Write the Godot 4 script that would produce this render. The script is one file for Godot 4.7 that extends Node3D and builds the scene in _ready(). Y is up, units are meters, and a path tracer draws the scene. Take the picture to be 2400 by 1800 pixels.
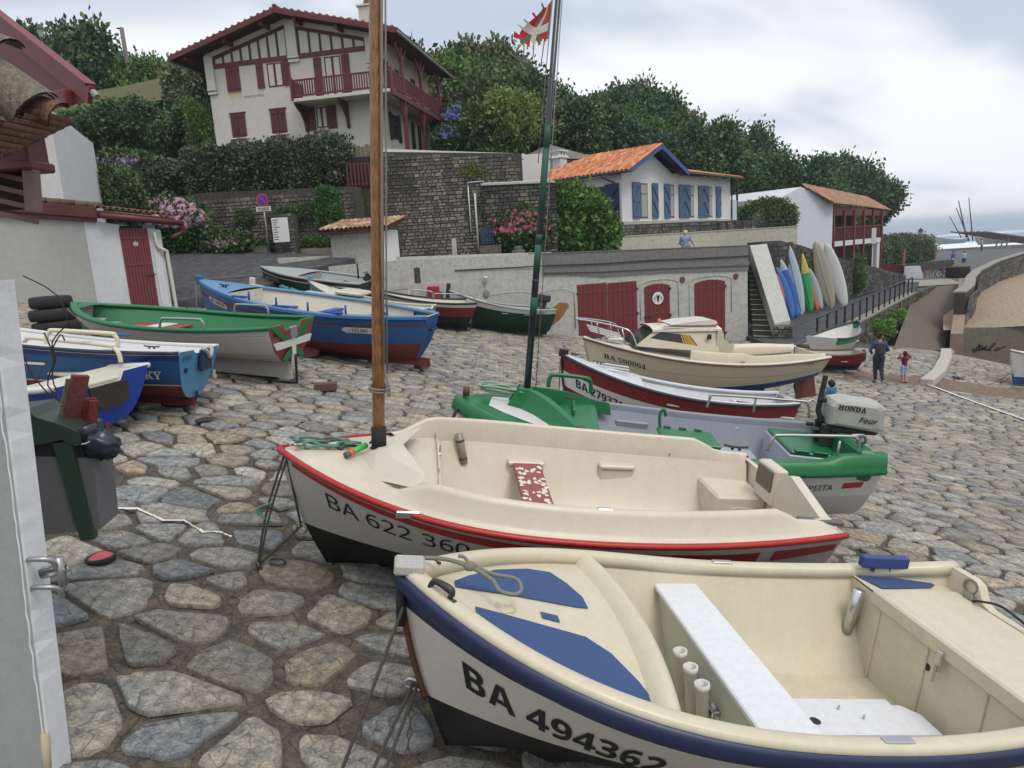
extends Node3D
# A small Atlantic fishing port: boats hauled out on a stone slipway below a wooded hill.
# x to the right,y up,-z into the picture; the eye is at the origin.
var used := {}
var mats := {}
var texs := {}
var rng := RandomNumberGenerator.new()

func _ready():
	rng.seed = 4021
	setup_view()
	make_textures()
	paint_pots()
	build_terrain()
	build_slipway()
	build_walls()
	build_red_house()
	build_villa()
	build_left_buildings()
	build_hill()
	build_far_right()
	build_gardens()
	build_boats()
	build_small_things()
	build_people()

func setup_view():
	var cam := Camera3D.new()
	cam.name = "camera"
	cam.fov = 57.9
	cam.near = 0.05
	cam.far = 6000.0
	cam.rotation_order = EULER_ORDER_YXZ
	cam.rotation = V(deg_to_rad(-11.0),0.0,deg_to_rad(-3.5))
	add_child(cam)
	cam.current = true
	var env := Environment.new()
	env.background_mode = Environment.BG_SKY
	var sky := Sky.new()
	var pm := PanoramaSkyMaterial.new()
	pm.panorama = sky_picture()
	pm.energy_multiplier = 1.0
	sky.sky_material = pm
	env.sky = sky
	env.tonemap_mode = Environment.TONE_MAPPER_LINEAR
	env.tonemap_exposure = 1.16
	env.sdfgi_enabled = true
	env.ssao_enabled = true
	env.ssil_enabled = true
	env.fog_enabled = true
	env.fog_density = 0.0004
	env.fog_light_color = Color(0.80,0.85,0.90)
	var we := WorldEnvironment.new()
	we.name = "world"
	we.environment = env
	add_child(we)
	var sun := DirectionalLight3D.new()
	sun.name = "sun"
	sun.light_energy = 0.45
	sun.light_color = Color(1.0,0.97,0.92)
	sun.light_angular_distance = 22.0
	sun.shadow_enabled = true
	sun.rotation = V(deg_to_rad(-58.0),deg_to_rad(38.0),0)
	add_child(sun)

func sky_picture() -> ImageTexture:
	var w := 1024
	var h := 512
	var n1 := FastNoiseLite.new()
	n1.seed = 11
	n1.noise_type = FastNoiseLite.TYPE_SIMPLEX_SMOOTH
	n1.frequency = 0.55
	n1.fractal_octaves = 5
	n1.fractal_gain = 0.52
	var n2 := FastNoiseLite.new()
	n2.seed = 5
	n2.noise_type = FastNoiseLite.TYPE_SIMPLEX_SMOOTH
	n2.frequency = 0.22
	n2.fractal_octaves = 3
	var im := Image.create(w,h,false,Image.FORMAT_RGBF)
	for j in h:
		var th := PI * (j + 0.5) / h
		var y := cos(th)
		var r := sin(th)
		for i in w:
			var ph := TAU * ((i + 0.5) / w - 0.5)
			var d := V(sin(ph) * r,y,-cos(ph) * r)
			if y < -0.02:
				im.set_pixel(i,j,Color(0.36,0.36,0.35))
				continue
			var k := 1.0 / (maxf(y,0.0) + 0.16)
			var q := Vector2(d.x,d.z) * k
			q = q.rotated(0.5)
			q = Vector2(q.x * 0.9,q.y * 1.7)
			var wv := n2.get_noise_2d(q.x * 1.3,q.y * 1.3)
			var c := n1.get_noise_2d(q.x + wv * 0.9,q.y + wv * 0.5) * 0.9 + 0.55 * n2.get_noise_2d(q.x * 0.8 + 31.0,q.y * 0.8)
			var t := clampf(0.56 + c * 1.35,0.0,1.0)
			t = t * t * (3.0 - 2.0 * t)
			var dark := Color(0.47,0.545,0.66)
			var light := Color(0.86,0.885,0.92)
			var col := dark.lerp(light,t)
			var hz := pow(1.0 - clampf(y,0.0,1.0),5.0)
			col = col.lerp(Color(0.84,0.87,0.91),hz * 0.4)
			var up := 1.0 + 0.22 * smoothstep(0.35,1.0,y)
			im.set_pixel(i,j,Color(col.r * up,col.g * up,col.b * up))
	return ImageTexture.create_from_image(im)
# ---------------------------------------------------------------- textures and materials

func seam(freq: float,kind: int,oct: int,sd: int,size := 256,ret := 0) -> PackedByteArray:
	var n := FastNoiseLite.new()
	n.seed = sd
	n.noise_type = kind as FastNoiseLite.NoiseType
	n.frequency = freq
	n.fractal_octaves = oct
	if oct <= 1:
		n.fractal_type = FastNoiseLite.FRACTAL_NONE
	if kind == FastNoiseLite.TYPE_CELLULAR:
		n.cellular_return_type = ret as FastNoiseLite.CellularReturnType
		n.domain_warp_enabled = true
		n.domain_warp_amplitude = 26.0
		n.domain_warp_frequency = 0.03
	var im := n.get_seamless_image(size,size)
	im.convert(Image.FORMAT_L8)
	return im.get_data()

func tex_of(data: PackedByteArray,size: int,chans := 1) -> ImageTexture:
	return ImageTexture.create_from_image(Image.create_from_data(size,size,false,Image.FORMAT_L8 if chans == 1 else Image.FORMAT_RGB8,data))

func make_textures():
	var S := 512
	var a := seam(0.012,FastNoiseLite.TYPE_SIMPLEX_SMOOTH,5,3,S)
	var b := seam(0.05,FastNoiseLite.TYPE_SIMPLEX_SMOOTH,4,9,S)
	var c := seam(0.3,FastNoiseLite.TYPE_VALUE,2,21,S)
	var cr := seam(0.013,FastNoiseLite.TYPE_CELLULAR,1,7,S,FastNoiseLite.RETURN_DISTANCE2_SUB)
	var st := PackedByteArray()
	st.resize(S * S * 3)
	var sb := PackedByteArray()
	sb.resize(S * S)
	var gr := PackedByteArray()
	gr.resize(S * S)
	var wa := PackedByteArray()
	wa.resize(S * S * 3)
	for i in S * S:
		var va := a[i] / 255.0
		var vb := b[i] / 255.0
		var vc := c[i] / 255.0
		var k := smoothstep(0.0,0.045,cr[i] / 255.0)
		var m := clampf(0.50 + 0.40 * va + 0.28 * (vb - 0.5) + 0.26 * (vc - 0.5),0.0,1.0)
		m *= lerpf(0.55,1.0,k)
		var warm := (va - 0.5) * 0.10
		st[i * 3] = int(255 * clampf(m * (1.0 + warm),0,1))
		st[i * 3 + 1] = int(255 * clampf(m,0,1))
		st[i * 3 + 2] = int(255 * clampf(m * (1.0 - warm),0,1))
		sb[i] = int(255 * clampf((0.45 * va + 0.35 * vb + 0.2 * vc) * lerpf(0.5,1.0,k),0,1))
		gr[i] = int(255 * clampf(0.94 + 0.05 * (va - 0.5) + 0.045 * (vb - 0.5) + 0.03 * (vc - 0.5),0,1))
		var g := 0.84 + 0.20 * (va - 0.5) + 0.14 * (vb - 0.5) + 0.08 * (vc - 0.5)
		g -= 0.22 * smoothstep(0.62,0.85,va * 0.6 + vb * 0.45)
		wa[i * 3] = int(255 * clampf(g,0,1))
		wa[i * 3 + 1] = int(255 * clampf(g * 0.995,0,1))
		wa[i * 3 + 2] = int(255 * clampf(g * 0.975,0,1))
	texs.stone = tex_of(st,S,3)
	texs.bump = tex_of(sb,S)
	texs.grime = tex_of(gr,S)
	texs.render = tex_of(wa,S,3)
	var S2 := 256
	var s1 := seam(0.06,FastNoiseLite.TYPE_SIMPLEX_SMOOTH,4,14,S2)
	var sk := PackedByteArray()
	sk.resize(S2 * S2)
	var wd := PackedByteArray()
	wd.resize(S2 * S2)
	for i in S2 * S2:
		var v := s1[i] / 255.0
		sk[i] = int(255 * clampf(0.35 + 1.1 * (v - 0.15),0.2,1))
		wd[i] = int(255 * clampf(0.55 + 0.8 * (v - 0.2),0.25,1))
	texs.streak = tex_of(sk,S2)
	texs.wood = tex_of(wd,S2)

func M(key: String,r := 0.5,g := 0.5,b := 0.5,rough := 0.6,o := {}) -> StandardMaterial3D:
	if mats.has(key):
		return mats[key]
	var m := StandardMaterial3D.new()
	m.resource_name = key
	m.albedo_color = Color(r,g,b).linear_to_srgb()
	m.roughness = rough
	m.metallic = o.get("metal",0.0)
	if o.has("vc"):
		m.vertex_color_use_as_albedo = true
	if o.has("tex"):
		m.albedo_texture = texs[o.tex]
		m.uv1_triplanar = true
		m.uv1_world_triplanar = o.get("world",false)
		var s: Variant = o.get("scale",1.0)
		m.uv1_scale = s if s is Vector3 else V(s,s,s)
	if o.has("bump"):
		m.heightmap_enabled = true
		m.heightmap_texture = texs[o.get("btex","bump")]
		m.heightmap_scale = o.bump
		if not o.has("tex"):
			m.uv1_triplanar = true
			m.uv1_world_triplanar = o.get("world",false)
			var s: Variant = o.get("scale",1.0)
			m.uv1_scale = s if s is Vector3 else V(s,s,s)
	if o.has("coat"):
		m.clearcoat_enabled = true
		m.clearcoat = o.coat
		m.clearcoat_roughness = 0.2
	if o.has("back"):
		m.backlight_enabled = true
		m.backlight = Color(r,g,b).linear_to_srgb() * float(o.back)
	if o.has("alpha"):
		m.transparency = BaseMaterial3D.TRANSPARENCY_ALPHA
		m.albedo_color.a = o.alpha
	if o.has("spec"):
		m.metallic_specular = o.spec
	m.cull_mode = BaseMaterial3D.CULL_DISABLED
	mats[key] = m
	return m

func paint(key: String,r := 0.5,g := 0.5,b := 0.5,rough := 0.45) -> StandardMaterial3D:
	return M(key,r,g,b,rough,{"tex": "grime","scale": 0.9})
# ---------------------------------------------------------------- naming

func numbered(n: String) -> String:
	if not used.has(n):
		used[n] = 0
		return n
	used[n] += 1
	return "%s_%03d" % [n,used[n]]

func tag(o: Node,label: String,category: String,group := ""):
	o.set_meta("label",label)
	o.set_meta("category",category)
	if group:
		o.set_meta("group",group)
	return o

func thing(called: String,label: String,category: String,where := Vector3.ZERO,turn := 0.0,group := "") -> Node3D:
	var o := Node3D.new()
	o.name = numbered(called)
	o.position = where
	o.rotation.y = turn
	add_child(o)
	tag(o,label,category,group)
	return o

func put(called: String,mesh: Mesh,mat: Material,parent: Node = null) -> MeshInstance3D:
	var mi := MeshInstance3D.new()
	mi.mesh = mesh
	mi.material_override = null
	if mat and mesh is ArrayMesh:
		for i in mesh.get_surface_count():
			mesh.surface_set_material(i,mat)
	elif mat:
		mi.material_override = mat
	if parent == null or parent == self:
		mi.name = numbered(called)
		add_child(mi)
	else:
		var nm := called
		var i := 0
		while parent.has_node(NodePath(nm)):
			i += 1
			nm = "%s_%03d" % [called,i]
		mi.name = nm
		parent.add_child(mi)
	return mi

func obj(called: String,st: SurfaceTool,mat: Material,parent: Node = null) -> MeshInstance3D:
	st.generate_normals()
	return put(called,st.commit(),mat,parent)

func struct(called: String,st: SurfaceTool,mat: Material) -> MeshInstance3D:
	var o := obj(called,st,mat)
	o.set_meta("kind","structure")
	return o

func multi(called: String,mesh: Mesh,mat: Material,xf: Array,cols: Array,parent: Node) -> MultiMeshInstance3D:
	if mat:
		mesh.surface_set_material(0,mat)
	var mm := MultiMesh.new()
	mm.transform_format = MultiMesh.TRANSFORM_3D
	mm.use_colors = cols.size() > 0
	mm.mesh = mesh
	mm.instance_count = xf.size()
	for i in xf.size():
		mm.set_instance_transform(i,xf[i])
		if cols.size():
			mm.set_instance_color(i,cols[i])
	var mi := MultiMeshInstance3D.new()
	mi.multimesh = mm
	mi.name = called if parent != self else numbered(called)
	parent.add_child(mi,true)
	mi.set_meta("kind","stuff")
	return mi
# ---------------------------------------------------------------- shapes

func mb(smooth := false) -> SurfaceTool:
	var st := SurfaceTool.new()
	st.begin(Mesh.PRIMITIVE_TRIANGLES)
	st.set_smooth_group(0 if smooth else -1)
	return st

func tri(st: SurfaceTool,a: Vector3,b: Vector3,c: Vector3):
	st.add_vertex(a)
	st.add_vertex(b)
	st.add_vertex(c)

func quad(st: SurfaceTool,a: Vector3,b: Vector3,c: Vector3,d: Vector3):
	tri(st,a,b,c)
	tri(st,a,c,d)

func grid(st: SurfaceTool,rows: Array,close := false):
	for i in rows.size() - 1:
		var p: PackedVector3Array = rows[i]
		var q: PackedVector3Array = rows[i + 1]
		var n := p.size()
		for j in (n if close else n - 1):
			var k := (j + 1) % n
			if p[j].distance_squared_to(p[k]) > 1e-9:
				tri(st,p[j],p[k],q[j])
			if q[j].distance_squared_to(q[k]) > 1e-9:
				tri(st,p[k],q[k],q[j])

func box(st: SurfaceTool,c: Vector3,s: Vector3,bs := Basis(),ch := 0.0):
	var h := s * 0.5
	if ch <= 0.0:
		var p := []
		for i in 8:
			p.append(c + bs * V(h.x if i & 1 else -h.x,h.y if i & 2 else -h.y,h.z if i & 4 else -h.z))
		quad(st,p[0],p[2],p[3],p[1])
		quad(st,p[4],p[5],p[7],p[6])
		quad(st,p[0],p[4],p[6],p[2])
		quad(st,p[1],p[3],p[7],p[5])
		quad(st,p[2],p[6],p[7],p[3])
		quad(st,p[0],p[1],p[5],p[4])
		return
	ch = minf(ch,minf(h.x,minf(h.y,h.z)) * 0.9)
	var v := {}
	for sx in [-1,1]:
		for sy in [-1,1]:
			for sz in [-1,1]:
				for ax in 3:
					var q := V(h.x - ch,h.y - ch,h.z - ch)
					q[ax] = h[ax]
					v[[sx,sy,sz,ax]] = c + bs * (q * V(sx,sy,sz))
	for ax in 3:
		var u := (ax + 1) % 3
		var w := (ax + 2) % 3
		for s0 in [-1,1]:
			var f := []
			for e in [[-1,-1],[1,-1],[1,1],[-1,1]]:
				var sg := [0,0,0]
				sg[ax] = s0
				sg[u] = e[0]
				sg[w] = e[1]
				f.append(v[[sg[0],sg[1],sg[2],ax]])
			if s0 > 0:
				quad(st,f[3],f[2],f[1],f[0])
			else:
				quad(st,f[0],f[1],f[2],f[3])
		for e in [[-1,-1],[1,-1],[1,1],[-1,1]]:
			var sa := [0,0,0]
			sa[u] = e[0]
			sa[w] = e[1]
			sa[ax] = -1
			var sb2 := sa.duplicate()
			sb2[ax] = 1
			var a: Vector3 = v[[sa[0],sa[1],sa[2],u]]
			var b: Vector3 = v[[sb2[0],sb2[1],sb2[2],u]]
			var cc: Vector3 = v[[sb2[0],sb2[1],sb2[2],w]]
			var d: Vector3 = v[[sa[0],sa[1],sa[2],w]]
			if e[0] * e[1] > 0:
				quad(st,d,cc,b,a)
			else:
				quad(st,a,b,cc,d)
	for sx in [-1,1]:
		for sy in [-1,1]:
			for sz in [-1,1]:
				var a: Vector3 = v[[sx,sy,sz,0]]
				var b: Vector3 = v[[sx,sy,sz,1]]
				var d: Vector3 = v[[sx,sy,sz,2]]
				if sx * sy * sz > 0:
					tri(st,a,d,b)
				else:
					tri(st,a,b,d)

func box2(st: SurfaceTool,a: Vector3,b: Vector3,ch := 0.0):
	box(st,(a + b) * 0.5,(b - a).abs(),Basis(),ch)

func bar(st: SurfaceTool,a: Vector3,b: Vector3,w: float,h: float,ch := 0.0,up := Vector3.UP):
	var d := b - a
	var l := d.length()
	if l < 1e-5:
		return
	d /= l
	var x := d.cross(up)
	if x.length() < 1e-3:
		x = d.cross(Vector3.RIGHT)
	x = x.normalized()
	var y := x.cross(d).normalized()
	box(st,(a + b) * 0.5,V(w,h,l),Basis(x,y,-d),ch)

func tube(st: SurfaceTool,pts: Array,r: Variant,n := 8,caps := true):
	var rows := []
	var side := Vector3.ZERO
	for i in pts.size():
		var p: Vector3 = pts[i]
		var d: Vector3 = (pts[mini(i + 1,pts.size() - 1)] - pts[maxi(i - 1,0)])
		d = d.normalized() if d.length() > 1e-6 else Vector3.UP
		if side == Vector3.ZERO:
			side = d.cross(Vector3.UP if absf(d.y) < 0.9 else Vector3.RIGHT).normalized()
		side = (side - d * side.dot(d)).normalized()
		var o := d.cross(side)
		var rr: float = r[i] if r is Array else r
		var row := PV()
		for j in n:
			var a := TAU * j / n
			row.append(p + (side * cos(a) + o * sin(a)) * rr)
		rows.append(row)
	grid(st,rows,true)
	if caps:
		for e in [0,pts.size() - 1]:
			var row: PackedVector3Array = rows[e]
			for j in n:
				if e == 0:
					tri(st,pts[e],row[(j + 1) % n],row[j])
				else:
					tri(st,pts[e],row[j],row[(j + 1) % n])

func curve(pts: Array,n := 6) -> Array:
	var out := []
	for i in pts.size() - 1:
		var p0: Vector3 = pts[maxi(i - 1,0)]
		var p1: Vector3 = pts[i]
		var p2: Vector3 = pts[i + 1]
		var p3: Vector3 = pts[mini(i + 2,pts.size() - 1)]
		for k in n:
			var t := float(k) / n
			out.append(0.5 * ((2.0 * p1) + (p2 - p0) * t + (2.0 * p0 - 5.0 * p1 + 4.0 * p2 - p3) * t * t + (3.0 * p1 - p0 - 3.0 * p2 + p3) * t * t * t))
	out.append(pts[-1])
	return out

func lathe(st: SurfaceTool,prof: Array,n := 16,xf := Transform3D()):
	var rows := []
	for q in prof:
		var row := PV()
		for j in n:
			var a := TAU * j / n
			row.append(xf * V(cos(a) * q[0],q[1],sin(a) * q[0]))
		rows.append(row)
	grid(st,rows,true)

func ball(st: SurfaceTool,c: Vector3,r: Vector3,n := 10,bs := Basis()):
	var prof := []
	for i in n / 2 + 1:
		var a := PI * i / (n / 2)
		prof.append([maxf(sin(a),0.001),-cos(a)])
	lathe(st,prof,n,Transform3D(bs * Basis.from_scale(r),c))

func prism(st: SurfaceTool,poly: PackedVector2Array,z0: float,z1: float,xf := Transform3D()):
	var ix := Geometry2D.triangulate_polygon(poly)
	for i in range(0,ix.size(),3):
		var a := poly[ix[i]]
		var b := poly[ix[i + 1]]
		var c := poly[ix[i + 2]]
		if (b - a).cross(c - a) < 0:
			var t := b
			b = c
			c = t
		tri(st,xf * V(a.x,a.y,z1),xf * V(c.x,c.y,z1),xf * V(b.x,b.y,z1))
		tri(st,xf * V(a.x,a.y,z0),xf * V(b.x,b.y,z0),xf * V(c.x,c.y,z0))
	var area := 0.0
	for i in poly.size():
		area += poly[i].cross(poly[(i + 1) % poly.size()])
	for i in poly.size():
		var a := poly[i]
		var b := poly[(i + 1) % poly.size()]
		if area < 0:
			var t := a
			a = b
			b = t
		quad(st,xf * V(a.x,a.y,z0),xf * V(a.x,a.y,z1),xf * V(b.x,b.y,z1),xf * V(b.x,b.y,z0))

func V2(a: Array) -> PackedVector2Array:
	var o := PackedVector2Array()
	for i in range(0,a.size(),2):
		o.append(Vector2(a[i],a[i + 1]))
	return o

func facing(x: Vector3,up := Vector3.UP) -> Basis:
	x = V(x.x,0,x.z).normalized()
	return Basis(x,up,x.cross(up))

func letters(text: String,cap: float,bold := true,face := "Droid Sans",depth := 0.006) -> TextMesh:
	var f := SystemFont.new()
	f.font_names = PackedStringArray([face])
	f.font_weight = 700 if bold else 400
	var t := TextMesh.new()
	t.font = f
	t.font_size = 48
	t.text = text
	t.pixel_size = cap / 34.3
	t.depth = depth
	t.curve_step = 2.0
	return t
# ---------------------------------------------------------------- ground
const GP := [[-9.8,18.2,-0.073],[11.95,22.2,0.006],[7.66,16.25,-0.316],[2.78,27.6,-0.26],[10.5,30.2,-0.322],[19.9,31.0,0.821],[12.1,27.0,0.662],[18.5,25.0,-0.029],[16.7,22.0,-0.228],[-1.0,3.5,-0.046],[-8.0,26.0,0.065],[3.0,10.0,0.169],[-4.0,10.0,0.016],[8.0,8.0,-0.066]]

func H(x: float,z: float) -> float:
	var y := -2.68 - 0.198 * x - 0.004 * z
	for g in GP:
		y += g[2] * exp(-((x - g[0]) * (x - g[0]) + (z - g[1]) * (z - g[1])) / 72.0)
	return y

func on_slip(x: float,z: float,up := 0.0) -> Vector3:
	return V(x,H(x,z) + up,-z)

func wall_z(x: float) -> float:
	return 27.6 + (x - 2.78) * 0.337

func sheet(called: String,pts: Array,mat: Material,thick := 0.4) -> MeshInstance3D:
	var st := mb()
	var flat := PackedVector2Array()
	for p in pts:
		flat.append(Vector2(p.x,p.z))
	var ix := Geometry2D.triangulate_polygon(flat)
	for i in range(0,ix.size(),3):
		var a: Vector3 = pts[ix[i]]
		var b: Vector3 = pts[ix[i + 1]]
		var c: Vector3 = pts[ix[i + 2]]
		if (b - a).cross(c - a).y > 0:
			tri(st,a,c,b)
		else:
			tri(st,a,b,c)
	for i in pts.size():
		var a: Vector3 = pts[i]
		var b: Vector3 = pts[(i + 1) % pts.size()]
		quad(st,a,b,b + Vector3.DOWN * thick,a + Vector3.DOWN * thick)
	return struct(called,st,mat)

func build_terrain():
	var asphalt := M("asphalt",0.125,0.125,0.138,0.9,{"tex": "stone","scale": 0.35,"world": true,"bump": 0.4})
	var concrete := M("concrete",0.34,0.31,0.26,0.9,{"tex": "render","scale": 0.3,"world": true,"bump": 0.5})
	var st := mb()
	quad(st,V(-3000,-11.5,60),V(-3000,-11.5,-4000),V(4000,-11.5,-4000),V(4000,-11.5,60))
	struct("ground",st,M("earth",0.16,0.13,0.09,0.95,{"tex": "stone","scale": 0.2,"world": true}))
	build_sea()
	sheet("road",[V(-8.9,-0.85,-19.2),V(-13.5,-0.4,-19.6),V(-22,1.2,-24),V(-22,1.6,-31),V(-13.7,0.92,-29.3),V(-9.15,0.42,-27.9),V(-6.3,0.16,-27.3),V(-5.4,0.0,-25.6),V(-6.9,-0.32,-23.5),V(-7.2,-0.62,-21.5)],asphalt,1.2)
	var ln := mb()
	for k in 12:
		var a := V(-9.6,-0.33,-21.7).lerp(V(-6.9,-0.30,-23.0),k / 12.0)
		var b := V(-9.6,-0.33,-21.7).lerp(V(-6.9,-0.30,-23.0),(k + 1) / 12.0)
		quad(ln,a,b,b + V(0.03,0.004,-0.07),a + V(0.03,0.004,-0.07))
	struct("road_line",ln,M("faded_line",0.30,0.30,0.30,0.9))
	sheet("esplanade",[V(-6.0,-0.32,-25.1),V(-6.6,-0.1,-30),V(3.7,-0.35,-33.4),V(11.6,-0.6,-37.6),V(11.7,-0.7,-34.6),V(10.45,-0.75,-30.4)],concrete,0.5)
	sheet("terrace",[V(10.4,-4.38,-27.4),V(10.4,-4.36,-33),V(18.5,-4.34,-42),V(30,-4.4,-57),V(33.2,-4.55,-56),V(26.3,-4.35,-45),V(19,-4.36,-36),V(12.1,-4.38,-26.8)],asphalt,0.3)
	var rm := mb(true)
	var bl := V(16.2,-5.25,-29)
	var br := V(22.8,-6.6,-36)
	var tl := V(30.9,-4.75,-52.5)
	var tr := V(35.0,-4.75,-53.5)
	var rows := []
	for i in 9:
		var r := PV()
		for j in 5:
			r.append(bl.lerp(br,j / 4.0).lerp(tl.lerp(tr,j / 4.0),i / 8.0) + V(0,0.0,0))
		rows.append(r)
	grid(rm,rows)
	struct("ramp",rm,M("ramp",0.165,0.135,0.105,0.95,{"tex": "render","scale": 0.25,"world": true,"bump": 0.6}))
	sheet("promenade",[V(26.9,-4.68,-53),V(27,-4.5,-66),V(44,-4.4,-108),V(60,-4.4,-113),V(118,-4.45,-113),V(100,-4.5,-108),V(61,-4.62,-83),V(46,-4.72,-66),V(38,-4.76,-57.5),V(35.6,-4.74,-53.4)],M("promenade",0.21,0.21,0.22,0.9,{"tex": "stone","scale": 0.2,"world": true}),6.0)
	var cr := mb()
	for k in 7:
		var t0 := k / 7.0
		var t1 := (k + 0.62) / 7.0
		var a0 := V(30.2,-4.66,-53.3).lerp(V(32.5,-4.655,-60),t0)
		var a1 := V(30.2,-4.66,-53.3).lerp(V(32.5,-4.655,-60),t1)
		var b0 := V(35.2,-4.70,-53.7).lerp(V(37.5,-4.70,-59),t0)
		var b1 := V(35.2,-4.70,-53.7).lerp(V(37.5,-4.70,-59),t1)
		quad(cr,a0,a1,b1,b0)
	struct("crossing_strips",cr,M("pale_concrete",0.42,0.40,0.35,0.9))
	var sd := mb(true)
	rows = []
	var nz := FastNoiseLite.new()
	nz.seed = 3
	nz.frequency = 0.35
	for i in 30:
		var z := 36.4 + i * 1.7
		var r := PV()
		for j in 34:
			var x := lerpf(23.0 + (z - 36.4) * 0.62,80.0,pow(j / 33.0,1.3))
			r.append(V(x,-5.62 + 0.09 * nz.get_noise_2d(x,z) + 0.05 * nz.get_noise_2d(x * 3,z * 3) - maxf(0,x - 40) * 0.02,-z))
		rows.append(r)
	grid(sd,rows)
	struct("beach",sd,M("sand",0.66,0.50,0.35,0.95,{"tex": "stone","scale": 0.7,"world": true,"bump": 1.5}))

func build_sea():
	var st := mb(true)
	var n := FastNoiseLite.new()
	n.seed = 8
	n.frequency = 0.03
	n.fractal_octaves = 4
	var f := FastNoiseLite.new()
	f.seed = 18
	f.frequency = 0.02
	f.fractal_octaves = 4
	var rows := []
	var cols := []
	for i in 120:
		var z := 112.0 * pow(1.0305,i)
		var r := PV()
		var c := []
		for j in 100:
			var a := lerpf(0.30,1.15,j / 99.0)
			var x := z * a
			var swell := sin(z * 0.11 + 1.4 * n.get_noise_2d(x * 0.4,z * 0.3) * 4.0)
			var fade := clampf(1.0 - (z - 112.0) / 700.0,0.0,1.0)
			var y := -7.4 + 0.45 * swell * fade + 0.35 * n.get_noise_2d(x,z) * fade
			var band := maxf(smoothstep(0.25,0.75,sin(z * 0.034 + 0.9 + 2.2 * f.get_noise_2d(x * 0.25,z * 0.4))),0.0) * clampf(1.0 - (z - 150.0) / 420.0,0.0,1.0)
			var foam := clampf(band * 1.25 + 0.55 * f.get_noise_2d(x * 2.0,z * 3.4) * clampf(1.2 - z / 420.0,0.0,1.0),0.0,1.0)
			foam = smoothstep(0.25,0.7,foam)
			c.append(Color(0.17,0.245,0.32).lerp(Color(0.74,0.77,0.80),foam))
			r.append(V(x,y + 0.25 * foam * fade,-z))
		rows.append(r)
		cols.append(c)
	for i in rows.size() - 1:
		for j in 99:
			for q in [[0,0],[0,1],[1,0],[0,1],[1,1],[1,0]]:
				st.set_color(cols[i + q[0]][j + q[1]])
				st.add_vertex(rows[i + q[0]][j + q[1]])
	struct("sea",st,M("sea_water",1,1,1,0.35,{"vc": true,"bump": 6.0,"scale": 0.05,"world": true}))
	var far := mb()
	quad(far,V(-500,-7.9,-3900),V(4000,-7.9,-3900),V(4000,-7.9,-105),V(36,-7.9,-105))
	struct("open_sea",far,M("open_water",0.17,0.245,0.32,0.4))
# ---------------------------------------------------------------- slipway paving

func in_slip(x: float,z: float) -> bool:
	if z < 0.7 or absf(x) > z * 0.86 + 2.2:
		return false
	if x < -12.5 or x > 21.5 or z > 31.0:
		return false
	if x < 10.4 and z > wall_z(x) - 0.1:
		return false
	if x < -7.0 and z > 19.9 - (x + 9.0) * 0.65:
		return false
	if x > 10.4 and x <= 16.2 and z > 27.3 + (x - 12.1) * 0.45 - 0.4:
		return false
	if x > 16.2 and z > 28.9 + (x - 16.2) * 0.9:
		return false
	if x < -2.35 and z < 3.1:
		return false
	return true

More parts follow.
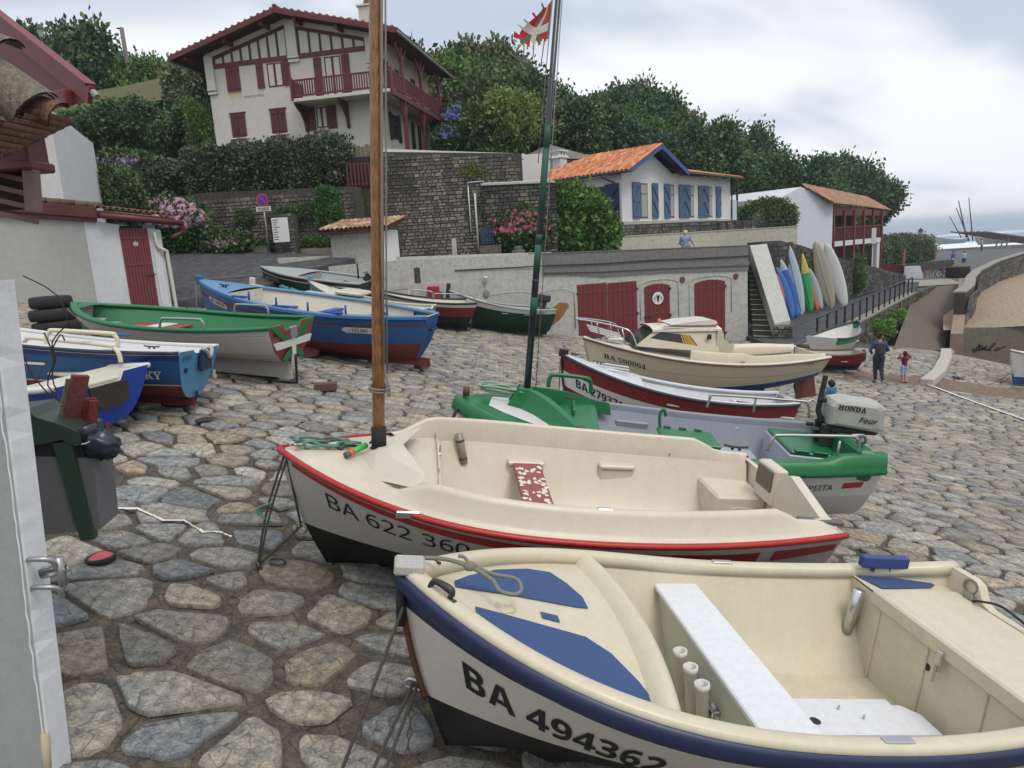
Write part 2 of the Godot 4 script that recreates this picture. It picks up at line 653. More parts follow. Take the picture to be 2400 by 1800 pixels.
func build_slipway():
	var st := mb(true)
	var nz := FastNoiseLite.new()
	nz.seed = 6
	nz.frequency = 1.6
	nz.fractal_octaves = 3
	var zs := []
	var z := -1.5
	while z < 46.0:
		zs.append(z)
		z += 0.10 if z < 7.0 and z > 1.5 else (0.35 if z < 14.0 else 0.8)
	var rows := []
	for zz in zs:
		var r := PV()
		var n := 90
		for j in n + 1:
			var x: float = lerpf(-13.0 if zz > 12 else -9.0,12.0 if zz < 8 else 34.0,float(j) / n)
			if zz < 7.5:
				x = lerpf(-6.5,9.5,float(j) / n)
			r.append(V(x,H(x,zz) - 0.022 + 0.012 * nz.get_noise_2d(x,zz),-zz))
		rows.append(r)
	grid(st,rows)
	var bed := struct("slipway",st,M("mortar",0.175,0.145,0.112,0.95,{"tex": "stone","scale": 1.1,"world": true,"bump": 1.6}))
	var seeds := []
	var cell := {}
	var step := 0.285
	var r2 := RandomNumberGenerator.new()
	r2.seed = 77
	var zi := 0
	z = 0.5
	while z < 31.5:
		var x := -13.0 + (0.5 * step * 1.35 if zi % 2 else 0.0)
		var big := 1.16 if z < 6.0 else (1.02 if z < 14 else 1.10)
		while x < 22.0:
			var p := Vector2(x + r2.randf_range(-0.42,0.42) * step * 1.35,z + r2.randf_range(-0.42,0.42) * step)
			x += step * 1.35 * big
			if r2.randf() < (0.24 if z < 8.0 else 0.13) or not in_slip(p.x,p.y):
				continue
			var key := Vector2i(floori(p.x / 0.9),floori(p.y / 0.9))
			if not cell.has(key):
				cell[key] = []
			cell[key].append(seeds.size())
			seeds.append(p)
		z += step * big
		zi += 1
	var order := range(seeds.size())
	var dist := func(i): return seeds[i].length_squared() + (0.0 if absf(seeds[i].x) < seeds[i].y * 0.72 + 0.3 else 40.0)
	var keyed := []
	for i in order:
		keyed.append([dist.call(i),i])
	keyed.sort_custom(func(a,b): return a[0] < b[0])
	var stone := M("stone",1,1,1,0.82,{"vc": true,"tex": "stone","scale": 1.5,"world": true,"bump": 1.0})
	var rest := mb()
	var tones := [Color(0.375,0.36,0.315),Color(0.34,0.335,0.315),Color(0.285,0.295,0.30),Color(0.43,0.365,0.275),Color(0.46,0.42,0.345),Color(0.30,0.285,0.245),Color(0.40,0.375,0.33),Color(0.335,0.29,0.225)]
	var made := 0
	for kk in keyed:
		var i: int = kk[1]
		var c: Vector2 = seeds[i]
		var sc := 0.80 if c.x < 2.0 else 0.62   # stones lie across the slope,longer towards the right
		var poly := [Vector2(-1,-1),Vector2(1,-1),Vector2(1,1),Vector2(-1,1)]
		var ck := Vector2i(floori(c.x / 0.9),floori(c.y / 0.9))
		for dx in range(-1,2):
			for dy in range(-1,2):
				for o in cell.get(ck + Vector2i(dx,dy),[]):
					if o == i:
						continue
					var d: Vector2 = seeds[o] - c
					d = Vector2(d.x * sc,d.y)
					var h := d.length() * 0.5
					if h > 1.2:
						continue
					var nrm := d.normalized()
					var cut := []
					for q in poly.size():
						var a: Vector2 = poly[q]
						var b: Vector2 = poly[(q + 1) % poly.size()]
						var da := Vector2(a.x * sc,a.y).dot(nrm) - h
						var db := Vector2(b.x * sc,b.y).dot(nrm) - h
						if da <= 0:
							cut.append(a)
						if da * db < 0:
							cut.append(a.lerp(b,da / (da - db)))
					poly = cut
					if poly.size() < 3:
						break
				if poly.size() < 3:
					break
			if poly.size() < 3:
				break
		if poly.size() < 3:
			continue
		var near := c.length() < 9.5
		var gap := r2.randf_range(0.016,0.075) if c.length() < 8 else r2.randf_range(0.018,0.036)
		var cen := Vector2.ZERO
		for q in poly:
			cen += q
		cen /= poly.size()
		var rad := 0.0
		for q in poly:
			rad += (q - cen).length()
		rad /= poly.size()
		var s := maxf(0.35,1.0 - gap / maxf(rad,0.05) * 1.15)
		var pp := []
		for q in poly:
			pp.append(cen + (q - cen) * s * r2.randf_range(0.93,1.02))
		for it in (2 if near else 1):
			var nx := []
			for q in pp.size():
				var a: Vector2 = pp[q]
				var b: Vector2 = pp[(q + 1) % pp.size()]
				var w := 0.15 if it == 0 else 0.22
				nx.append(a.lerp(b,w))
				nx.append(a.lerp(b,1.0 - w))
			pp = nx
		if near:
			for q in pp.size():
				pp[q] = cen + (pp[q] - cen) * (1.0 + 0.10 * nz.get_noise_2d((c.x + pp[q].x) * 5.0,(c.y + pp[q].y) * 5.0) + r2.randf_range(-0.012,0.012))
		var lift := r2.randf_range(0.0,0.014)
		var tilt := Vector2(r2.randf_range(-0.03,0.03),r2.randf_range(-0.03,0.03))
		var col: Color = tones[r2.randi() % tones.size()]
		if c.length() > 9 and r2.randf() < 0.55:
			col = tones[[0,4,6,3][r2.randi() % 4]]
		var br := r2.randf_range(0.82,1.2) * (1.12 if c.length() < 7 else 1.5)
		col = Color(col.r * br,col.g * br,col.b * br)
		var part := made < 300
		var tgt := mb() if part else rest
		tgt.set_smooth_group(made + 1)
		var rings := [[1.015,-0.03,0.85],[1.0,-0.001,1.0],[0.965,0.005,1.0],[0.6,0.007,1.0]] if near else [[1.02,-0.03,0.85],[0.98,0.002,1.0]]
		var prev := []
		var pc := []
		for rr in rings:
			var row := []
			var rc := []
			for q in pp:
				var v: Vector2 = c + cen + (q - cen) * rr[0]
				var y: float = H(v.x,v.y) + lift + rr[1] + tilt.dot(q - cen)
				if near:
					y += 0.007 * nz.get_noise_2d(v.x * 4.0,v.y * 4.0) + 0.006 * nz.get_noise_2d(v.x * 1.6 + 9,v.y * 1.6)
				row.append(V(v.x,y,-v.y))
				var k: float = rr[2]
				var tint: float = 1.0 + 0.12 * nz.get_noise_2d(v.x * 0.9 + 50,v.y * 0.9) if near else 1.0
				rc.append(Color(col.r * k * tint,col.g * k,col.b * k * (2.0 - tint)))
			if prev.size():
				for q in row.size():
					var q2 := (q + 1) % row.size()
					for e in [[prev,pc,q],[row,rc,q],[prev,pc,q2],[prev,pc,q2],[row,rc,q],[row,rc,q2]]:
						tgt.set_color(e[1][e[2]])
						tgt.add_vertex(e[0][e[2]])
			prev = row
			pc = rc
		var mid := c + cen
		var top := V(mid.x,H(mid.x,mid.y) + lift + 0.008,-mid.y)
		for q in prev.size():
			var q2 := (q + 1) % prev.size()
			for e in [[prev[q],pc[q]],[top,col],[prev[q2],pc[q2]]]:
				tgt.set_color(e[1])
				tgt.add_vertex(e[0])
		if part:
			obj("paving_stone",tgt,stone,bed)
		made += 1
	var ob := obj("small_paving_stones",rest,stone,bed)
	ob.set_meta("kind","stuff")
	var sand := M("wet_sand",0.33,0.24,0.16,0.9,{"tex": "stone","scale": 0.8,"world": true,"bump": 0.6})
	var ws := mb(true)
	rows = []
	for i in 14:
		var r := PV()
		for j in 30:
			var t := j / 29.0
			var x := lerpf(10.6,20.5,t)
			var zc := lerpf(22.6,23.2,t) + 1.0 * nz.get_noise_2d(x * 0.25,3.0)
			var hw := 1.25 * sin(PI * clampf(t * 1.05 + 0.04,0,1)) + 0.05
			var v := (i / 13.0) * 2.0 - 1.0
			var zz := zc + v * hw
			r.append(V(x,H(x,zz) + 0.034 - 0.09 * pow(absf(v),4.0),-zz))
		rows.append(r)
	grid(ws,rows)
	struct("wet_sand",ws,sand)
	var kb := mb()
	var line := [Vector2(22.9,35.6),Vector2(20.4,32.0),Vector2(17.6,27.6),Vector2(15.4,24.5),Vector2(13.9,22.7)]
	for k in line.size() - 1:
		var a := on_slip(line[k].x,line[k].y,0.10)
		var b := on_slip(line[k + 1].x,line[k + 1].y,0.10)
		bar(kb,a,b + (b - a).normalized() * 0.05,0.42,0.24,0.02)
	struct("kerb",kb,M("limewash_kerb",0.60,0.57,0.52,0.85,{"tex": "render","scale": 0.8}))
	var pl := mb()
	var e1 := Vector2(13.9,22.7)
	var e2 := Vector2(14.6,19.2)
	var e3 := Vector2(14.4,14.0)
	for seg in [[e1,e2],[e2,e3]]:
		for k in 10:
			var a: Vector2 = seg[0].lerp(seg[1],k / 10.0)
			var b: Vector2 = seg[0].lerp(seg[1],(k + 1) / 10.0)
			var n := (b - a).orthogonal().normalized() * 0.055
			quad(pl,on_slip(a.x - n.x,a.y - n.y,0.045),on_slip(b.x - n.x,b.y - n.y,0.045),on_slip(b.x + n.x,b.y + n.y,0.045),on_slip(a.x + n.x,a.y + n.y,0.045))
	struct("painted_line",pl,M("white_line",0.62,0.60,0.56,0.8))
	var sp := mb()
	var run := [Vector2(-3.7,5.62),Vector2(-3.3,5.72),Vector2(-3.0,5.55),Vector2(-2.85,5.60),Vector2(-2.62,5.42),Vector2(-2.5,5.46),Vector2(-2.38,5.40)]
	for k in run.size() - 1:
		for q in 5:
			var a: Vector2 = run[k].lerp(run[k + 1],q / 5.0)
			var b: Vector2 = run[k].lerp(run[k + 1],(q + 1) / 5.0)
			var w := 0.022 * (1.0 - 0.10 * k) * r2.randf_range(0.35,1.2)
			var o := Vector2(0,0.02 * nz.get_noise_2d(a.x * 9,a.y))
			quad(sp,on_slip(a.x + o.x,a.y - w + o.y,0.028),on_slip(b.x,b.y - w,0.028),on_slip(b.x,b.y + w,0.028),on_slip(a.x + o.x,a.y + w + o.y,0.028))
	struct("spilled_paint",sp,M("white_line"))
# ---------------------------------------------------------------- walls

func turn_of(a: Vector3,b: Vector3) -> float:
	return atan2(-(b.z - a.z),b.x - a.x)

func stonework(root: Node3D,x0: float,x1: float,lo: Callable,hi: Callable,course: float,lean: float,sd: int,tones: Array,called := "stonework",z0 := 0.0):
	var r := RandomNumberGenerator.new()
	r.seed = sd
	var st := mb()
	var ymin := minf(lo.call(x0),lo.call(x1))
	var ymax := maxf(hi.call(x0),hi.call(x1))
	var nz := FastNoiseLite.new()
	nz.seed = sd
	nz.frequency = 0.35
	var y := ymin
	while y < ymax:
		var h := course * r.randf_range(0.7,1.35)
		var x := x0 - r.randf() * course
		while x < x1:
			var w := course * r.randf_range(1.0,2.9)
			var a := maxf(x,x0)
			var b := minf(x + w,x1)
			x += w
			var c := (a + b) * 0.5
			if b - a < 0.03 or y + h * 0.5 < lo.call(c) or y + h > hi.call(c) + 0.02:
				continue
			var g := course * 0.09
			var d := r.randf_range(0.012,0.055)
			var j := course * 0.10
			var q := []
			for e in [[a + g,y + g],[b - g,y + g],[b - g,y + h - g],[a + g,y + h - g]]:
				q.append(Vector2(e[0] + r.randf_range(-j,j),e[1] + r.randf_range(-j,j) * 0.6))
			var cen: Vector2 = (q[0] + q[1] + q[2] + q[3]) * 0.25
			var col: Color = tones[r.randi() % tones.size()]
			var k := r.randf_range(0.95,1.65)
			var li := smoothstep(-0.15,0.45,nz.get_noise_2d(c * 3.0,y * 0.5) + 0.35 * (y - ymin) / (ymax - ymin) - 0.1)
			col = Color(col.r * k,col.g * k,col.b * k).lerp(Color(0.055,0.055,0.052),0.62 * li)
			st.set_color(col)
			var f := []
			var bk := []
			for p in q:
				var zz: float = z0 - lean * (p.y - ymin)
				f.append(V(lerpf(p.x,cen.x,0.12),lerpf(p.y,cen.y,0.12),zz + d))
				bk.append(V(p.x,p.y,zz - 0.02))
			quad(st,f[3],f[2],f[1],f[0])
			for i in 4:
				var n := (i + 1) % 4
				quad(st,bk[i],f[i],f[n],bk[n])
		y += h
	var o := obj(called,st,M("wall_stone",1,1,1,0.92,{"vc": true,"tex": "stone","scale": 2.2,"bump": 0.8}),root)
	o.set_meta("kind","stuff")
	return o

func slab(root: Node,called: String,mat: Material,pts: Array,back: float) -> MeshInstance3D:
	var st := mb()
	prism(st,V2(pts),-back,0.0)
	return obj(called,st,mat,root)

func tile_roof(root: Node3D,called: String,a: Vector3,b: Vector3,c: Vector3,d: Vector3,w: float,l: float,sd: int,tones: Array,mat_under: Material,individually := 0):
	var under := mb()
	quad(under,a,d,c,b)
	var dn := (b - a).cross(d - a).normalized()
	if dn.y < 0:
		dn = -dn
	obj("roof_boards",under,mat_under,root)
	var r := RandomNumberGenerator.new()
	r.seed = sd
	var sh := mb(true)
	var rows := []
	for i in 2:
		var rr := PV()
		var tw := (0.52 if i == 0 else 0.43)
		for j in 7:
			var an := PI * j / 6.0
			rr.append(V(cos(an) * tw,sin(an) * 0.36 + (0.10 if i == 0 else 0.0),-0.55 if i == 0 else 0.55))
		rows.append(rr)
	grid(sh,rows)
	sh.generate_normals()
	var mesh := sh.commit()
	var nx := int(((b - a).length() + (c - d).length()) * 0.5 / w)
	var ny := int(((d - a).length() + (c - b).length()) * 0.5 / l)
	var xf := []
	var cols := []
	for j in ny:
		for i in nx:
			var u := (i + 0.5) / nx
			var v := (j + 0.5) / ny
			var p := a.lerp(b,u).lerp(d.lerp(c,u),v)
			var ex := (b.lerp(c,v) - a.lerp(d,v)).normalized()
			var ez := -(d.lerp(c,u) - a.lerp(b,u)).normalized()
			ez = (ez - ex * ez.dot(ex)).normalized()
			var ey := ez.cross(ex)
			if ey.y < 0:
				ey = -ey
			var ww := (b.lerp(c,v) - a.lerp(d,v)).length() / nx
			xf.append(Transform3D(Basis(ex * ww,ey * ww,-ez * -l * 1.08),p + ey * (0.015 + 0.006 * r.randf()) + ex * r.randf_range(-0.01,0.01)))
			var t: Color = tones[r.randi() % tones.size()]
			var k := r.randf_range(0.8,1.2)
			cols.append(Color(t.r * k,t.g * k,t.b * k))
	return multi(called,mesh,M("roof_tile",1,1,1,0.85,{"vc": true,"tex": "grime","scale": 3.0}),xf,cols,root)

func plank_door(root: Node3D,mat: Material,x0: float,x1: float,y0: float,y1: float,z: float,arch := 0.0,n := 6,called := "door") -> Node3D:
	var d := Node3D.new()
	d.name = called
	root.add_child(d,true)
	var w := (x1 - x0) / n
	for i in n:
		var a := x0 + w * i
		var f0 := (a - x0) / (x1 - x0) * 2.0 - 1.0
		var f1 := (a + w - x0) / (x1 - x0) * 2.0 - 1.0
		var st := mb()
		prism(st,V2([a + 0.006,y0,a + w - 0.006,y0,a + w - 0.006,y1 - arch * f1 * f1,a + w * 0.5,y1 - arch * pow((f0 + f1) * 0.5,2),a + 0.006,y1 - arch * f0 * f0]),z - 0.03,z + 0.003 * (i % 2))
		obj("board",st,mat,d)
	for t in [0.12,0.62,0.9]:
		var yy := lerpf(y0,y1,t)
		pbox(d,"ledge",mat,V(x0 + 0.02,yy - 0.03,z + 0.004),V(x1 - 0.02,yy + 0.03,z + 0.016),0.004)
	return d

func railing(root: Node3D,mat: Material,a: Vector3,b: Vector3,h: float,n: int,rails: Array,rp := 0.03,arcs := false):
	for i in n + 1:
		var p := a.lerp(b,float(i) / n)
		var st := mb()
		bar(st,p,p + Vector3.UP * h,rp * 2,rp * 2,0.0,V(b.x - a.x,0,b.z - a.z))
		obj("post",st,mat,root)
	for r in rails:
		var st := mb()
		bar(st,a + Vector3.UP * h * r,b + Vector3.UP * h * r,0.035 if r < 1 else 0.06,0.03 if r < 1 else 0.045)
		obj("rail",st,mat,root)
	if arcs:
		for i in n:
			var p := a.lerp(b,float(i) / n)
			var q := a.lerp(b,float(i + 1) / n)
			var st := mb(true)
			for k in 2:
				var y := h * (0.26 + 0.36 * k)
				tube(st,curve([p + Vector3.UP * (y - 0.10),p.lerp(q,0.5) + Vector3.UP * (y + 0.10),q + Vector3.UP * (y + 0.16)],4),0.012,5)
			obj("curved_bar",st,mat,root)

func wall_thing(called: String,label: String,a: Vector3,b: Vector3) -> Node3D:
	return thing(called,label,"wall",a,turn_of(a,b))

func build_walls():
	var lime := M("limewash",0.60,0.60,0.59,0.9,{"tex": "render","scale": 0.45,"bump": 0.6})
	var cement := M("cement",0.235,0.235,0.235,0.9,{"tex": "render","scale": 0.6,"bump": 0.8})
	var red := paint("door_red",0.155,0.021,0.021,0.55)
	var core := M("wall_core",0.13,0.12,0.10,0.95,{"tex": "stone","scale": 1.4})
	var greys := [Color(0.30,0.28,0.235),Color(0.245,0.235,0.205),Color(0.34,0.31,0.25),Color(0.20,0.195,0.18)]
	var darks := [Color(0.15,0.145,0.135),Color(0.11,0.11,0.105),Color(0.19,0.18,0.16),Color(0.085,0.085,0.082)]
	var a := V(2.78,0,-27.6)
	var s := thing("boat_stores","long white boat stores with red doors under a grey parapet","building",a,turn_of(a,V(10.45,0,-30.2)))
	slab(s,"wall",lime,[-12.0,-3.2,-12.0,-0.28,-6.85,-0.16,-1.4,-0.26,-1.4,-1.08,-0.5,-1.10,1.2,-1.30,4.0,-1.32,6.0,-1.42,8.08,-1.50,8.13,-5.6],1.6)
	slab(s,"plinth_wall",lime,[-12.0,-3.4,-12.0,-1.05,-6.4,-1.02,-4.6,-1.13,-2.0,-1.42,-0.02,-1.50,-0.02,-5.2],0.0 - 0.06)
	slab(s,"parapet",cement,[-1.4,-1.09,-0.5,-1.11,1.2,-1.31,4.0,-1.33,6.0,-1.43,8.10,-1.51,8.10,-0.47,-1.4,-0.255],1.7).position.z = 0.05
	slab(s,"parapet_step",cement,[-1.45,-0.98,1.0,-1.10,4.0,-1.16,8.11,-1.30,8.11,-1.14,4,-1.03,1.0,-0.97,-1.3,-0.90],0.12).position.z = 0.10
	slab(s,"coping",cement,[-1.4,-0.262,8.12,-0.475,8.12,-0.44,-1.4,-0.225],1.75).position.z = 0.075
	ptube(s,"cable",mats.get("rubber",M("rubber",0.016,0.016,0.017,0.8)),curve([V(-4.9,-0.66,0.03),V(-2.5,-0.70,0.04),V(-1.3,-0.71,0.09),V(1.2,-0.79,0.09),V(3.4,-0.80,0.09),V(5.6,-0.86,0.09),V(8.1,-0.90,0.09)],5),0.022,6)
	plank_door(s,red,0.0,1.30,-5.0,-1.55,0.05,0.0,6)
	plank_door(s,red,1.34,2.65,-5.0,-1.58,0.05,0.0,6)
	plank_door(s,red,3.01,4.2,-5.0,-1.76,0.03,0.11,6)
	plank_door(s,red,5.40,6.92,-5.2,-1.78,0.03,0.12,7)
	var hi := mb()
	for q in [[0,-1.9],[0,-2.9],[2.65,-1.9],[2.65,-2.9],[4.2,-2.0],[4.2,-3.1],[6.92,-2.1],[6.92,-4.1]]:
		box(hi,V(q[0],q[1],0.06),V(0.09,0.10,0.06),Basis(),0.01)
	box(hi,V(3.14,-3.08,0.06),V(0.40,0.05,0.04),Basis(),0.01)
	obj("hinges",hi,M("hinge_iron",0.05,0.018,0.016,0.6),s).set_meta("kind","stuff")
	var em := mb()
	lathe(em,[[0.001,0.012],[0.25,0.012],[0.26,0.0]],24,Transform3D(Basis(Vector3.RIGHT,PI / 2),V(3.62,-2.36,0.05)))
	var eo := obj("emblem",em,M("emblem_white",0.62,0.62,0.60,0.6),s)
	var ed := mb()
	var et := Transform3D(Basis(),V(3.62,-2.36,0.064))
	for m in [1.0,-1.0]:
		prism(ed,V2([0.0,0.11,0.085 * m,0.15,0.06 * m,0.02,0.03 * m,-0.13,0.0,-0.18]),0.0,0.004,et)
		prism(ed,V2([0.10 * m,0.10,0.16 * m,0.06,0.18 * m,-0.03,0.12 * m,-0.12,0.15 * m,-0.02,0.12 * m,0.05]),0.0,0.004,et)
	obj("emblem_print",ed,M("ink",0.010,0.010,0.012,0.6),eo)
	for q in [[-3.95,-1.75,-1.62],[-1.75,-0.15,-1.66],[2.82,4.62,-1.60],[5.15,7.25,-1.63]]:
		var pts := []
		for i in 13:
			var f := i / 6.0 - 1.0
			pts.append(V(lerpf(q[0],q[1],i / 12.0),q[2] - 0.16 * pow(absf(f),3.0),0.005))
		pts.push_front(V(q[0],q[2] - 1.6,0.005))
		pts.push_back(V(q[1],q[2] - 1.6,0.005))
		ptube(s,"moulding",lime,pts,0.022 if q[0] > 0 else 0.075,6)
	for q in [[4.82,-1.68],[7.47,-1.73],[-5.53,-1.50]]:
		var ro := mb()
		lathe(ro,[[0.001,0.03],[0.05,0.03],[0.055,0.045],[0.10,0.045],[0.125,0.03],[0.13,0.0]],18,Transform3D(Basis(Vector3.RIGHT,PI / 2),V(q[0],q[1],0.005 if q[0] > 0 else 0.065)))
		obj("roundel",ro,M("roundel_red",0.13,0.045,0.045,0.7),s)
	var lm := mb()
	box(lm,V(-3.77,-1.06,0.14),V(0.16,0.22,0.14),Basis(Vector3.RIGHT,0.4),0.02)
	tube(lm,[V(-3.77,-1.1,0.07),V(-3.77,-1.45,0.07)],0.02,6)
	obj("flood_lamp",lm,M("lamp_grey",0.5,0.5,0.48,0.5),s)
	var mt := mb()
	lathe(mt,[[0.001,0.06],[0.12,0.05],[0.14,0.0]],16,Transform3D(Basis(Vector3.RIGHT,PI / 2),V(-3.76,-1.60,0.07)))
	obj("meter",mt,M("meter_grey",0.20,0.21,0.20,0.5),s)
	pbox(s,"dark_recess",core,V(-6.42,-1.05,-0.05),V(-6.20,-0.46,0.02),0.01)
	var cb := thing("red_cupboards","two stepped red cupboards standing against the white boat stores","cupboard",a,s.rotation.y)
	pbox(cb,"low_cupboard",M("cupboard_red",0.30,0.018,0.022,0.5),V(-6.7,-2.75,0.10),V(-6.02,-1.52,0.55),0.01)
	pbox(cb,"tall_cupboard",mats.cupboard_red,V(-6.0,-2.75,0.10),V(-5.66,-1.16,0.55),0.01)
	var fr := thing("metal_frame","thin folded metal frame leaning on the white wall beside the red cupboards","frame",a,s.rotation.y)
	for q in [[V(-8.3,-1.2,0.3),V(-6.75,-1.18,0.3)],[V(-8.3,-1.2,0.3),V(-8.25,-2.2,0.3)],[V(-6.75,-1.18,0.3),V(-6.7,-2.2,0.3)],[V(-8.2,-1.25,0.3),V(-6.75,-2.0,0.3)]]:
		ptube(fr,"bar",mats.get("galvanised",M("lamp_grey")),[q[0],q[1]],0.018,5)
	var ka := V(-6.30,-0.30,-26.0)
	var kb := V(-4.35,-0.30,-25.6)
	var k := thing("white_kiosk","small white kiosk with weathered tile roof behind the wooden mast","kiosk",ka,turn_of(ka,kb))
	var kw := 2.0
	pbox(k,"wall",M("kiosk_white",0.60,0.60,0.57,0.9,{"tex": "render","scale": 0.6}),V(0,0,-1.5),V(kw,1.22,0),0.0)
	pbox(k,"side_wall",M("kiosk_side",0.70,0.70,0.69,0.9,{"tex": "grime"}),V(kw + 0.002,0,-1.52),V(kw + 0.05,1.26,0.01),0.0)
	pbox(k,"fascia",paint("beam_red",0.13,0.028,0.026,0.6),V(-0.26,1.20,0.02),V(kw + 0.3,1.32,0.34),0.01)
	for sd in [-0.27,kw + 0.24]:
		var vg := mb()
		bar(vg,V(sd,1.26,0.36),V(sd,1.66,-1.7),0.06,0.12)
		obj("bargeboard",vg,mats.beam_red,k)
	var worn := [Color(0.36,0.22,0.13),Color(0.44,0.31,0.20),Color(0.30,0.15,0.085),Color(0.22,0.15,0.10)]
	tile_roof(k,"roof_tiles",V(-0.3,1.33,0.40),V(kw + 0.34,1.33,0.40),V(kw + 0.34,1.72,-1.7),V(-0.3,1.72,-1.7),0.17,0.30,4,worn,mats.beam_red)
	var pw := wall_thing("parapet_wall","low white parapet wall left of the white kiosk",V(-8.05,0,-25.2),V(-5.9,0,-26.4))
	slab(pw,"wall",lime,[0,-0.9,2.4,-0.9,2.4,0.16,0,0.18],0.25)
	var p2 := wall_thing("parapet_wall","low white parapet wall right of the white kiosk, below the big stone wall",V(-4.2,0,-26.6),V(2.0,0,-29.0))
	slab(p2,"wall",lime,[0,-0.9,6.6,-0.9,6.6,-0.22,0,-0.04],0.25)
	var w1 := wall_thing("stone_wall","old rubble stone wall under the dark hedge, along the road",V(-15.2,0,-29.6),V(-5.9,0,-28.3))
	slab(w1,"wall",core,[0,0.2,9.6,-0.3,9.6,2.78,3.2,2.96,0,2.72],0.9)
	stonework(w1,0.0,9.5,func(x): return 0.7 - x * 0.07,func(x): return 2.78 if x > 3.0 else 2.66,0.125,0.0,31,[Color(0.33,0.27,0.21),Color(0.27,0.24,0.20),Color(0.38,0.33,0.27),Color(0.22,0.20,0.175)])
	var kb1 := wall_thing("bed_kerb","low concrete edging of the flower bed below the stone wall",V(-14.2,0,-28.9),V(-6.2,0,-27.6))
	slab(kb1,"wall",M("concrete"),[0.0,0.3,4.9,0.0,4.9,0.68,0.0,1.02],0.3)
	slab(kb1,"wall",M("concrete"),[6.0,0.0,8.1,-0.2,8.1,0.45,6.0,0.52],0.3)
	var pr := wall_thing("stone_pier","stone pier carrying the white notice board",V(-9.0,0,-27.75),V(-7.9,0,-27.55))
	slab(pr,"wall",core,[0.1,0.1,0.98,0.05,0.98,1.84,0.1,1.86],0.35)
	stonework(pr,0.1,0.98,func(x): return 0.3,func(x): return 1.86,0.12,0.0,8,greys)
	var w2 := wall_thing("stone_wall","tall dark stone retaining wall streaked with lichen, left of the pink hydrangea",V(-5.3,0,-30.5),V(1.5,0,-30.6))
	var hl := func(x): return -0.2
	slab(w2,"wall",core,[-0.1,-0.4,6.3,-0.4,6.3,3.92,-0.1,4.35],0.8)
	stonework(w2,-0.1,6.2,hl,func(x): return 4.30 - 0.07 * x,0.135,0.0,12,[Color(0.36,0.33,0.265),Color(0.29,0.27,0.225),Color(0.23,0.22,0.19),Color(0.40,0.36,0.29)])
	slab(w2,"lower_wall",core,[4.55,-0.4,7.6,-0.4,7.6,2.62,4.55,2.70],0.8).position.z = 0.55
	stonework(w2,4.6,7.6,hl,func(x): return 2.66,0.135,0.0,13,darks + [Color(0.34,0.31,0.26)],"stonework",0.57)
	slab(w2,"ledge",lime,[4.5,2.66,7.6,2.60,7.6,2.68,4.5,2.74],0.7).position.z = 0.64
	for q in [[4.22,0.0,2.4,0.045],[3.95,0.8,2.7,0.025]]:
		ptube(w2,"drain_pipe",M("pipe_white",0.62,0.62,0.60,0.5),[V(q[0],q[1],0.12),V(q[0],q[2],0.10)],q[3],8)
	ptube(w2,"water_pipe",mats.pipe_white,[V(3.95,2.7,0.12),V(3.95,2.86,0.10),V(4.6,2.88,0.10),V(4.62,2.74,0.6),V(7.5,2.70,0.62)],0.02,6)
	var cp := wall_thing("garden_wall","white garden wall running along the top of the tall stone wall",V(-5.2,0,-31.1),V(1.2,0,-32.3))
	slab(cp,"wall",M("bright_lime",0.70,0.70,0.68,0.85,{"tex": "grime","scale": 0.6}),[-0.2,4.30,-0.2,4.56,6.5,4.12,6.5,3.9],0.3)
	cp = wall_thing("garden_wall","white garden wall with chimney behind the villa's tiled roof",V(2.6,0,-41.6),V(8.2,0,-48.5))
	slab(cp,"wall",mats.bright_lime,[0.0,2.2,0.0,5.25,8.9,5.7,8.9,2.2],0.3)
	var c3 := wall_thing("garden_wall","white garden wall between the tall stone wall and the villa roof",V(1.0,0,-32.6),V(2.6,0,-41.6))
	slab(c3,"wall",mats.bright_lime,[0.0,1.0,0.0,4.12,9.14,5.25,9.14,1.0],0.3)
	var ch := mb()
	box2(ch,V(0.75,3.2,0.05),V(1.45,5.0,0.65),0.02)
	prism(ch,V2([0.62,5.0,1.58,5.0,1.45,5.15,0.75,5.15]),-0.05,0.72)
	obj("chimney",ch,mats.bright_lime,cp)
	for q in [[0.80,5.15],[1.10,5.15],[1.40,5.15]]:
		pbox(cp.get_node("chimney"),"chimney_vent",mats.bright_lime,V(q[0] - 0.06,q[1],0.1),V(q[0] + 0.06,q[1] + 0.2,0.6),0.0)
	pbox(cp.get_node("chimney"),"chimney_cap",mats.bright_lime,V(0.66,5.35,0.0),V(1.54,5.43,0.7),0.01)
	var gt := thing("garden_gate","small blue slatted gate at top of stone steps in the lower wall","gate",V(-0.95,0.25,-29.85),0.0)
	for i in 5:
		pbox(gt,"slat",M("gate_blue",0.025,0.035,0.085,0.6),V(0.02 + 0.11 * i,0.0,0),V(0.11 + 0.11 * i,0.70,0.03),0.006)
	pbox(gt,"crossbar",mats.gate_blue,V(0,0.14,-0.03),V(0.58,0.20,0),0.004)
	for i in 4:
		var sp := mb()
		box2(sp,V(-1.0,-0.3,-29.8),V(-0.1,0.20 - 0.11 * i,-29.5 + 0.14 * i),0.02)
		var so := obj("step",sp,M("step_stone",0.23,0.20,0.16,0.95,{"tex": "stone","scale": 1.5}))
		tag(so,"stone step below the blue gate, %s of four" % ["topmost","second from the top","third from the top","lowest"][i],"step")
	var po := mb()
	box(po,V(-2.06,0.18,-29.55),V(0.20,0.75,0.2),Basis(),0.02)
	tag(obj("white_post",po,lime),"short white square post in front of the tall stone wall","post")
	var ur := mb(true)
	lathe(ur,[[0.34,-0.32],[0.34,0.04],[0.20,0.06],[0.24,0.14],[0.17,0.2],[0.02,0.21]],4,Transform3D(Basis(Vector3.UP,0.6),V(0.61,-0.1,-29.4)))
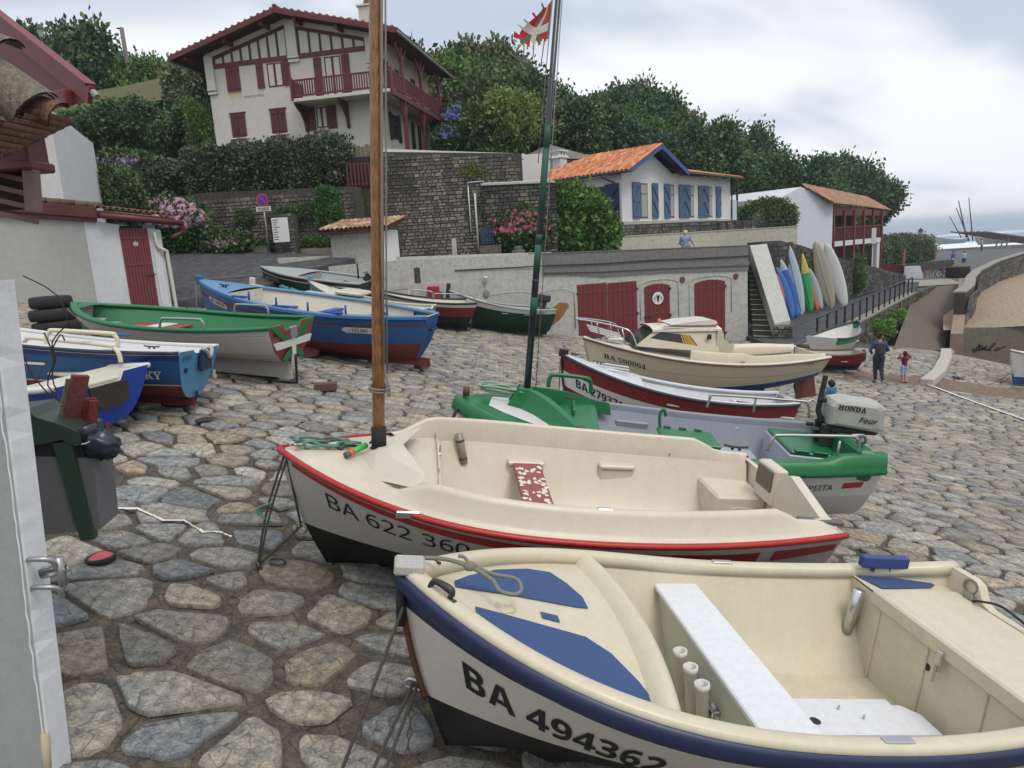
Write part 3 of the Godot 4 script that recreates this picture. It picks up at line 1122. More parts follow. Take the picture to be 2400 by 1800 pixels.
	tag(obj("pedestal",ur,M("step_stone")),"squat stone pedestal in front of the pink hydrangea","pedestal")
	var op := mb(true)
	tube(op,curve([V(-4.9,0.05,-27.4),V(-4.55,0.06,-27.4),V(-4.45,0.0,-27.4),V(-4.44,-0.5,-27.4)],4),0.035,7)
	tag(obj("orange_pipe",op,M("orange_pipe",0.45,0.10,0.04,0.6)),"bent orange pipe by the white kiosk","pipe")
	var tw := wall_thing("terrace_wall","white terrace wall behind the person sitting on the parapet",V(3.7,0,-33.0),V(16.7,0,-40.2))
	var pale := M("stained_white",0.60,0.58,0.51,0.9,{"tex": "render","scale": 0.5,"bump": 0.5})
	slab(tw,"wall",pale,[0,-0.7,14.9,-1.0,14.9,0.26,0,0.24],0.4)
	slab(tw,"coping",pale,[-0.03,0.243,14.93,0.263,14.93,0.31,-0.03,0.29],0.46).position.z = 0.03
	var rl := thing("terrace_railing","dark blue terrace railing on the white wall below the villa","railing",Vector3.ZERO)
	railing(rl,M("rail_blue_black",0.02,0.025,0.04,0.5),V(5.75,0.28,-34.2),V(11.3,0.28,-37.3),0.5,5,[0.35,0.66,1.0],0.016)
	railing(rl,mats.rail_blue_black,V(11.4,0.28,-37.35),V(16.6,0.28,-40.2),0.42,10,[0.5,1.0],0.028)
	var vb := wall_thing("stone_plinth","rough stone plinth under the villa with blue shutters",V(5.7,0,-35.4),V(15.6,0,-43.6))
	slab(vb,"wall",core,[0,-0.2,12.8,-0.2,12.8,0.85,0,0.85],0.8)
	stonework(vb,0.0,12.8,func(x): return 0.2,func(x): return 0.86,0.15,0.0,17,greys)
	var stn := thing("stairs","steep dark stone stairs right of the boat stores","stairs",Vector3.ZERO)
	var tread := M("stair_tread",0.16,0.155,0.13,0.95,{"tex": "stone","scale": 1.8})
	for i in 15:
		var f := i / 14.0
		var p0 := V(10.40,-4.50,-29.3).lerp(V(11.6,-1.75,-33.4),f)
		var p1 := V(11.25,-4.55,-29.0).lerp(V(12.6,-1.78,-33.2),f)
		var st := mb()
		var bk := V(0.14,0,-0.75)
		var dnw := Vector3.DOWN * 0.55
		quad(st,p0,p0 + bk,p1 + bk,p1)
		quad(st,p0 + dnw,p0,p1,p1 + dnw)
		obj("riser",st,tread,stn)
		var ed2 := mb()
		bar(ed2,p0 + V(0,0.012,0.02),p1 + V(0,0.012,0.02),0.06,0.03)
		obj("nosing",ed2,M("nosing",0.30,0.29,0.26,0.9),stn)
	var sw := thing("stair_wall","white sloping wall on right side of the stone stairs","wall",Vector3.ZERO)
	var q0 := [V(11.25,-3.78,-29.2),V(12.2,-3.76,-29.9),V(12.75,-0.50,-34.2),V(11.75,-0.52,-33.7)]
	var pts: Array = q0
	var wst := mb()
	quad(wst,pts[0],pts[3],pts[2],pts[1])
	for i in 4:
		var c: Vector3 = pts[i]
		var d: Vector3 = pts[(i + 1) % 4]
		quad(wst,c,d,d + Vector3.DOWN * 0.75,c + Vector3.DOWN * 0.75)
	obj("wall",wst,lime,sw)
	pbox(sw,"landing_wall",lime,V(10.6,-1.9,-35.2),V(11.75,-0.62,-34.9),0.0)
	var ft := thing("stair_pier","small stone pier at the foot of the white stair wall","pier",V(11.1,-4.7,-28.95),-0.4)
	slab(ft,"wall",core,[0,0,0.75,0,0.75,0.80,0,0.85],0.8)
	stonework(ft,0,0.75,func(x): return 0.0,func(x): return 0.84,0.12,0.0,5,greys)
	var dw := wall_thing("stone_wall","dark stone wall behind the surfboards, sloping down to the promenade",V(12.6,0,-34.3),V(30.9,0,-53.9))
	var top := func(x): return lerpf(-0.38,-1.5,smoothstep(2,9.5,x)) if x < 9.5 else lerpf(-1.5,-3.8,(x - 9.5) / 17.3)
	slab(dw,"wall",core,[0,-4.8,26.8,-4.8,26.8,-3.85,18.5,-2.7,9.5,-1.5,5.0,-0.75,2.0,-0.4,0,-0.4],0.8)
	stonework(dw,0.0,26.5,func(x): return -4.4,top,0.22,0.0,41,darks)
	var rw := wall_thing("stone_wall","stone retaining wall under the black ramp railing",V(11.9,0,-26.7),V(26.6,0,-45.2))
	slab(rw,"wall",core,[0,-6.4,34,-6.4,34,-4.7,23.7,-4.42,0,-4.45],0.5)
	stonework(rw,0.0,30.0,func(x): return -6.3,func(x): return -4.46,0.19,0.0,42,greys + darks)
	slab(rw,"coping",M("concrete"),[0,-4.45,23.6,-4.42,23.6,-4.34,0,-4.36],0.52).position.z = 0.03
	var rr := thing("ramp_railing","black post railing with curved bars along the ramp","railing",Vector3.ZERO)
	railing(rr,M("rail_black",0.012,0.013,0.015,0.45),V(12.15,-4.36,-27.15),V(26.2,-4.34,-44.95),0.98,15,[1.0],0.035,true)
# ---------------------------------------------------------------- houses

func shutter(root: Node3D,mat: Material,x0: float,x1: float,y0: float,y1: float,z := 0.03,brace := 0,called := "shutter") -> MeshInstance3D:
	var st := mb()
	var n := maxi(2,int((x1 - x0) / 0.16))
	for i in n:
		box2(st,V(lerpf(x0,x1,float(i) / n) + 0.006,y0,z),V(lerpf(x0,x1,(i + 1.0) / n) - 0.006,y1,z + 0.03))
	for t in [0.14,0.86] if brace == 0 else [0.10,0.5,0.9]:
		var y := lerpf(y0,y1,t)
		box2(st,V(x0 + 0.01,y - 0.045,z + 0.031),V(x1 - 0.01,y + 0.045,z + 0.05))
	if brace:
		for h in 2:
			var ya := lerpf(y0,y1,0.12 if h == 0 else 0.52)
			var yb := lerpf(y0,y1,0.48 if h == 0 else 0.88)
			bar(st,V(x0 + 0.05 if brace > 0 else x1 - 0.05,ya,z + 0.04),V(x1 - 0.05 if brace > 0 else x0 + 0.05,yb,z + 0.04),0.02,0.07,0.0,Vector3.BACK)
	return obj(called,st,mat,root)

func window_in(root: Node3D,x0: float,x1: float,y0: float,y1: float,frame: Material,nx: int,ny: int,bars: Material):
	var w := Node3D.new()
	w.name = "window"
	root.add_child(w,true)
	pbox(w,"pane",M("pane_dark",0.03,0.035,0.04,0.08),V(x0,y0,-0.10),V(x1,y1,-0.085),0.0)
	pbox(w,"curtain",M("net_curtain",0.30,0.30,0.31,0.9,{"tex": "stone","scale": 3.0}),V(x0 + 0.08,y0 + 0.05,-0.083),V(x1 - 0.08,y1 - 0.08,-0.08),0.0)
	var fr := mb()
	for q in [[x0,x0 + 0.06,y0,y1],[x1 - 0.06,x1,y0,y1],[x0 + 0.06,x1 - 0.06,y0,y0 + 0.07],[x0 + 0.06,x1 - 0.06,y1 - 0.06,y1],[(x0 + x1) / 2 - 0.06,(x0 + x1) / 2 + 0.06,y0 + 0.07,y1 - 0.06]]:
		box2(fr,V(q[0],q[2],-0.08),V(q[1],q[3],0.012))
	obj("frame",fr,frame,w)
	for h in 2:
		var a := x0 + 0.06 if h == 0 else (x0 + x1) / 2 + 0.06
		var b := (x0 + x1) / 2 - 0.06 if h == 0 else x1 - 0.06
		for i in range(1,nx):
			pbox(w,"glazing_bar",bars,V(lerpf(a,b,float(i) / nx) - 0.014,y0 + 0.07,-0.075),V(lerpf(a,b,float(i) / nx) + 0.014,y1 - 0.06,-0.05),0.0)
		for i in range(1,ny):
			pbox(w,"glazing_bar",bars,V(a,lerpf(y0,y1,float(i) / ny) - 0.014,-0.076),V(b,lerpf(y0,y1,float(i) / ny) + 0.014,-0.051),0.0)

func build_red_house():
	var A := V(-14.96,0,-39.0)
	var h := thing("timbered_house","white house with dark red shutters, timbered gable and wrap-around balcony","house",A,turn_of(A,V(-5.98,0,-37.2)))
	var wall := M("house_white",0.62,0.59,0.525,0.9,{"tex": "grime","scale": 0.35,"bump": 0.4})
	var red := paint("house_red",0.125,0.018,0.022,0.6)
	var dk := paint("house_dark_red",0.085,0.016,0.018,0.65)
	var rid := 4.69
	var W := 9.38
	var D := 8.6
	var pitch := 0.262
	var ry := func(x): return 12.10 - pitch * absf(x - rid)
	slab(h,"wall",wall,[0.0,4.2,0.0,ry.call(0.0),rid,ry.call(rid),W,ry.call(W),W,4.2],0.3)
	var sd := mb()
	box2(sd,V(W - 0.3,4.2,-D),V(W,10.9,-0.301))
	box2(sd,V(0,4.2,-D),V(0.3,10.85,-0.301))
	box2(sd,V(0.3,4.2,-D),V(W - 0.3,11.0,-D + 0.3))
	obj("side_wall",sd,wall,h)
	for s in [-1.0,1.0]:
		var rf := mb()
		var e := V(rid + 6.14 * s,12.14 - pitch * 6.14,0.95)
		var r0 := V(rid,12.14,0.95)
		var bk := V(0,0,-D - 1.6)
		var up := V(0,0.13,0)
		var q := [e,r0,r0 + bk,e + bk]
		for k in 4:
			quad(rf,q[k],q[(k + 1) % 4],q[(k + 1) % 4] + up,q[k] + up)
		quad(rf,q[0],q[1],q[2],q[3])
		quad(rf,q[0] + up,q[3] + up,q[2] + up,q[1] + up)
		obj("roof",rf,M("soffit",0.055,0.018,0.018,0.8),h)
		var fs := mb()
		bar(fs,e + V(0.02 * s,0.06,0.03),r0 + V(0,0.06,0.03),0.05,0.24)
		obj("bargeboard",fs,red,h)
		for k in 17:
			var t := (k + 0.5) / 17.0
			var ti := mb(true)
			var c := e.lerp(r0,t) + V(0,0.20,0.02)
			tube(ti,[c,c + V(0,0.01,-0.4)],0.085,7)
			obj("verge_tile",ti,M("old_tile",0.17,0.075,0.05,0.85,{"tex": "grime","scale": 2.0}),h)
		tile_roof(h,"roof_tiles",(e if s > 0 else e) + up,e + bk + up,r0 + bk + up,r0 + up,0.24,0.42,6,[Color(0.24,0.11,0.07),Color(0.30,0.16,0.10),Color(0.19,0.10,0.07)],mats.soffit)
		for x in [0.9,3.05,5.35]:
			var pu := mb()
			box2(pu,V(rid + s * x - 0.09,ry.call(rid + x) - 0.22,0.0),V(rid + s * x + 0.09,ry.call(rid + x) - 0.02,0.82),0.02)
			obj("purlin_end",pu,red,h)
		ptube(h,"gutter",M("zinc",0.22,0.23,0.23,0.5,{"metal": 0.5}),[e + V(0.06 * s,0.02,0),e + bk + V(0.06 * s,0.02,0)],0.07,6)
	var rt := mb()
	ball(rt,V(rid,12.42,0.9),V(0.14,0.09,0.12),8)
	obj("ridge_tile",rt,mats.old_tile,h)
	for q in [[0.0,0.46,8.75,10.75],[4.72,5.26,9.86,11.96],[8.9,9.4,9.2,10.8]]:
		pbox(h,"pilaster",wall,V(q[0],q[2] + 0.45,0),V(q[1],q[3],0.16),0.0)
		for k in 2:
			pbox(h,"corbel",wall,V(q[0] - 0.03,q[2] + 0.12 + 0.18 * k,0),V(q[1] + 0.03,q[2] + 0.26 + 0.18 * k,0.12 + 0.05 * k),0.015)
	for q in [[0.46,4.72],[5.26,8.9]]:
		pbox(h,"beam",red,V(q[0],10.13,0.005),V(q[1],10.36,0.05),0.004)
		var rk := mb()
		bar(rk,V(q[0],ry.call(q[0]) - 0.36,0.03),V(q[1],ry.call(q[1]) - 0.36,0.03),0.05,0.17,0.0,Vector3.UP)
		obj("raking_beam",rk,dk,h)
		var n := int((q[1] - q[0]) / 0.53)
		for i in n + 1:
			var x: float = lerpf(q[0] + 0.05,q[1] - 0.05,float(i) / n)
			if ry.call(x) - 0.45 > 10.45:
				pbox(h,"stud",M("stud_dark",0.045,0.022,0.020,0.7),V(x - 0.05,10.36,0.004),V(x + 0.05,ry.call(x) - 0.42,0.045),0.0)
	shutter(h,red,1.08,1.47,8.92,10.11)
	shutter(h,red,1.475,1.85,8.92,10.11)
	shutter(h,red,2.82,3.22,8.92,10.12)
	window_in(h,3.42,4.26,8.92,10.08,dk,3,4,M("bar_white",0.66,0.66,0.64,0.5))
	shutter(h,red,4.29,4.70,8.92,10.12)
	shutter(h,red,6.02,6.44,8.02,10.08)
	window_in(h,6.60,7.46,8.02,10.06,dk,3,6,mats.bar_white)
	shutter(h,red,7.52,7.95,8.02,10.08)
	for q in [[1.03,1.87],[3.32,4.18]]:
		shutter(h,dk,q[0],(q[0] + q[1]) / 2 - 0.004,6.64,7.82)
		shutter(h,dk,(q[0] + q[1]) / 2 + 0.004,q[1],6.64,7.82)
		pbox(h,"lintel",M("stud_dark"),V(q[0] - 0.06,7.83,0),V(q[1] + 0.06,7.89,0.06),0.0)
		pbox(h,"sill",mats.bar_white,V(q[0] - 0.08,6.56,0),V(q[1] + 0.08,6.62,0.10),0.01)
	shutter(h,dk,5.27,5.82,6.62,7.76)
	window_in(h,5.86,6.46,6.70,7.72,dk,2,3,mats.bar_white)
	shutter(h,dk,6.48,6.98,6.62,7.76)
	for x in [1.05,3.34,5.75]:
		var fb := mb()
		box2(fb,V(x,6.30,0.04),V(x + 0.88,6.34,0.32))
		box2(fb,V(x,6.46,0.30),V(x + 0.88,6.50,0.34))
		for k in 8:
			box2(fb,V(x + 0.02 + 0.115 * k,6.34,0.30),V(x + 0.06 + 0.115 * k,6.46,0.33))
		for k in 3:
			bar(fb,V(x + 0.03 + 0.41 * k,6.30,0.28),V(x + 0.03 + 0.41 * k,5.72,0.02),0.05,0.05)
		obj("flower_box",fb,dk,h)
		foliage(h,"flowers",V(x + 0.44,6.42,0.2),V(0.46,0.14,0.14),40,0.10,[Color(0.30,0.06,0.07),Color(0.06,0.10,0.04),Color(0.35,0.25,0.22)],5)
	var stn := mb()
	var rs := RandomNumberGenerator.new()
	rs.seed = 3
	for k in 16:
		var x := 1.12 + 0.045 * k
		var l := rs.randf_range(0.25,0.75)
		tri(stn,V(x,8.90,0.004),V(x + rs.randf_range(0.03,0.06),8.90,0.004),V(x + 0.02,8.90 - l,0.004))
	obj("rust_stain",stn,M("rust_stain",0.52,0.40,0.22,0.9),h).set_meta("kind","stuff")
	var nm := put("house_name",letters("HAROTZ ENEA",0.11,true,"Droid Serif"),M("name_grey",0.18,0.17,0.16,0.8),h)
	nm.position = V(2.52,8.60,0.004)
	var fy := 7.98
	pbox(h,"balcony_floor",wall,V(5.22,fy - 0.16,0.0),V(10.5,fy,1.2),0.02)
	pbox(h,"gallery_floor",wall,V(W + 0.002,fy - 0.16,-7.9),V(10.5,fy,-0.001),0.02)
	pbox(h,"gallery_beam",red,V(10.40,fy - 0.30,-7.9),V(10.54,fy - 0.03,1.22),0.01)
	for seg in [[V(5.25,fy,0.02),V(5.25,fy,1.16),7],[V(5.25,fy,1.16),V(10.46,fy,1.16),40],[V(10.46,fy,1.16),V(10.46,fy,-7.8),62]]:
		var a: Vector3 = seg[0]
		var b: Vector3 = seg[1]
		for k in int(seg[2]):
			var p := a.lerp(b,(k + 0.5) / seg[2])
			pbox(h,"baluster",red,p + V(-0.028,0.14,-0.028),p + V(0.028,0.80,0.028),0.0)
		for y in [0.12,0.84]:
			var rl := mb()
			bar(rl,a + V(0,y,0),b + V(0,y,0),0.075,0.075)
			obj("balcony_rail",rl,red,h)
	for p in [V(5.25,fy,1.16),V(10.46,fy,1.16)]:
		pbox(h,"newel",red,p + V(-0.07,-0.1,-0.07),p + V(0.07,0.98,0.07),0.01)
	for x in [5.3,7.6,9.3]:
		var br := mb()
		prism(br,V2([0.0,-0.16,1.1,-0.16,1.05,-0.30,0.55,-0.55,0.22,-0.95,0.14,-1.40,0.0,-1.45]),-0.06,0.06,Transform3D(Basis(Vector3.BACK,Vector3.UP,Vector3.LEFT),V(x,fy,0.0)))
		obj("bracket",br,dk,h)
	for z in [-0.6,-3.7,-7.2]:
		pbox(h,"gallery_post",red,V(10.36,fy,z - 0.08),V(10.52,10.25,z + 0.08),0.01)
		pbox(h,"ground_post",red,V(10.32,4.6,z - 0.09),V(10.50,fy - 0.3,z + 0.09),0.01)
		for s2 in [-1.0,1.0]:
			var st := mb()
			bar(st,V(10.41,6.6,z),V(10.41,fy - 0.3,z + 0.5 * s2),0.10,0.10,0.0,Vector3.RIGHT)
			bar(st,V(10.44,9.55,z),V(10.44,10.3,z + 0.8 * s2),0.10,0.10,0.0,Vector3.RIGHT)
			obj("brace",st,red,h)
	var sf := Node3D.new()
	sf.name = "side_openings"
	sf.transform = Transform3D(Basis(Vector3.UP,PI / 2),V(W,0,0))
	h.add_child(sf)
	for q in [[1.0,1.45,6.0,7.4],[2.3,2.75,6.0,7.4],[4.6,5.1,6.0,7.4],[5.8,6.3,6.0,7.4],[0.8,1.5,8.0,9.9],[2.6,3.2,8.6,9.8],[5.2,5.9,8.0,9.9]]:
		shutter(sf,M("stud_dark"),q[0],q[1],q[2],q[3])
	pbox(sf,"window_niche",M("pane_dark"),V(1.46,6.1,-0.02),V(2.29,7.35,0.01),0.0)
	pbox(h,"chimney",wall,V(8.0,11.0,-2.4),V(8.75,12.75,-1.7),0.02)
	pbox(h.get_node("chimney"),"chimney_cap",wall,V(7.92,12.75,-2.48),V(8.83,12.84,-1.62),0.01)
	var pot := mb()
	lathe(pot,[[0.22,12.84],[0.16,13.1],[0.10,13.3],[0.02,13.32]],10,Transform3D(Basis(),V(8.38,0,-2.05)))
	obj("chimney_pot",pot,mats.old_tile,h.get_node("chimney"))
	var ds := mb()
	lathe(ds,[[0.01,0.0],[0.16,0.03],[0.28,0.10]],14,Transform3D(Basis(Vector3.RIGHT,1.3),V(7.55,11.95,-1.5)))
	tube(ds,[V(7.55,11.4,-1.55),V(7.55,11.95,-1.55)],0.03,6)
	obj("satellite_dish",ds,M("dish_grey",0.5,0.5,0.5,0.5),h)

func build_villa():
	var A := V(6.09,0,-36.0)
	var v := thing("villa","white villa with blue shutters and bright orange tile roof","house",A,turn_of(A,V(14.42,0,-45.0)))
	var wall := M("villa_white",0.70,0.70,0.685,0.85,{"tex": "grime","scale": 0.4})
	var blue := paint("shutter_blue",0.06,0.135,0.235,0.55)
	var navy := paint("shutter_navy",0.018,0.035,0.10,0.55)
	var trim := M("trim_dark",0.025,0.03,0.045,0.6)
	slab(v,"wall",wall,[0,0.3,0,3.36,2.72,4.55,5.1,3.52,12.3,3.42,12.3,0.3],0.3)
	var sd := mb()
	box2(sd,V(0,0.3,-6.5),V(0.3,3.36,-0.301))
	box2(sd,V(12.0,0.3,-6.5),V(12.3,3.4,-0.301))
	obj("side_wall",sd,wall,v)
	pbox(v,"base_step",M("stained_white"),V(-0.06,0.72,0.0),V(12.3,1.02,0.10),0.01)
	var oc := [Color(0.50,0.175,0.075),Color(0.56,0.22,0.10),Color(0.44,0.14,0.06),Color(0.60,0.26,0.13)]
	var e0 := V(-0.42,3.42,0.75)
	var r0 := V(2.72,4.82,0.75)
	var bk := V(0,0,-7.4)
	tile_roof(v,"roof_tiles",e0 + bk,e0,r0,r0 + bk * 0.62,0.21,0.36,21,oc,trim)
	tile_roof(v,"roof_tiles",V(5.5,3.56,0.75),V(5.5,3.56,-4.0),r0 + V(0,0,-4.75),r0,0.21,0.36,22,oc,navy)
	tile_roof(v,"roof_tiles",V(5.0,3.58,0.55),V(13.0,3.48,0.55),V(11.6,4.55,-4.0),V(3.2,4.65,-4.0),0.21,0.36,23,oc,trim)
	var bb := mb()
	bar(bb,r0 + V(0,-0.10,0.02),V(5.55,3.46,0.78),0.05,0.22)
	bar(bb,e0 + V(0.06,-0.06,0.02),r0 + V(0,-0.10,0.02),0.05,0.16)
	obj("bargeboard",bb,paint("verge_blue",0.02,0.075,0.26,0.5),v)
	ptube(v,"gutter",trim,[e0 + V(-0.06,-0.04,0),e0 + bk + V(-0.06,-0.04,0)],0.07,7)
	ptube(v,"gutter",trim,[V(5.5,3.52,0.62),V(12.9,3.44,0.62)],0.06,7)
	ptube(v,"downpipe",trim,curve([V(-0.44,3.34,-0.9),V(-0.40,3.2,-0.8),V(-0.06,2.95,-0.4),V(-0.05,2.7,-0.35)],4),0.04,6)
	ptube(v,"downpipe",trim,[V(12.42,3.4,0.05),V(12.42,0.9,0.05)],0.05,6)
	for q in [[1.68,2.42],[4.70,5.22],[7.02,7.50],[9.32,9.82]]:
		var x0: float = q[0]
		var x1: float = q[1] + 0.25
		pbox(v,"reveal",M("reveal_cream",0.62,0.60,0.54,0.9),V(x0 - 0.02,1.14,0.0),V(x1 + 0.05,2.99,0.012),0.0)
		pbox(v,"window",M("pane_dark"),V(x0,1.19,0.0125),V(q[1],2.94,0.02),0.0)
		pbox(v,"curtain",M("villa_curtain",0.34,0.34,0.33,0.9),V(x0 + 0.12,1.24,0.021),V(q[1] - 0.06,2.88,0.026),0.0)
		for y in [1.2,2.4,2.92]:
			pbox(v,"glazing_bar",trim,V(x0,y - 0.02,0.027),V(q[1],y + 0.02,0.035),0.0)
	for q in [[0.92,1.62,1],[2.85,3.45,-1],[4.12,4.70,-1],[5.72,6.32,1],[6.36,6.96,-1],[8.02,8.62,1],[8.66,9.26,-1],[10.28,10.92,1]]:
		shutter(v,blue,q[0],q[1],1.14,2.98,0.045,q[2])
	var sf := Node3D.new()
	sf.name = "garden_side"
	sf.transform = Transform3D(Basis(Vector3.UP,-PI / 2),Vector3.ZERO)
	v.add_child(sf)
	shutter(sf,navy,-1.0,-0.12,0.95,2.92,0.03,1)
	pbox(sf,"window",M("pane_dark"),V(-2.9,1.0,0.0),V(-1.0,2.85,0.02),0.0)
	shutter(sf,navy,-5.9,-5.0,0.95,2.92,0.03,1)
	pbox(sf,"wall_lamp",trim,V(-4.2,2.75,0),V(-4.05,2.95,0.12),0.02)
	pbox(v,"porch_panel",M("porch_pale",0.50,0.56,0.60,0.6),V(12.32,0.95,-0.1),V(13.4,2.2,-0.06),0.0)
	pbox(v,"porch_post",trim,V(13.4,0.7,-0.12),V(13.5,3.4,-0.02),0.0)
	pbox(v,"porch_void",M("pane_dark"),V(12.32,2.2,-0.6),V(13.38,3.3,-0.5),0.0)
	var g := thing("garden_house","small grey roofed house behind the villa's chimney","house",V(3.6,3.0,-43.0),0.5)
	pbox(g,"wall",M("villa_white"),V(-1.6,0,-2.5),V(1.9,2.0,0),0.0)
	pbox(g,"opening",M("pane_dark"),V(0.9,0.9,-0.02),V(1.5,1.9,0.02),0.0)
	var rf := mb()
	for q in [[V(-2.2,2.0,0.6),V(2.6,2.0,0.6),V(0.2,3.1,-1.3)],[V(2.6,2.0,0.6),V(2.6,2.0,-3.2),V(0.2,3.1,-1.3)],[V(-2.2,2.0,-3.2),V(-2.2,2.0,0.6),V(0.2,3.1,-1.3)]]:
		tri(rf,q[0],q[2],q[1])
	obj("roof",rf,M("slate",0.22,0.21,0.20,0.8,{"tex": "wood","scale": V(0.6,9,0.6)}),g)

func build_left_buildings():
	var w := thing("near_wall","grey rendered wall with white end at the left edge","wall",Vector3.ZERO)
	var grey := M("render_grey",0.35,0.36,0.355,0.85,{"tex": "grime","scale": 1.3})
	var white := M("wall_end_white",0.80,0.81,0.83,0.8,{"tex": "grime","scale": 1.2})
	var st := mb()
	var pf := [V(-2.275,-3.0,-2.80),V(-2.045,0.0,-2.80)]
	quad(st,V(-6,-3,-2.80),pf[0],pf[1],V(-6,0.0,-2.80))
	quad(st,pf[1],pf[1] + V(0,0,-0.14),V(-6,0.0,-2.94),V(-6,0.0,-2.80))
	quad(st,V(-6,-3,-2.94),V(-6,0.0,-2.94),pf[1] + V(0,0,-0.14),pf[0] + V(0,0,-0.14))
	obj("face",st,grey,w)
	var en := mb()
	var rows := []
	var nz := FastNoiseLite.new()
	nz.seed = 12
	nz.frequency = 3.0
	for i in 60:
		var t := i / 59.0
		var p: Vector3 = pf[0].lerp(pf[1],t)
		var chip := maxf(0.0,nz.get_noise_2d(p.y * 2.0,0.0)) * 0.02
		rows.append(PackedVector3Array([p + V(-0.012 - chip,0,0.004),p + V(0.004 - chip,0,-0.012),p + V(0.006,0,-0.14)]))
	grid(en,rows)
	obj("white_end",en,white,w)
	var br := mb(true)
	for y in [-1.20,-1.33]:
		tube(br,curve([V(-2.17,y,-2.84),V(-2.08,y + 0.02,-2.80),V(-2.03,y,-2.82),V(-2.03,y - 0.05,-2.84)],4),0.012,7)
	box(br,V(-2.06,-1.265,-2.86),V(0.12,0.045,0.04),Basis(Vector3.BACK,0.15),0.008)
	tube(br,[V(-2.02,-1.33,-2.85),V(-2.02,-1.20,-2.85)],0.018,8)
	obj("hinge_pin",br,M("galvanised"),w)
	ptube(w,"foot_strip",M("wood_strip",0.42,0.34,0.22,0.8),[V(-2.24,-2.30,-2.80),V(-2.20,-2.02,-2.80)],0.018,6)
	var p := thing("porch_roof","terracotta tiled porch corner with red beam overhead, top left","porch",V(0,0,-3.0))
	var tc := M("near_tile",0.33,0.17,0.10,0.8,{"tex": "stone","scale": 4.0,"bump": 1.0})
	var tl := M("tile_lichen",0.34,0.29,0.21,0.85,{"tex": "stone","scale": 5.0,"bump": 1.0})
	for q in [[V(-2.30,1.02,-0.02),V(-1.93,0.845,0.02),0.105,1],[V(-2.06,0.86,0.05),V(-1.815,0.645,0.07),0.10,1],[V(-2.22,0.83,0.14),V(-1.955,0.76,0.15),0.09,0],[V(-1.92,0.70,0.02),V(-1.745,0.625,0.04),0.065,0],[V(-2.2,0.73,0.2),V(-2.0,0.665,0.2),0.06,0]]:
		var ts := mb(true)
		var d: Vector3 = (q[1] - q[0]).normalized()
		var up := V(0.25,0.62,0.74)
		var sx := d.cross(up).normalized()
		var uy := sx.cross(d)
		rows = []
		for s in [1.0,0.86]:
			for i in 5:
				var rr := PV()
				for j in 11:
					var an := PI * j / 10.0
					rr.append(q[0].lerp(q[1],i / 4.0) + (sx * cos(an) + uy * sin(an) * 0.8) * q[2] * s * (0.86 + 0.05 * i))
				if s < 1.0:
					rows.push_back(rr)
				else:
					rows.push_front(rr)
		grid(ts,rows)
		obj("tile",ts,tl if q[3] else tc,p)
	for k in 9:
		var a := V(-1.80 - 0.008 * k,0.655 - 0.024 * k,0.0 + 0.05 * k)
		var ts := mb(true)
		rows = []
		for i in 2:
			var rr := PV()
			for j in 8:
				var an := PI + PI * j / 7.0
				rr.append(a + V(-0.055 + 0.055 * cos(an) + 0.02 * i,0.028 * sin(an) - 0.012 * i,-0.16 + 0.30 * i))
			rows.append(rr)
		grid(ts,rows)
		obj("tile",ts,tc if k % 3 else M("near_tile_dark",0.17,0.085,0.055,0.85),p)
	var rd := paint("porch_red",0.115,0.018,0.018,0.55)
	pbox(p,"beam",rd,V(-3.2,0.46,-0.12),V(-1.915,0.70,0.02),0.008)
	pbox(p,"lower_beam",rd,V(-3.2,0.435,-0.13),V(-1.90,0.475,0.04),0.008)
	pbox(p,"opening",M("opening_dark",0.018,0.008,0.008,0.8),V(-3.2,0.29,-0.10),V(-1.97,0.435,-0.06),0.0)
	for k in 4:
		var sl := mb()
		bar(sl,V(-2.12,0.445 - 0.055 * k,-0.03),V(-1.955,0.395 - 0.055 * k,-0.03),0.02,0.012,0.0,Vector3.BACK)
		obj("slat",sl,M("slat_brown",0.14,0.085,0.07,0.7),p)
	var ps := mb()
	bar(ps,V(-1.925,0.44,0.0),V(-1.945,0.265,0.0),0.05,0.05,0.006)
	obj("post",ps,M("post_mauve",0.16,0.105,0.10,0.7),p)
	var hs := thing("gabled_house","white house with wide dark red eaves at the left edge","house",V(-12.07,0,-20.0),0.35)
	pbox(hs,"wall",M("gable_white",0.66,0.67,0.67,0.85,{"tex": "grime","scale": 0.4}),V(-6.0,0.5,-6.0),V(0.0,4.5,0.0),0.0)
	var ev := thing("red_eave","deep red bargeboard and boarded eave slanting down at upper left","roof",Vector3.ZERO)
	var bq := [V(-8.15,3.55,-15.0),V(-11.1,5.75,-17.0),V(-14.5,8.3,-19.3)]
	var b1 := mb()
	for k in 2:
		bar(b1,bq[k],bq[k + 1],0.10,0.34,0.0)
		bar(b1,bq[k] + V(0.03,0.20,0.0),bq[k + 1] + V(0.03,0.20,0.0),0.22,0.06,0.0)
	obj("bargeboard",b1,paint("eave_red",0.17,0.022,0.028,0.5),ev)
	var so := mb()
	for k in 2:
		var o := V(-2.6,0.05,-1.6)
		quad(so,bq[k] + V(0,-0.12,0),bq[k + 1] + V(0,-0.12,0),bq[k + 1] + o,bq[k] + o + V(0,0.05,0))
	obj("soffit",so,M("porch_red"),ev)
	var pu := mb()
	bar(pu,V(-11.6,3.85,-17.2),V(-8.75,3.62,-15.3),0.22,0.30,0.03)
	obj("purlin",pu,mats.eave_red,ev)
	var gn := mb()
	tube(gn,[V(-8.1,3.62,-15.0),V(-8.0,3.5,-14.95)],0.07,8)
	obj("gutter_end",gn,M("zinc"),ev)
	var A := V(-11.57,0,-16.0)
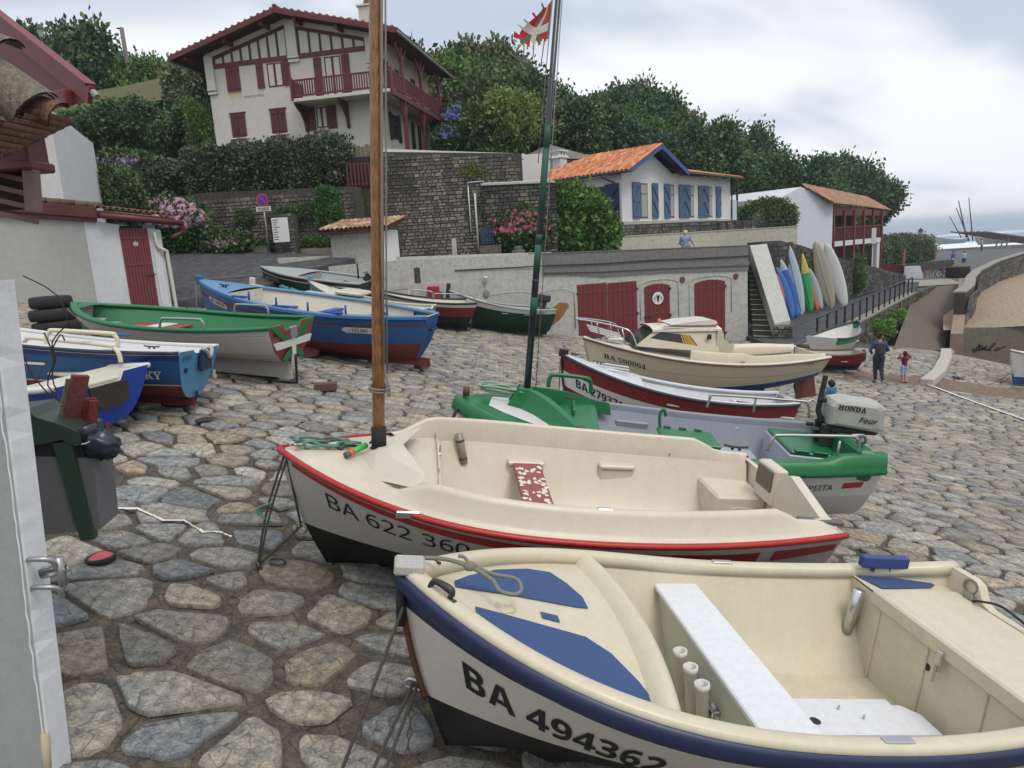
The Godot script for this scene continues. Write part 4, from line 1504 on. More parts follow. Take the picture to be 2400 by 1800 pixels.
	var h := thing("boat_hut","white and grey hut with red plank door and red eave","hut",A,turn_of(A,V(-9.05,0,-18.93)))
	slab(h,"grey_wall",M("hut_grey",0.42,0.42,0.395,0.9,{"tex": "grime","scale": 0.7,"bump": 0.4}),[-4.0,-2.2,-4.0,1.9,2.05,1.32,2.05,-1.6],0.3)
	slab(h,"white_wall",M("hut_white",0.63,0.645,0.66,0.85,{"tex": "grime","scale": 0.7}),[2.055,-1.7,2.055,1.32,3.87,1.05,3.87,-1.6],0.3)
	pbox(h,"side_wall",M("hut_white"),V(3.57,-1.6,-3.0),V(3.868,1.2,-0.301),0.0)
	pbox(h,"corner_strip",M("hut_white"),V(3.60,-1.6,0.001),V(3.80,1.04,0.03),0.0)
	plank_door(h,paint("hut_door_red",0.17,0.032,0.035,0.55),2.83,3.53,-1.3,1.10,0.03,0.0,9)
	pbox(h,"door_head",M("opening_dark"),V(2.86,1.10,0.0),V(3.42,1.17,0.012),0.0)
	var pl := mb()
	lathe(pl,[[0.001,0.01],[0.055,0.01],[0.06,0.0]],16,Transform3D(Basis(Vector3.RIGHT,PI / 2),V(3.17,0.70,0.05)))
	var po := obj("door_badge",pl,mats.get("emblem_white"),h)
	var rg := mb(true)
	var rp := []
	for i in 13:
		rp.append(V(3.17 + 0.026 * cos(TAU * i / 12),0.70 + 0.035 * sin(TAU * i / 12),0.063))
	tube(rg,rp,0.006,5,false)
	obj("badge_ring",rg,M("rubber"),po)
	var lt := mb()
	box(lt,V(3.44,-0.10,0.06),V(0.22,0.035,0.03),Basis(),0.006)
	obj("door_latch",lt,M("hinge_iron"),h)
	ptube(h,"downpipe",M("pipe_cream",0.55,0.53,0.45,0.5),curve([V(3.66,0.98,0.10),V(3.70,0.62,0.10),V(3.88,0.50,0.10),V(3.92,0.3,0.08),V(3.95,-1.4,0.08)],4),0.045,8)
	var hr := paint("hut_fascia",0.11,0.022,0.022,0.5)
	var f1 := mb()
	bar(f1,V(-4.0,2.02,0.12),V(2.34,1.48,0.12),0.10,0.26,0.01)
	bar(f1,V(-4.0,1.83,0.08),V(2.34,1.32,0.08),0.06,0.12,0.01)
	bar(f1,V(2.34,1.45,0.10),V(4.25,1.24,0.10),0.08,0.18,0.01)
	obj("fascia",f1,hr,h)
	ptube(h,"gutter",hr,[V(2.36,1.42,0.24),V(4.38,1.20,0.24)],0.075,8)
	ptube(h,"gutter_outlet",hr,curve([V(4.34,1.20,0.24),V(4.36,0.98,0.2),V(4.1,0.85,0.12)],4),0.06,7)
	for k in 12:
		var x := -1.0 + 0.29 * k
		if x > 2.2:
			break
		var t := mb(true)
		tube(t,[V(x,1.88 - 0.083 * x - 0.02,0.05),V(x + 0.31,1.88 - 0.083 * (x + 0.31),0.05)],[0.085,0.075],8)
		obj("ridge_tile",t,tc if k % 2 else M("tile_pale",0.38,0.23,0.14,0.85,{"tex": "stone","scale": 4.0}),h)
	for k in 14:
		var x := 2.36 + 0.142 * k
		var y := 1.60 - 0.115 * (x - 2.36)
		var t := mb(true)
		rows = []
		for s in [1.0,0.78]:
			for i in 2:
				var rr := PV()
				for j in 7:
					var an := PI * j / 6.0
					rr.append(V(x + cos(an) * 0.062 * s,y + sin(an) * 0.062 * s,0.22 - 0.9 * i) + V(0,0.12 * i,0))
				if s < 1:
					rows.push_back(rr)
				else:
					rows.push_front(rr)
		grid(t,rows)
		obj("eave_tile",t,tc if k % 3 else mats.tile_pale,h)
	var bd := mb()
	quad(bd,V(-4,1.95,0.1),V(4.3,1.34,0.1),V(4.3,1.75,-3.2),V(-4,2.4,-3.2))
	obj("roof_boards",bd,M("old_tile"),h)
# ---------------------------------------------------------------- boats

class Hull:
	var p := {}
	var L := 4.0
	var B := 1.8
	func _init(d: Dictionary):
		p = d
		L = d.L
		B = d.B
	func b(t: float) -> float:
		var tm: float = p.tm
		if t < tm:
			return B * 0.5 * (1.0 - pow(1.0 - clampf(t / tm,0,1),p.pb))
		return B * 0.5 * (1.0 - (1.0 - float(p.ws)) * pow(clampf((t - tm) / (1.0 - tm),0,1),p.get("sp",2.0)))
	func s(t: float) -> float:
		var c2: float = 2.0 * (p.Hb + p.Hs - 2.0 * p.Hm)
		return p.Hb + (p.Hs - p.Hb - c2) * t + c2 * t * t
	func k(t: float) -> float:
		return p.kh + p.get("ks",0.0) * pow(t,4.0)
	func e(t: float) -> float:
		return lerpf(p.get("eb",0.8),p.get("em",0.36),smoothstep(0.0,0.6,t))
	func pt(sd: float,t: float,h: float,grow := 0.0) -> Vector3:
		var sh := s(t)
		var kk := k(t)
		var hh := clampf(h,0.0,1.3)
		var x: float = t * L + p.rake * pow(maxf(1.0 - hh,0.0),1.5) * pow(1.0 - t,3.0) + p.get("tr",-0.06) * (1.0 - hh) * pow(t,6.0) - p.get("tc",0.0) * pow(maxf(1.0 - hh,0),2.0) * pow(t,10.0)
		var w := b(t) * pow(minf(hh,1.0),e(t))
		return Vector3 (x,kk + (sh - kk) * hh,maxf(w + grow,0.0) * sd)
	func h_of(t: float,y: float) -> float:
		return clampf((y - k(t)) / (s(t) - k(t)),0.0,1.0)
	func nrm(t: float) -> Vector3:
		var a := pt(1,maxf(t - 0.01,0.0),1)
		var c := pt(1,minf(t + 0.01,1.0),1)
		var d := c - a
		return Vector3 (-d.z,0,d.x).normalized()

static func tri_lerp(a: Array,t: float) -> float:
	var c2: float = 2.0 * (a[0] + a[2] - 2.0 * a[1])
	return a[0] + (a[2] - a[0] - c2) * t + c2 * t * t

func ts(n: int,a := 0.0,c := 1.0) -> Array:
	var o := []
	for i in n + 1:
		o.append(lerpf(a,c,pow(float(i) / n,1.25)))
	return o

func boat_root(spec: Dictionary,label: String,called := "fishing_boat") -> Node3D:
	var r := thing(called,label,"boat")
	r.transform = Transform3D(Basis(Vector3.UP,spec.hd) * Basis(Vector3.BACK,spec.trim) * Basis(Vector3.RIGHT,spec.heel),V(spec.x,spec.y,-spec.z))
	return r

func hull_bands(hu: Hull,root: Node3D,bands: Array,n := 30,lap := 0.0):
	var lo := [0.0,0.0,0.0]
	for bd in bands:
		var hi: Array = bd[2]
		var st := mb(true)
		var m: int = bd[3] if bd.size() > 3 else 5
		for sd in [1.0,-1.0]:
			var rows := []
			for i in m + 1:
				var r := PV()
				for t in ts(n):
					var a := tri_lerp(lo,t)
					var c := tri_lerp(hi,t)
					var u := float(i) / m
					var hh: float
					if a < 0.01:
						hh = c * pow(u,2.0)
					else:
						hh = lerpf(a,c,u)
					r.append(hu.pt(sd,t,hh,lap * (1.0 - u) if a > 0.01 else 0.0))
				rows.append(r)
			if sd < 0:
				rows.reverse()
			grid(st,rows)
		obj(bd[0],st,bd[1],root)
		lo = hi

func transom(hu: Hull,root: Node3D,mat: Material,mat_in: Material,notch := 0.0,nw := 0.3,thick := 0.05,called := "transom"):
	var st := mb()
	var n := 24
	var top := PV()
	var bot := PV()
	var w := hu.b(1.0)
	for i in n + 1:
		var z := lerpf(-w,w,float(i) / n)
		var hb := pow(clampf(absf(z) / w,0,1),1.0 / hu.e(1.0))
		var pb := hu.pt(1.0,1.0,hb)
		var f := 1.0 - smoothstep(nw * w * 0.75,nw * w,absf(z))
		var pt := hu.pt(1.0,1.0,1.0)
		bot.append(V(pb.x,pb.y,z))
		top.append(V(pt.x,maxf(pt.y - notch * f,pb.y),z))
	var off := V(-thick,0,0)
	var ti := PV()
	var bi := PV()
	for i in n + 1:
		ti.append(top[i] + off)
		bi.append(bot[i] + off)
	grid(st,[bot,top])
	obj(called,st,mat,root)
	var s2 := mb()
	grid(s2,[top,ti,bi])
	obj("transom_lining",s2,mat_in,root)

func lining(hu: Hull,root: Node3D,mat: Material,fl: Array,t0: float,t1: float,thk := 0.035,mat_floor: Material = null):
	var n := 26
	var m := 7
	var edge := []
	for sd in [1.0,-1.0]:
		var st := mb(true)
		var rows := []
		for i in m + 1:
			var r := PV()
			for q in n + 1:
				var t := lerpf(t0,t1,float(q) / n)
				var y := lerpf(tri_lerp(fl,t),hu.s(t) - 0.004,float(i) / m)
				var v := hu.pt(sd,t,hu.h_of(t,y),-thk)
				r.append(V(t * hu.L,y,v.z))
			rows.append(r)
		edge.append(rows[0])
		if sd > 0:
			rows.reverse()
		grid(st,rows)
		obj("lining",st,mat,root)
	var s2 := mb(true)
	grid(s2,[edge[0],edge[1]])
	obj("sole",s2,mat_floor if mat_floor else mat,root)

func bulkhead(hu: Hull,root: Node3D,mat: Material,t: float,y0: float,y1: float,called := "bulkhead",thk := 0.035):
	var st := mb()
	var a := PV()
	var c := PV()
	for i in 9:
		var y := lerpf(y0,y1,i / 8.0)
		var w := maxf(hu.pt(1,t,hu.h_of(t,y)).z - thk,0.01)
		a.append(V(t * hu.L,y,-w))
		c.append(V(t * hu.L,y,w))
	grid(st,[a,c])
	return obj(called,st,mat,root)

func rail_mould(hu: Hull,root: Node3D,mat: Material,prof: Array,called := "gunwale",t0 := 0.0,t1 := 1.0,hh := 1.0,smooth := true):
	var st := mb(smooth)
	for sd in [1.0,-1.0]:
		var rows := []
		for t in ts(40,t0,t1):
			var bp := hu.pt(1.0,t,hh)
			var nr := hu.nrm(maxf(t,0.02))
			var r := PV()
			for q in prof:
				var v: Vector3 = bp + nr * q[0] + Vector3.UP * q[1]
				if v.z < 0.0:
					v.z = 0.0
				v.z *= sd
				r.append(v)
			if sd < 0:
				r.reverse()
			rows.append(r)
		grid(st,rows,true)
		var last: PackedVector3Array = rows[-1]
		for j in range(1,last.size() - 1):
			tri(st,last[0],last[j],last[j + 1])
	return obj(called,st,mat,root)

func deck_pt(hu: Hull,t: float,f: float,drop: float,camber: float,inset: float,up := 0.0) -> Vector3:
	var w := maxf(hu.b(t) - inset,0.0)
	return V(t * hu.L,hu.s(t) - drop + camber * (1.0 - f * f) * minf(1.0,w * 2.0) + up,w * f)

func deck(hu: Hull,root: Node3D,mat: Material,t0: float,t1: float,drop := 0.01,camber := 0.05,inset := 0.02,called := "foredeck"):
	var st := mb(true)
	var rows := []
	for t in ts(16,t0,t1):
		var r := PV()
		for j in 13:
			r.append(deck_pt(hu,t,j / 6.0 - 1.0,drop,camber,inset))
		rows.append(r)
	grid(st,rows)
	return obj(called,st,mat,root)

func deck_patch(hu: Hull,root: Node3D,mat: Material,called: String,lines: Array,drop: float,camber: float,inset: float,up := 0.006):
	var st := mb(true)
	var rows := []
	for l in lines:
		var r := PV()
		for j in 11:
			var f := lerpf(l[1],l[2],j / 10.0)
			r.append(deck_pt(hu,l[0] / hu.L,f,drop,camber,inset,up))
		rows.append(r)
	grid(st,rows)
	return obj(called,st,mat,root)

func hull_text(hu: Hull,root: Node3D,text: String,x0: float,cap: float,d0: float,slope: float,mat: Material,face := "Droid Sans",bold := true,sd := 1.0,spread := 1.0):
	var tm := letters(text,cap,bold,face,0.0)
	tm.horizontal_alignment = HORIZONTAL_ALIGNMENT_LEFT
	tm.vertical_alignment = VERTICAL_ALIGNMENT_BOTTOM
	var ar := tm.get_mesh_arrays()
	var vs: PackedVector3Array = ar[Mesh.ARRAY_VERTEX]
	if vs.size() == 0:
		return
	var y0 := 1e9
	var xa := 1e9
	for v in vs:
		y0 = minf(y0,v.y)
		xa = minf(xa,v.x)
	var ix: PackedInt32Array = ar[Mesh.ARRAY_INDEX] if ar[Mesh.ARRAY_INDEX] != null else PackedInt32Array(range(vs.size()))
	var st := mb()
	for i in range(0,ix.size(),3):
		var q := []
		for k in 3:
			var v := vs[ix[i + k]]
			var gx := (v.x - xa) * spread
			var x := x0 + gx
			var t := x / hu.L
			var y := hu.s(t) - d0 - slope * gx + (v.y - y0)
			var p := hu.pt(sd,t,hu.h_of(t,y),0.006)
			q.append(V(p.x,p.y,p.z))
		tri(st,q[0],q[1],q[2])
	obj("registration" if text.length() > 5 and text[2] == " " else "lettering",st,mat,root)

func hull_stripe(hu: Hull,root: Node3D,mat: Material,called: String,pts: Array,sd := 1.0,up := 0.004):
	var st := mb(true)
	var rows := []
	for i in pts.size() - 1:
		var n := 8
		for k in (n if i < pts.size() - 2 else n + 1):
			var f := float(k) / n
			var x := lerpf(pts[i][0],pts[i + 1][0],f)
			var a := lerpf(pts[i][1],pts[i + 1][1],f)
			var c := lerpf(pts[i][2],pts[i + 1][2],f)
			var t := x / hu.L
			var r := PV()
			for j in 4:
				var y := hu.s(t) - lerpf(a,c,j / 3.0)
				r.append(hu.pt(sd,t,hu.h_of(t,y),up))
			rows.append(r)
	grid(st,rows)
	return obj(called,st,mat,root)

func pbox(root: Node3D,called: String,mat: Material,a: Vector3,b: Vector3,ch := 0.01) -> MeshInstance3D:
	var st := mb()
	box2(st,a,b,ch)
	return obj(called,st,mat,root)

func ptube(root: Node3D,called: String,mat: Material,pts: Array,r: Variant,n := 8) -> MeshInstance3D:
	var st := mb(true)
	tube(st,pts,r,n)
	return obj(called,st,mat,root)

func hoop(root: Node3D,mat: Material,a: Vector3,b: Vector3,h: float,r := 0.016,called := "grab_rail",lean := Vector3.ZERO):
	var d := (b - a)
	var up := V(0,h,0) + lean
	var pts := [a,a + up * 0.55 + d * 0.01,a + up * 0.88 + d * 0.05,a + up + d * 0.13,b + up - d * 0.13,b + up * 0.88 - d * 0.05,b + up * 0.55 - d * 0.01,b]
	return ptube(root,called,mat,curve(pts,4),r)

func cleat(root: Node3D,mat: Material,at: Vector3,s := 0.1,turn := 0.0,called := "cleat"):
	var st := mb(true)
	var d := V(cos(turn),0,sin(turn)) * s
	tube(st,curve([at - d + V(0,s * 0.36,0),at - d * 0.4 + V(0,s * 0.3,0),at + d * 0.4 + V(0,s * 0.3,0),at + d + V(0,s * 0.36,0)],3),s * 0.1,6)
	tube(st,[at - d * 0.3,at - d * 0.3 + V(0,s * 0.3,0)],s * 0.13,6)
	tube(st,[at + d * 0.3,at + d * 0.3 + V(0,s * 0.3,0)],s * 0.13,6)
	return obj(called,st,mat,root)

func keel_plate(hu: Hull,root: Node3D,mat: Material,t0: float,t1: float,deep := 0.0,w := 0.05,called := "keel"):
	var poly := PackedVector2Array()
	for i in 7:
		var t := lerpf(t0,t1,i / 6.0)
		poly.append(Vector2(t * hu.L,hu.k(t) + 0.05))
	poly.append(Vector2(t1 * hu.L + 0.02,-deep))
	poly.append(Vector2(t0 * hu.L + 0.35,-deep))
	var st := mb()
	prism(st,poly,-w / 2,w / 2)
	return obj(called,st,mat,root)

func rope(called: String,label: String,pts: Array,r: float,mat: Material,sag := 0.0):
	var st := mb(true)
	var q := pts
	if sag > 0.0 and pts.size() == 2:
		q = []
		for i in 11:
			var t := i / 10.0
			q.append(pts[0].lerp(pts[1],t) + Vector3.DOWN * sag * 4.0 * t * (1.0 - t))
	elif pts.size() > 2:
		q = curve(pts,5)
	tube(st,q,r,6)
	var o := obj(called,st,mat)
	tag(o,label,"rope")
	return o

func chocks(root: Node3D,label: String):
	pass

func paint_pots():
	M("grey_timber",0.16,0.145,0.13,0.9)
	M("weathered_post",0.10,0.06,0.05,0.8)
	M("emblem_white",0.62,0.62,0.60,0.6)
	M("stained_white",0.60,0.58,0.51,0.9,{"tex": "render","scale": 0.5,"bump": 0.5})
	M("concrete",0.34,0.31,0.26,0.9,{"tex": "render","scale": 0.3,"world": true,"bump": 0.5})
	M("soffit",0.055,0.018,0.018,0.8)
	paint("white_paint",0.66,0.65,0.62)
	paint("gelcoat_cream",0.62,0.555,0.415,0.35)
	paint("gelcoat_white",0.64,0.60,0.52,0.35)
	paint("hull_grey_white",0.56,0.54,0.50,0.4)
	paint("navy",0.016,0.026,0.075,0.4)
	paint("black_paint",0.012,0.012,0.013,0.5)
	paint("signal_red",0.42,0.02,0.018,0.4)
	paint("oxide_red",0.17,0.032,0.026,0.65)
	paint("deep_red",0.20,0.018,0.020,0.45)
	paint("harbour_blue",0.02,0.105,0.30,0.4)
	paint("bright_blue",0.012,0.055,0.36,0.4)
	paint("sky_blue",0.07,0.27,0.48,0.45)
	paint("turquoise",0.11,0.30,0.37,0.5)
	paint("boat_green",0.008,0.15,0.045,0.4)
	paint("dark_green",0.006,0.045,0.025,0.4)
	M("galvanised",0.42,0.42,0.41,0.42,{"metal": 0.75,"tex": "grime","scale": 4.0})
	M("steel",0.55,0.55,0.55,0.25,{"metal": 0.9})
	M("rubber",0.016,0.016,0.017,0.8,{"tex": "grime","scale": 5.0})
	M("ink",0.010,0.010,0.012,0.6)
	M("rope_dark",0.055,0.052,0.045,0.95,{"bump": 0.3,"scale": 20.0})
	M("rope_grey",0.20,0.19,0.165,0.95,{"bump": 0.3,"scale": 20.0})
	M("rope_green",0.10,0.22,0.17,0.9,{"bump": 0.3,"scale": 20.0})

func build_boats():
	var P := {
	"b1": {"x": -0.775,"y": -2.586,"z": 3.16,"hd": 0.127,"trim": -0.167,"heel": 0.007,"L": 3.683,"B": 1.796,"Hb": 1.1,"Hm": 0.8,"Hs": 0.949,"ws": 0.791,"pb": 3.228,"rake": 0.3,"kh": 0.12,"tm": 0.581},
	"b2": {"x": -1.939,"y": -2.431,"z": 5.145,"hd": 0.118,"trim": -0.139,"heel": 0.07,"L": 4.192,"B": 2.07,"Hb": 1.07,"Hm": 0.87,"Hs": 0.863,"ws": 0.775,"pb": 2.507,"rake": 0.366,"kh": 0.12,"tm": 0.503},
	"b3": {"x": -0.828,"y": -2.681,"z": 7.854,"hd": -0.078,"trim": -0.154,"heel": 0.03,"L": 4.6,"B": 1.9,"Hb": 1.03,"Hm": 0.88,"Hs": 1.0,"ws": 0.676,"pb": 2.648,"rake": 0.579,"kh": 0.12,"tm": 0.388},
	"b4": {"x": 0.642,"y": -2.952,"z": 11.521,"hd": -0.113,"trim": -0.194,"heel": -0.05,"L": 3.79,"B": 1.532,"Hb": 1.183,"Hm": 0.876,"Hs": 1.014,"ws": 0.77,"pb": 2.273,"rake": 0.317,"kh": 0.12,"tm": 0.573},
	"b5": {"x": 1.61,"y": -3.578,"z": 16.326,"hd": 0.113,"trim": -0.1,"heel": 0.027,"L": 5.81,"B": 2.012,"Hb": 1.435,"Hm": 1.034,"Hs": 1.222,"ws": 0.8,"pb": 2.22,"rake": 0.484,"kh": 0.12,"tm": 0.602},
	"b8": {"x": -8.006,"y": -1.417,"z": 8.889,"hd": -0.368,"trim": -0.095,"heel": 0.036,"L": 3.805,"B": 1.392,"Hb": 0.991,"Hm": 0.606,"Hs": 0.697,"ws": 0.835,"pb": 2.168,"rake": 0.35,"kh": 0.12,"tm": 0.741},
	"b9": {"x": -8.501,"y": -1.191,"z": 8.665,"hd": 0.064,"trim": -0.131,"heel": -0.07,"L": 4.43,"B": 1.629,"Hb": 1.083,"Hm": 0.77,"Hs": 0.747,"ws": 0.852,"pb": 2.144,"rake": 0.35,"kh": 0.12,"tm": 0.621},
	"b10": {"x": -7.709,"y": -1.459,"z": 12.366,"hd": -0.259,"trim": -0.099,"heel": 0.027,"L": 4.316,"B": 1.927,"Hb": 0.996,"Hm": 0.854,"Hs": 0.943,"ws": 0.701,"pb": 2.404,"rake": 0.44,"kh": 0.3,"tm": 0.518},
	"b11": {"x": -6.996,"y": -1.701,"z": 15.953,"hd": -0.377,"trim": -0.091,"heel": 0.033,"L": 5.872,"B": 2.008,"Hb": 1.45,"Hm": 1.132,"Hs": 1.052,"ws": 0.252,"pb": 2.211,"rake": 0.35,"kh": 0.12,"tm": 0.597},
	"b12": {"x": -6.381,"y": -1.632,"z": 17.067,"hd": -0.104,"trim": -0.177,"heel": -0.003,"L": 3.561,"B": 1.892,"Hb": 1.198,"Hm": 0.935,"Hs": 1.055,"ws": 0.761,"pb": 2.27,"rake": 0.35,"kh": 0.12,"tm": 0.576},
	"b13": {"x": -5.914,"y": -1.767,"z": 20.445,"hd": -0.096,"trim": -0.184,"heel": -0.003,"L": 3.648,"B": 1.897,"Hb": 1.222,"Hm": 0.861,"Hs": 0.953,"ws": 0.768,"pb": 2.254,"rake": 0.35,"kh": 0.12,"tm": 0.582},
	"b14": {"x": -7.877,"y": -0.977,"z": 22.511,"hd": -0.223,"trim": -0.199,"heel": 0.053,"L": 3.714,"B": 1.824,"Hb": 0.925,"Hm": 0.94,"Hs": 1.025,"ws": 0.806,"pb": 2.282,"rake": 0.35,"kh": 0.12,"tm": 0.575},
	"b15": {"x": -5.351,"y": -1.947,"z": 22.363,"hd": 0.265,"trim": -0.164,"heel": 0.045,"L": 4.206,"B": 1.905,"Hb": 1.286,"Hm": 0.951,"Hs": 1.014,"ws": 0.802,"pb": 2.225,"rake": 0.35,"kh": 0.12,"tm": 0.591},
	"b16": {"x": -2.232,"y": -2.645,"z": 24.441,"hd": 0.262,"trim": -0.141,"heel": 0.032,"L": 3.821,"B": 1.795,"Hb": 1.388,"Hm": 0.994,"Hs": 1.004,"ws": 0.798,"pb": 2.208,"rake": 0.35,"kh": 0.12,"tm": 0.597},
	}
	boat_nearest(P.b1)
	boat_masted(P.b2)
	boat_green_grey(P.b3)
	boat_red_white(P.b4)
	boat_cabin(P.b5)
	boats_left(P)
	boats_back(P)
	boats_right()

func boat_nearest(sp: Dictionary):
	sp.eb = 0.62
	sp.em = 0.34
	var hu := Hull.new(sp)
	var r := boat_root(sp,"cream open boat with navy gunwale and blue deck panels, nearest to the viewer")
	var cream: Material = mats.gelcoat_cream
	var navy: Material = mats.navy
	hull_bands(hu,r,[["antifouling",mats.black_paint,[0.30,0.40,0.36],8],["topsides",mats.gelcoat_white,[0.80,0.80,0.84],8],["sheer_strake",navy,[1.0,1.0,1.0],3]],36)
	transom(hu,r,mats.gelcoat_white,cream,0.13,0.62,0.06)
	lining(hu,r,cream,[0.3,0.26,0.28],0.30,0.985,0.05)
	rail_mould(hu,r,cream,[[-0.085,-0.05],[-0.08,0.006],[-0.06,0.02],[-0.01,0.022],[0.012,0.012],[0.016,-0.02],[-0.02,-0.06]])
	rail_mould(hu,r,navy,[[0.0,-0.010],[0.024,-0.014],[0.034,-0.035],[0.032,-0.085],[0.018,-0.105],[0.0,-0.11]],"fender_strip")
	deck(hu,r,cream,0.015,0.31,0.045,0.035,0.06)
	var blue := M("deck_blue",0.035,0.075,0.20,0.75,{"tex": "grime","scale": 3.0,"bump": 0.15,"btex": "grime"})
	deck_patch(hu,r,blue,"deck_panel",[[0.27,-0.30,-0.05],[0.36,-0.56,-0.06],[0.52,-0.74,-0.08],[0.72,-0.78,-0.09],[0.86,-0.72,-0.09],[0.93,-0.52,-0.09],[0.99,-0.28,-0.10]],0.045,0.035,0.06)
	deck_patch(hu,r,blue,"deck_panel",[[0.36,0.42,0.62],[0.50,0.36,0.76],[0.68,0.33,0.84],[0.90,0.33,0.90],[1.0,0.46,0.93],[1.08,0.70,0.95],[1.12,0.90,0.955]],0.045,0.035,0.06)
	deck_patch(hu,r,blue,"deck_panel",[[0.70,0.115,0.215],[0.79,0.115,0.215]],0.045,0.035,0.06)
	var y0 := hu.s(0.25) - 0.01
	var st := mb(true)
	for q in [[0.30,1.04,0.08,0.30]]:
		pass
	pbox(r,"deck_plate",cream,V(0.88,y0 - 0.035,0.14),V(1.0,y0 - 0.012,0.27),0.006)
	var rows := []
	for i in 25:
		var f := i / 12.0 - 1.0
		var t := 0.305 + 0.02 * (1.0 - f * f)
		var w := hu.b(t) - 0.055
		var y := hu.s(t) - 0.045 + 0.035 * (1.0 - f * f)
		var rr := PV()
		for q in [[-0.07,-0.005],[-0.035,0.03],[0.005,0.06],[0.035,0.062],[0.06,0.045],[0.066,0.0],[0.068,-0.09],[0.055,-0.10]]:
			rr.append(V(t * hu.L + q[0],y + q[1],w * f))
		rows.append(rr)
	grid(st,rows)
	obj("coaming",st,cream,r)
	bulkhead(hu,r,M("panel_cream",0.58,0.56,0.44,0.5),0.318,0.27,hu.s(0.31) - 0.02,"bulkhead",0.05)
	var post := mb()
	box(post,V(0.51,y0 + 0.045,0.10),V(0.10,0.11,0.10),Basis(Vector3.UP,0.3),0.022)
	obj("samson_post",post,cream,r)
	var sh := mb()
	box(sh,V(0.035,hu.s(0.0) + 0.015,0),V(0.15,0.06,0.13),Basis(),0.012)
	obj("stem_head",sh,M("worn_white",0.58,0.57,0.54,0.7,{"tex": "render","scale": 6.0}),r)
	var fe := mb(true)
	tube(fe,[V(0.0,1.02,0.0),V(0.02,0.80,0.0)],0.026,8)
	obj("stem_fender",fe,mats.rubber,r)
	ptube(r,"stem_band",M("rust",0.20,0.085,0.03,0.9,{"tex": "stone","scale": 6.0}),curve([hu.pt(1,0,0.72) + V(-0.012,0,0),hu.pt(1,0,0.5) + V(-0.012,0,0),hu.pt(1,0,0.28) + V(-0.012,0,0)],5),0.016,6)
	var fl := mb(true)
	tube(fl,curve([V(0.13,1.075,0.15),V(0.15,1.115,0.16),V(0.19,1.12,0.20),V(0.235,1.10,0.235),V(0.22,1.065,0.225)],4),[0.012,0.012,0.014,0.014,0.016,0.016,0.016,0.018,0.018,0.02,0.02,0.02,0.016,0.014,0.012,0.012,0.01],7)
	tube(fl,[V(0.13,1.06,0.14),V(0.25,1.045,0.25)],0.022,6)
	obj("fairlead",fl,M("dark_iron",0.06,0.055,0.05,0.5,{"metal": 0.6}),r)
	cleat(r,mats.dark_iron,V(0.14,1.06,-0.15),0.07,0.7)
	var wt := M("thwart_white",0.72,0.73,0.76,0.5,{"tex": "grime","scale": 2.0})
	pbox(r,"thwart",wt,V(1.63,0.655,-0.835),V(1.93,0.69,0.80),0.008)
	pbox(r,"thwart_panel",M("panel_green_white",0.50,0.52,0.42,0.5),V(1.66,0.26,-0.80),V(1.685,0.652,0.78),0.004)
	for k in 3:
		var hz := -0.10 + 0.15 * k
		var h := mb(true)
		lathe(h,[[0.02,0.0],[0.034,0.02],[0.034,0.24],[0.041,0.25],[0.041,0.275],[0.029,0.275],[0.028,0.10]],10,Transform3D(Basis(Vector3.BACK,0.18),V(1.60,0.36,hz)))
		box2(h,V(1.61,0.42,hz - 0.045),V(1.66,0.50,hz + 0.045),0.006)
		obj("rod_holder",h,mats.white_paint,r)
	var lid := mb()
	prism(lid,V2([2.02,-0.20,2.16,-0.06,2.86,-0.06,2.93,0.02,2.93,0.19,2.12,0.19,2.02,0.06]),0.0,0.03,Transform3D(Basis(Vector3.RIGHT,Vector3.BACK,Vector3.UP),V(0,0.36,0.08)))
	box2(lid,V(2.10,0.26,-0.08),V(2.85,0.358,0.24),0.0)
	obj("locker_lid",lid,wt,r)
	var hole := mb()
	lathe(hole,[[0.001,0.002],[0.03,0.002],[0.03,0.0]],14,Transform3D(Basis(),V(2.25,0.391,0.16)))
	obj("drain_hole",hole,mats.ink,r)
	for k in 2:
		ptube(r,"stud",mats.steel,[V(2.45 + 0.10 * k,0.39,0.06 + 0.08 * k),V(2.45 + 0.10 * k,0.415,0.06 + 0.08 * k)],0.006,6)
	var xb := 3.0
	var tb := xb / hu.L
	bulkhead(hu,r,cream,tb,0.25,0.80,"locker_front",0.05)
	var lk := mb(true)
	rows = []
	for i in 7:
		var t := lerpf(tb,0.985,i / 6.0)
		var w := hu.pt(1,t,hu.h_of(t,0.82)).z - 0.055
		var rr := PV()
		for j in 9:
			rr.append(V(t * hu.L,0.81,lerpf(-w,w,j / 8.0)))
		rows.append(rr)
	grid(lk,rows)
	obj("locker_top",lk,cream,r)
	pbox(r,"locker_lip",cream,V(xb - 0.025,0.735,-0.52),V(xb + 0.05,0.835,0.86),0.012)
	pbox(r,"locker_hatch",cream,V(xb + 0.02,0.815,-0.52),V(3.58,0.836,0.70),0.01)
	var bp := mb()
	prism(bp,V2([3.02,-0.74,3.52,-0.70,3.52,-0.64,3.46,-0.60,3.08,-0.56]),0.0,0.004,Transform3D(Basis(Vector3.RIGHT,Vector3.BACK,Vector3.UP),V(0,0.815,0)))
	obj("deck_panel",bp,blue,r)
	for k in 3:
		pbox(r,"locker_rib",cream,V(xb - 0.012,0.27,-0.45 + 0.42 * k),V(xb + 0.01,0.72,-0.43 + 0.42 * k),0.005)
	ptube(r,"rod_tube",mats.steel,[V(xb - 0.06,0.47,-0.63),V(xb - 0.05,0.78,-0.60)],0.036,14)
	var lt := mb()
	box2(lt,V(xb - 0.045,0.66,0.08),V(xb - 0.025,0.78,0.12),0.005)
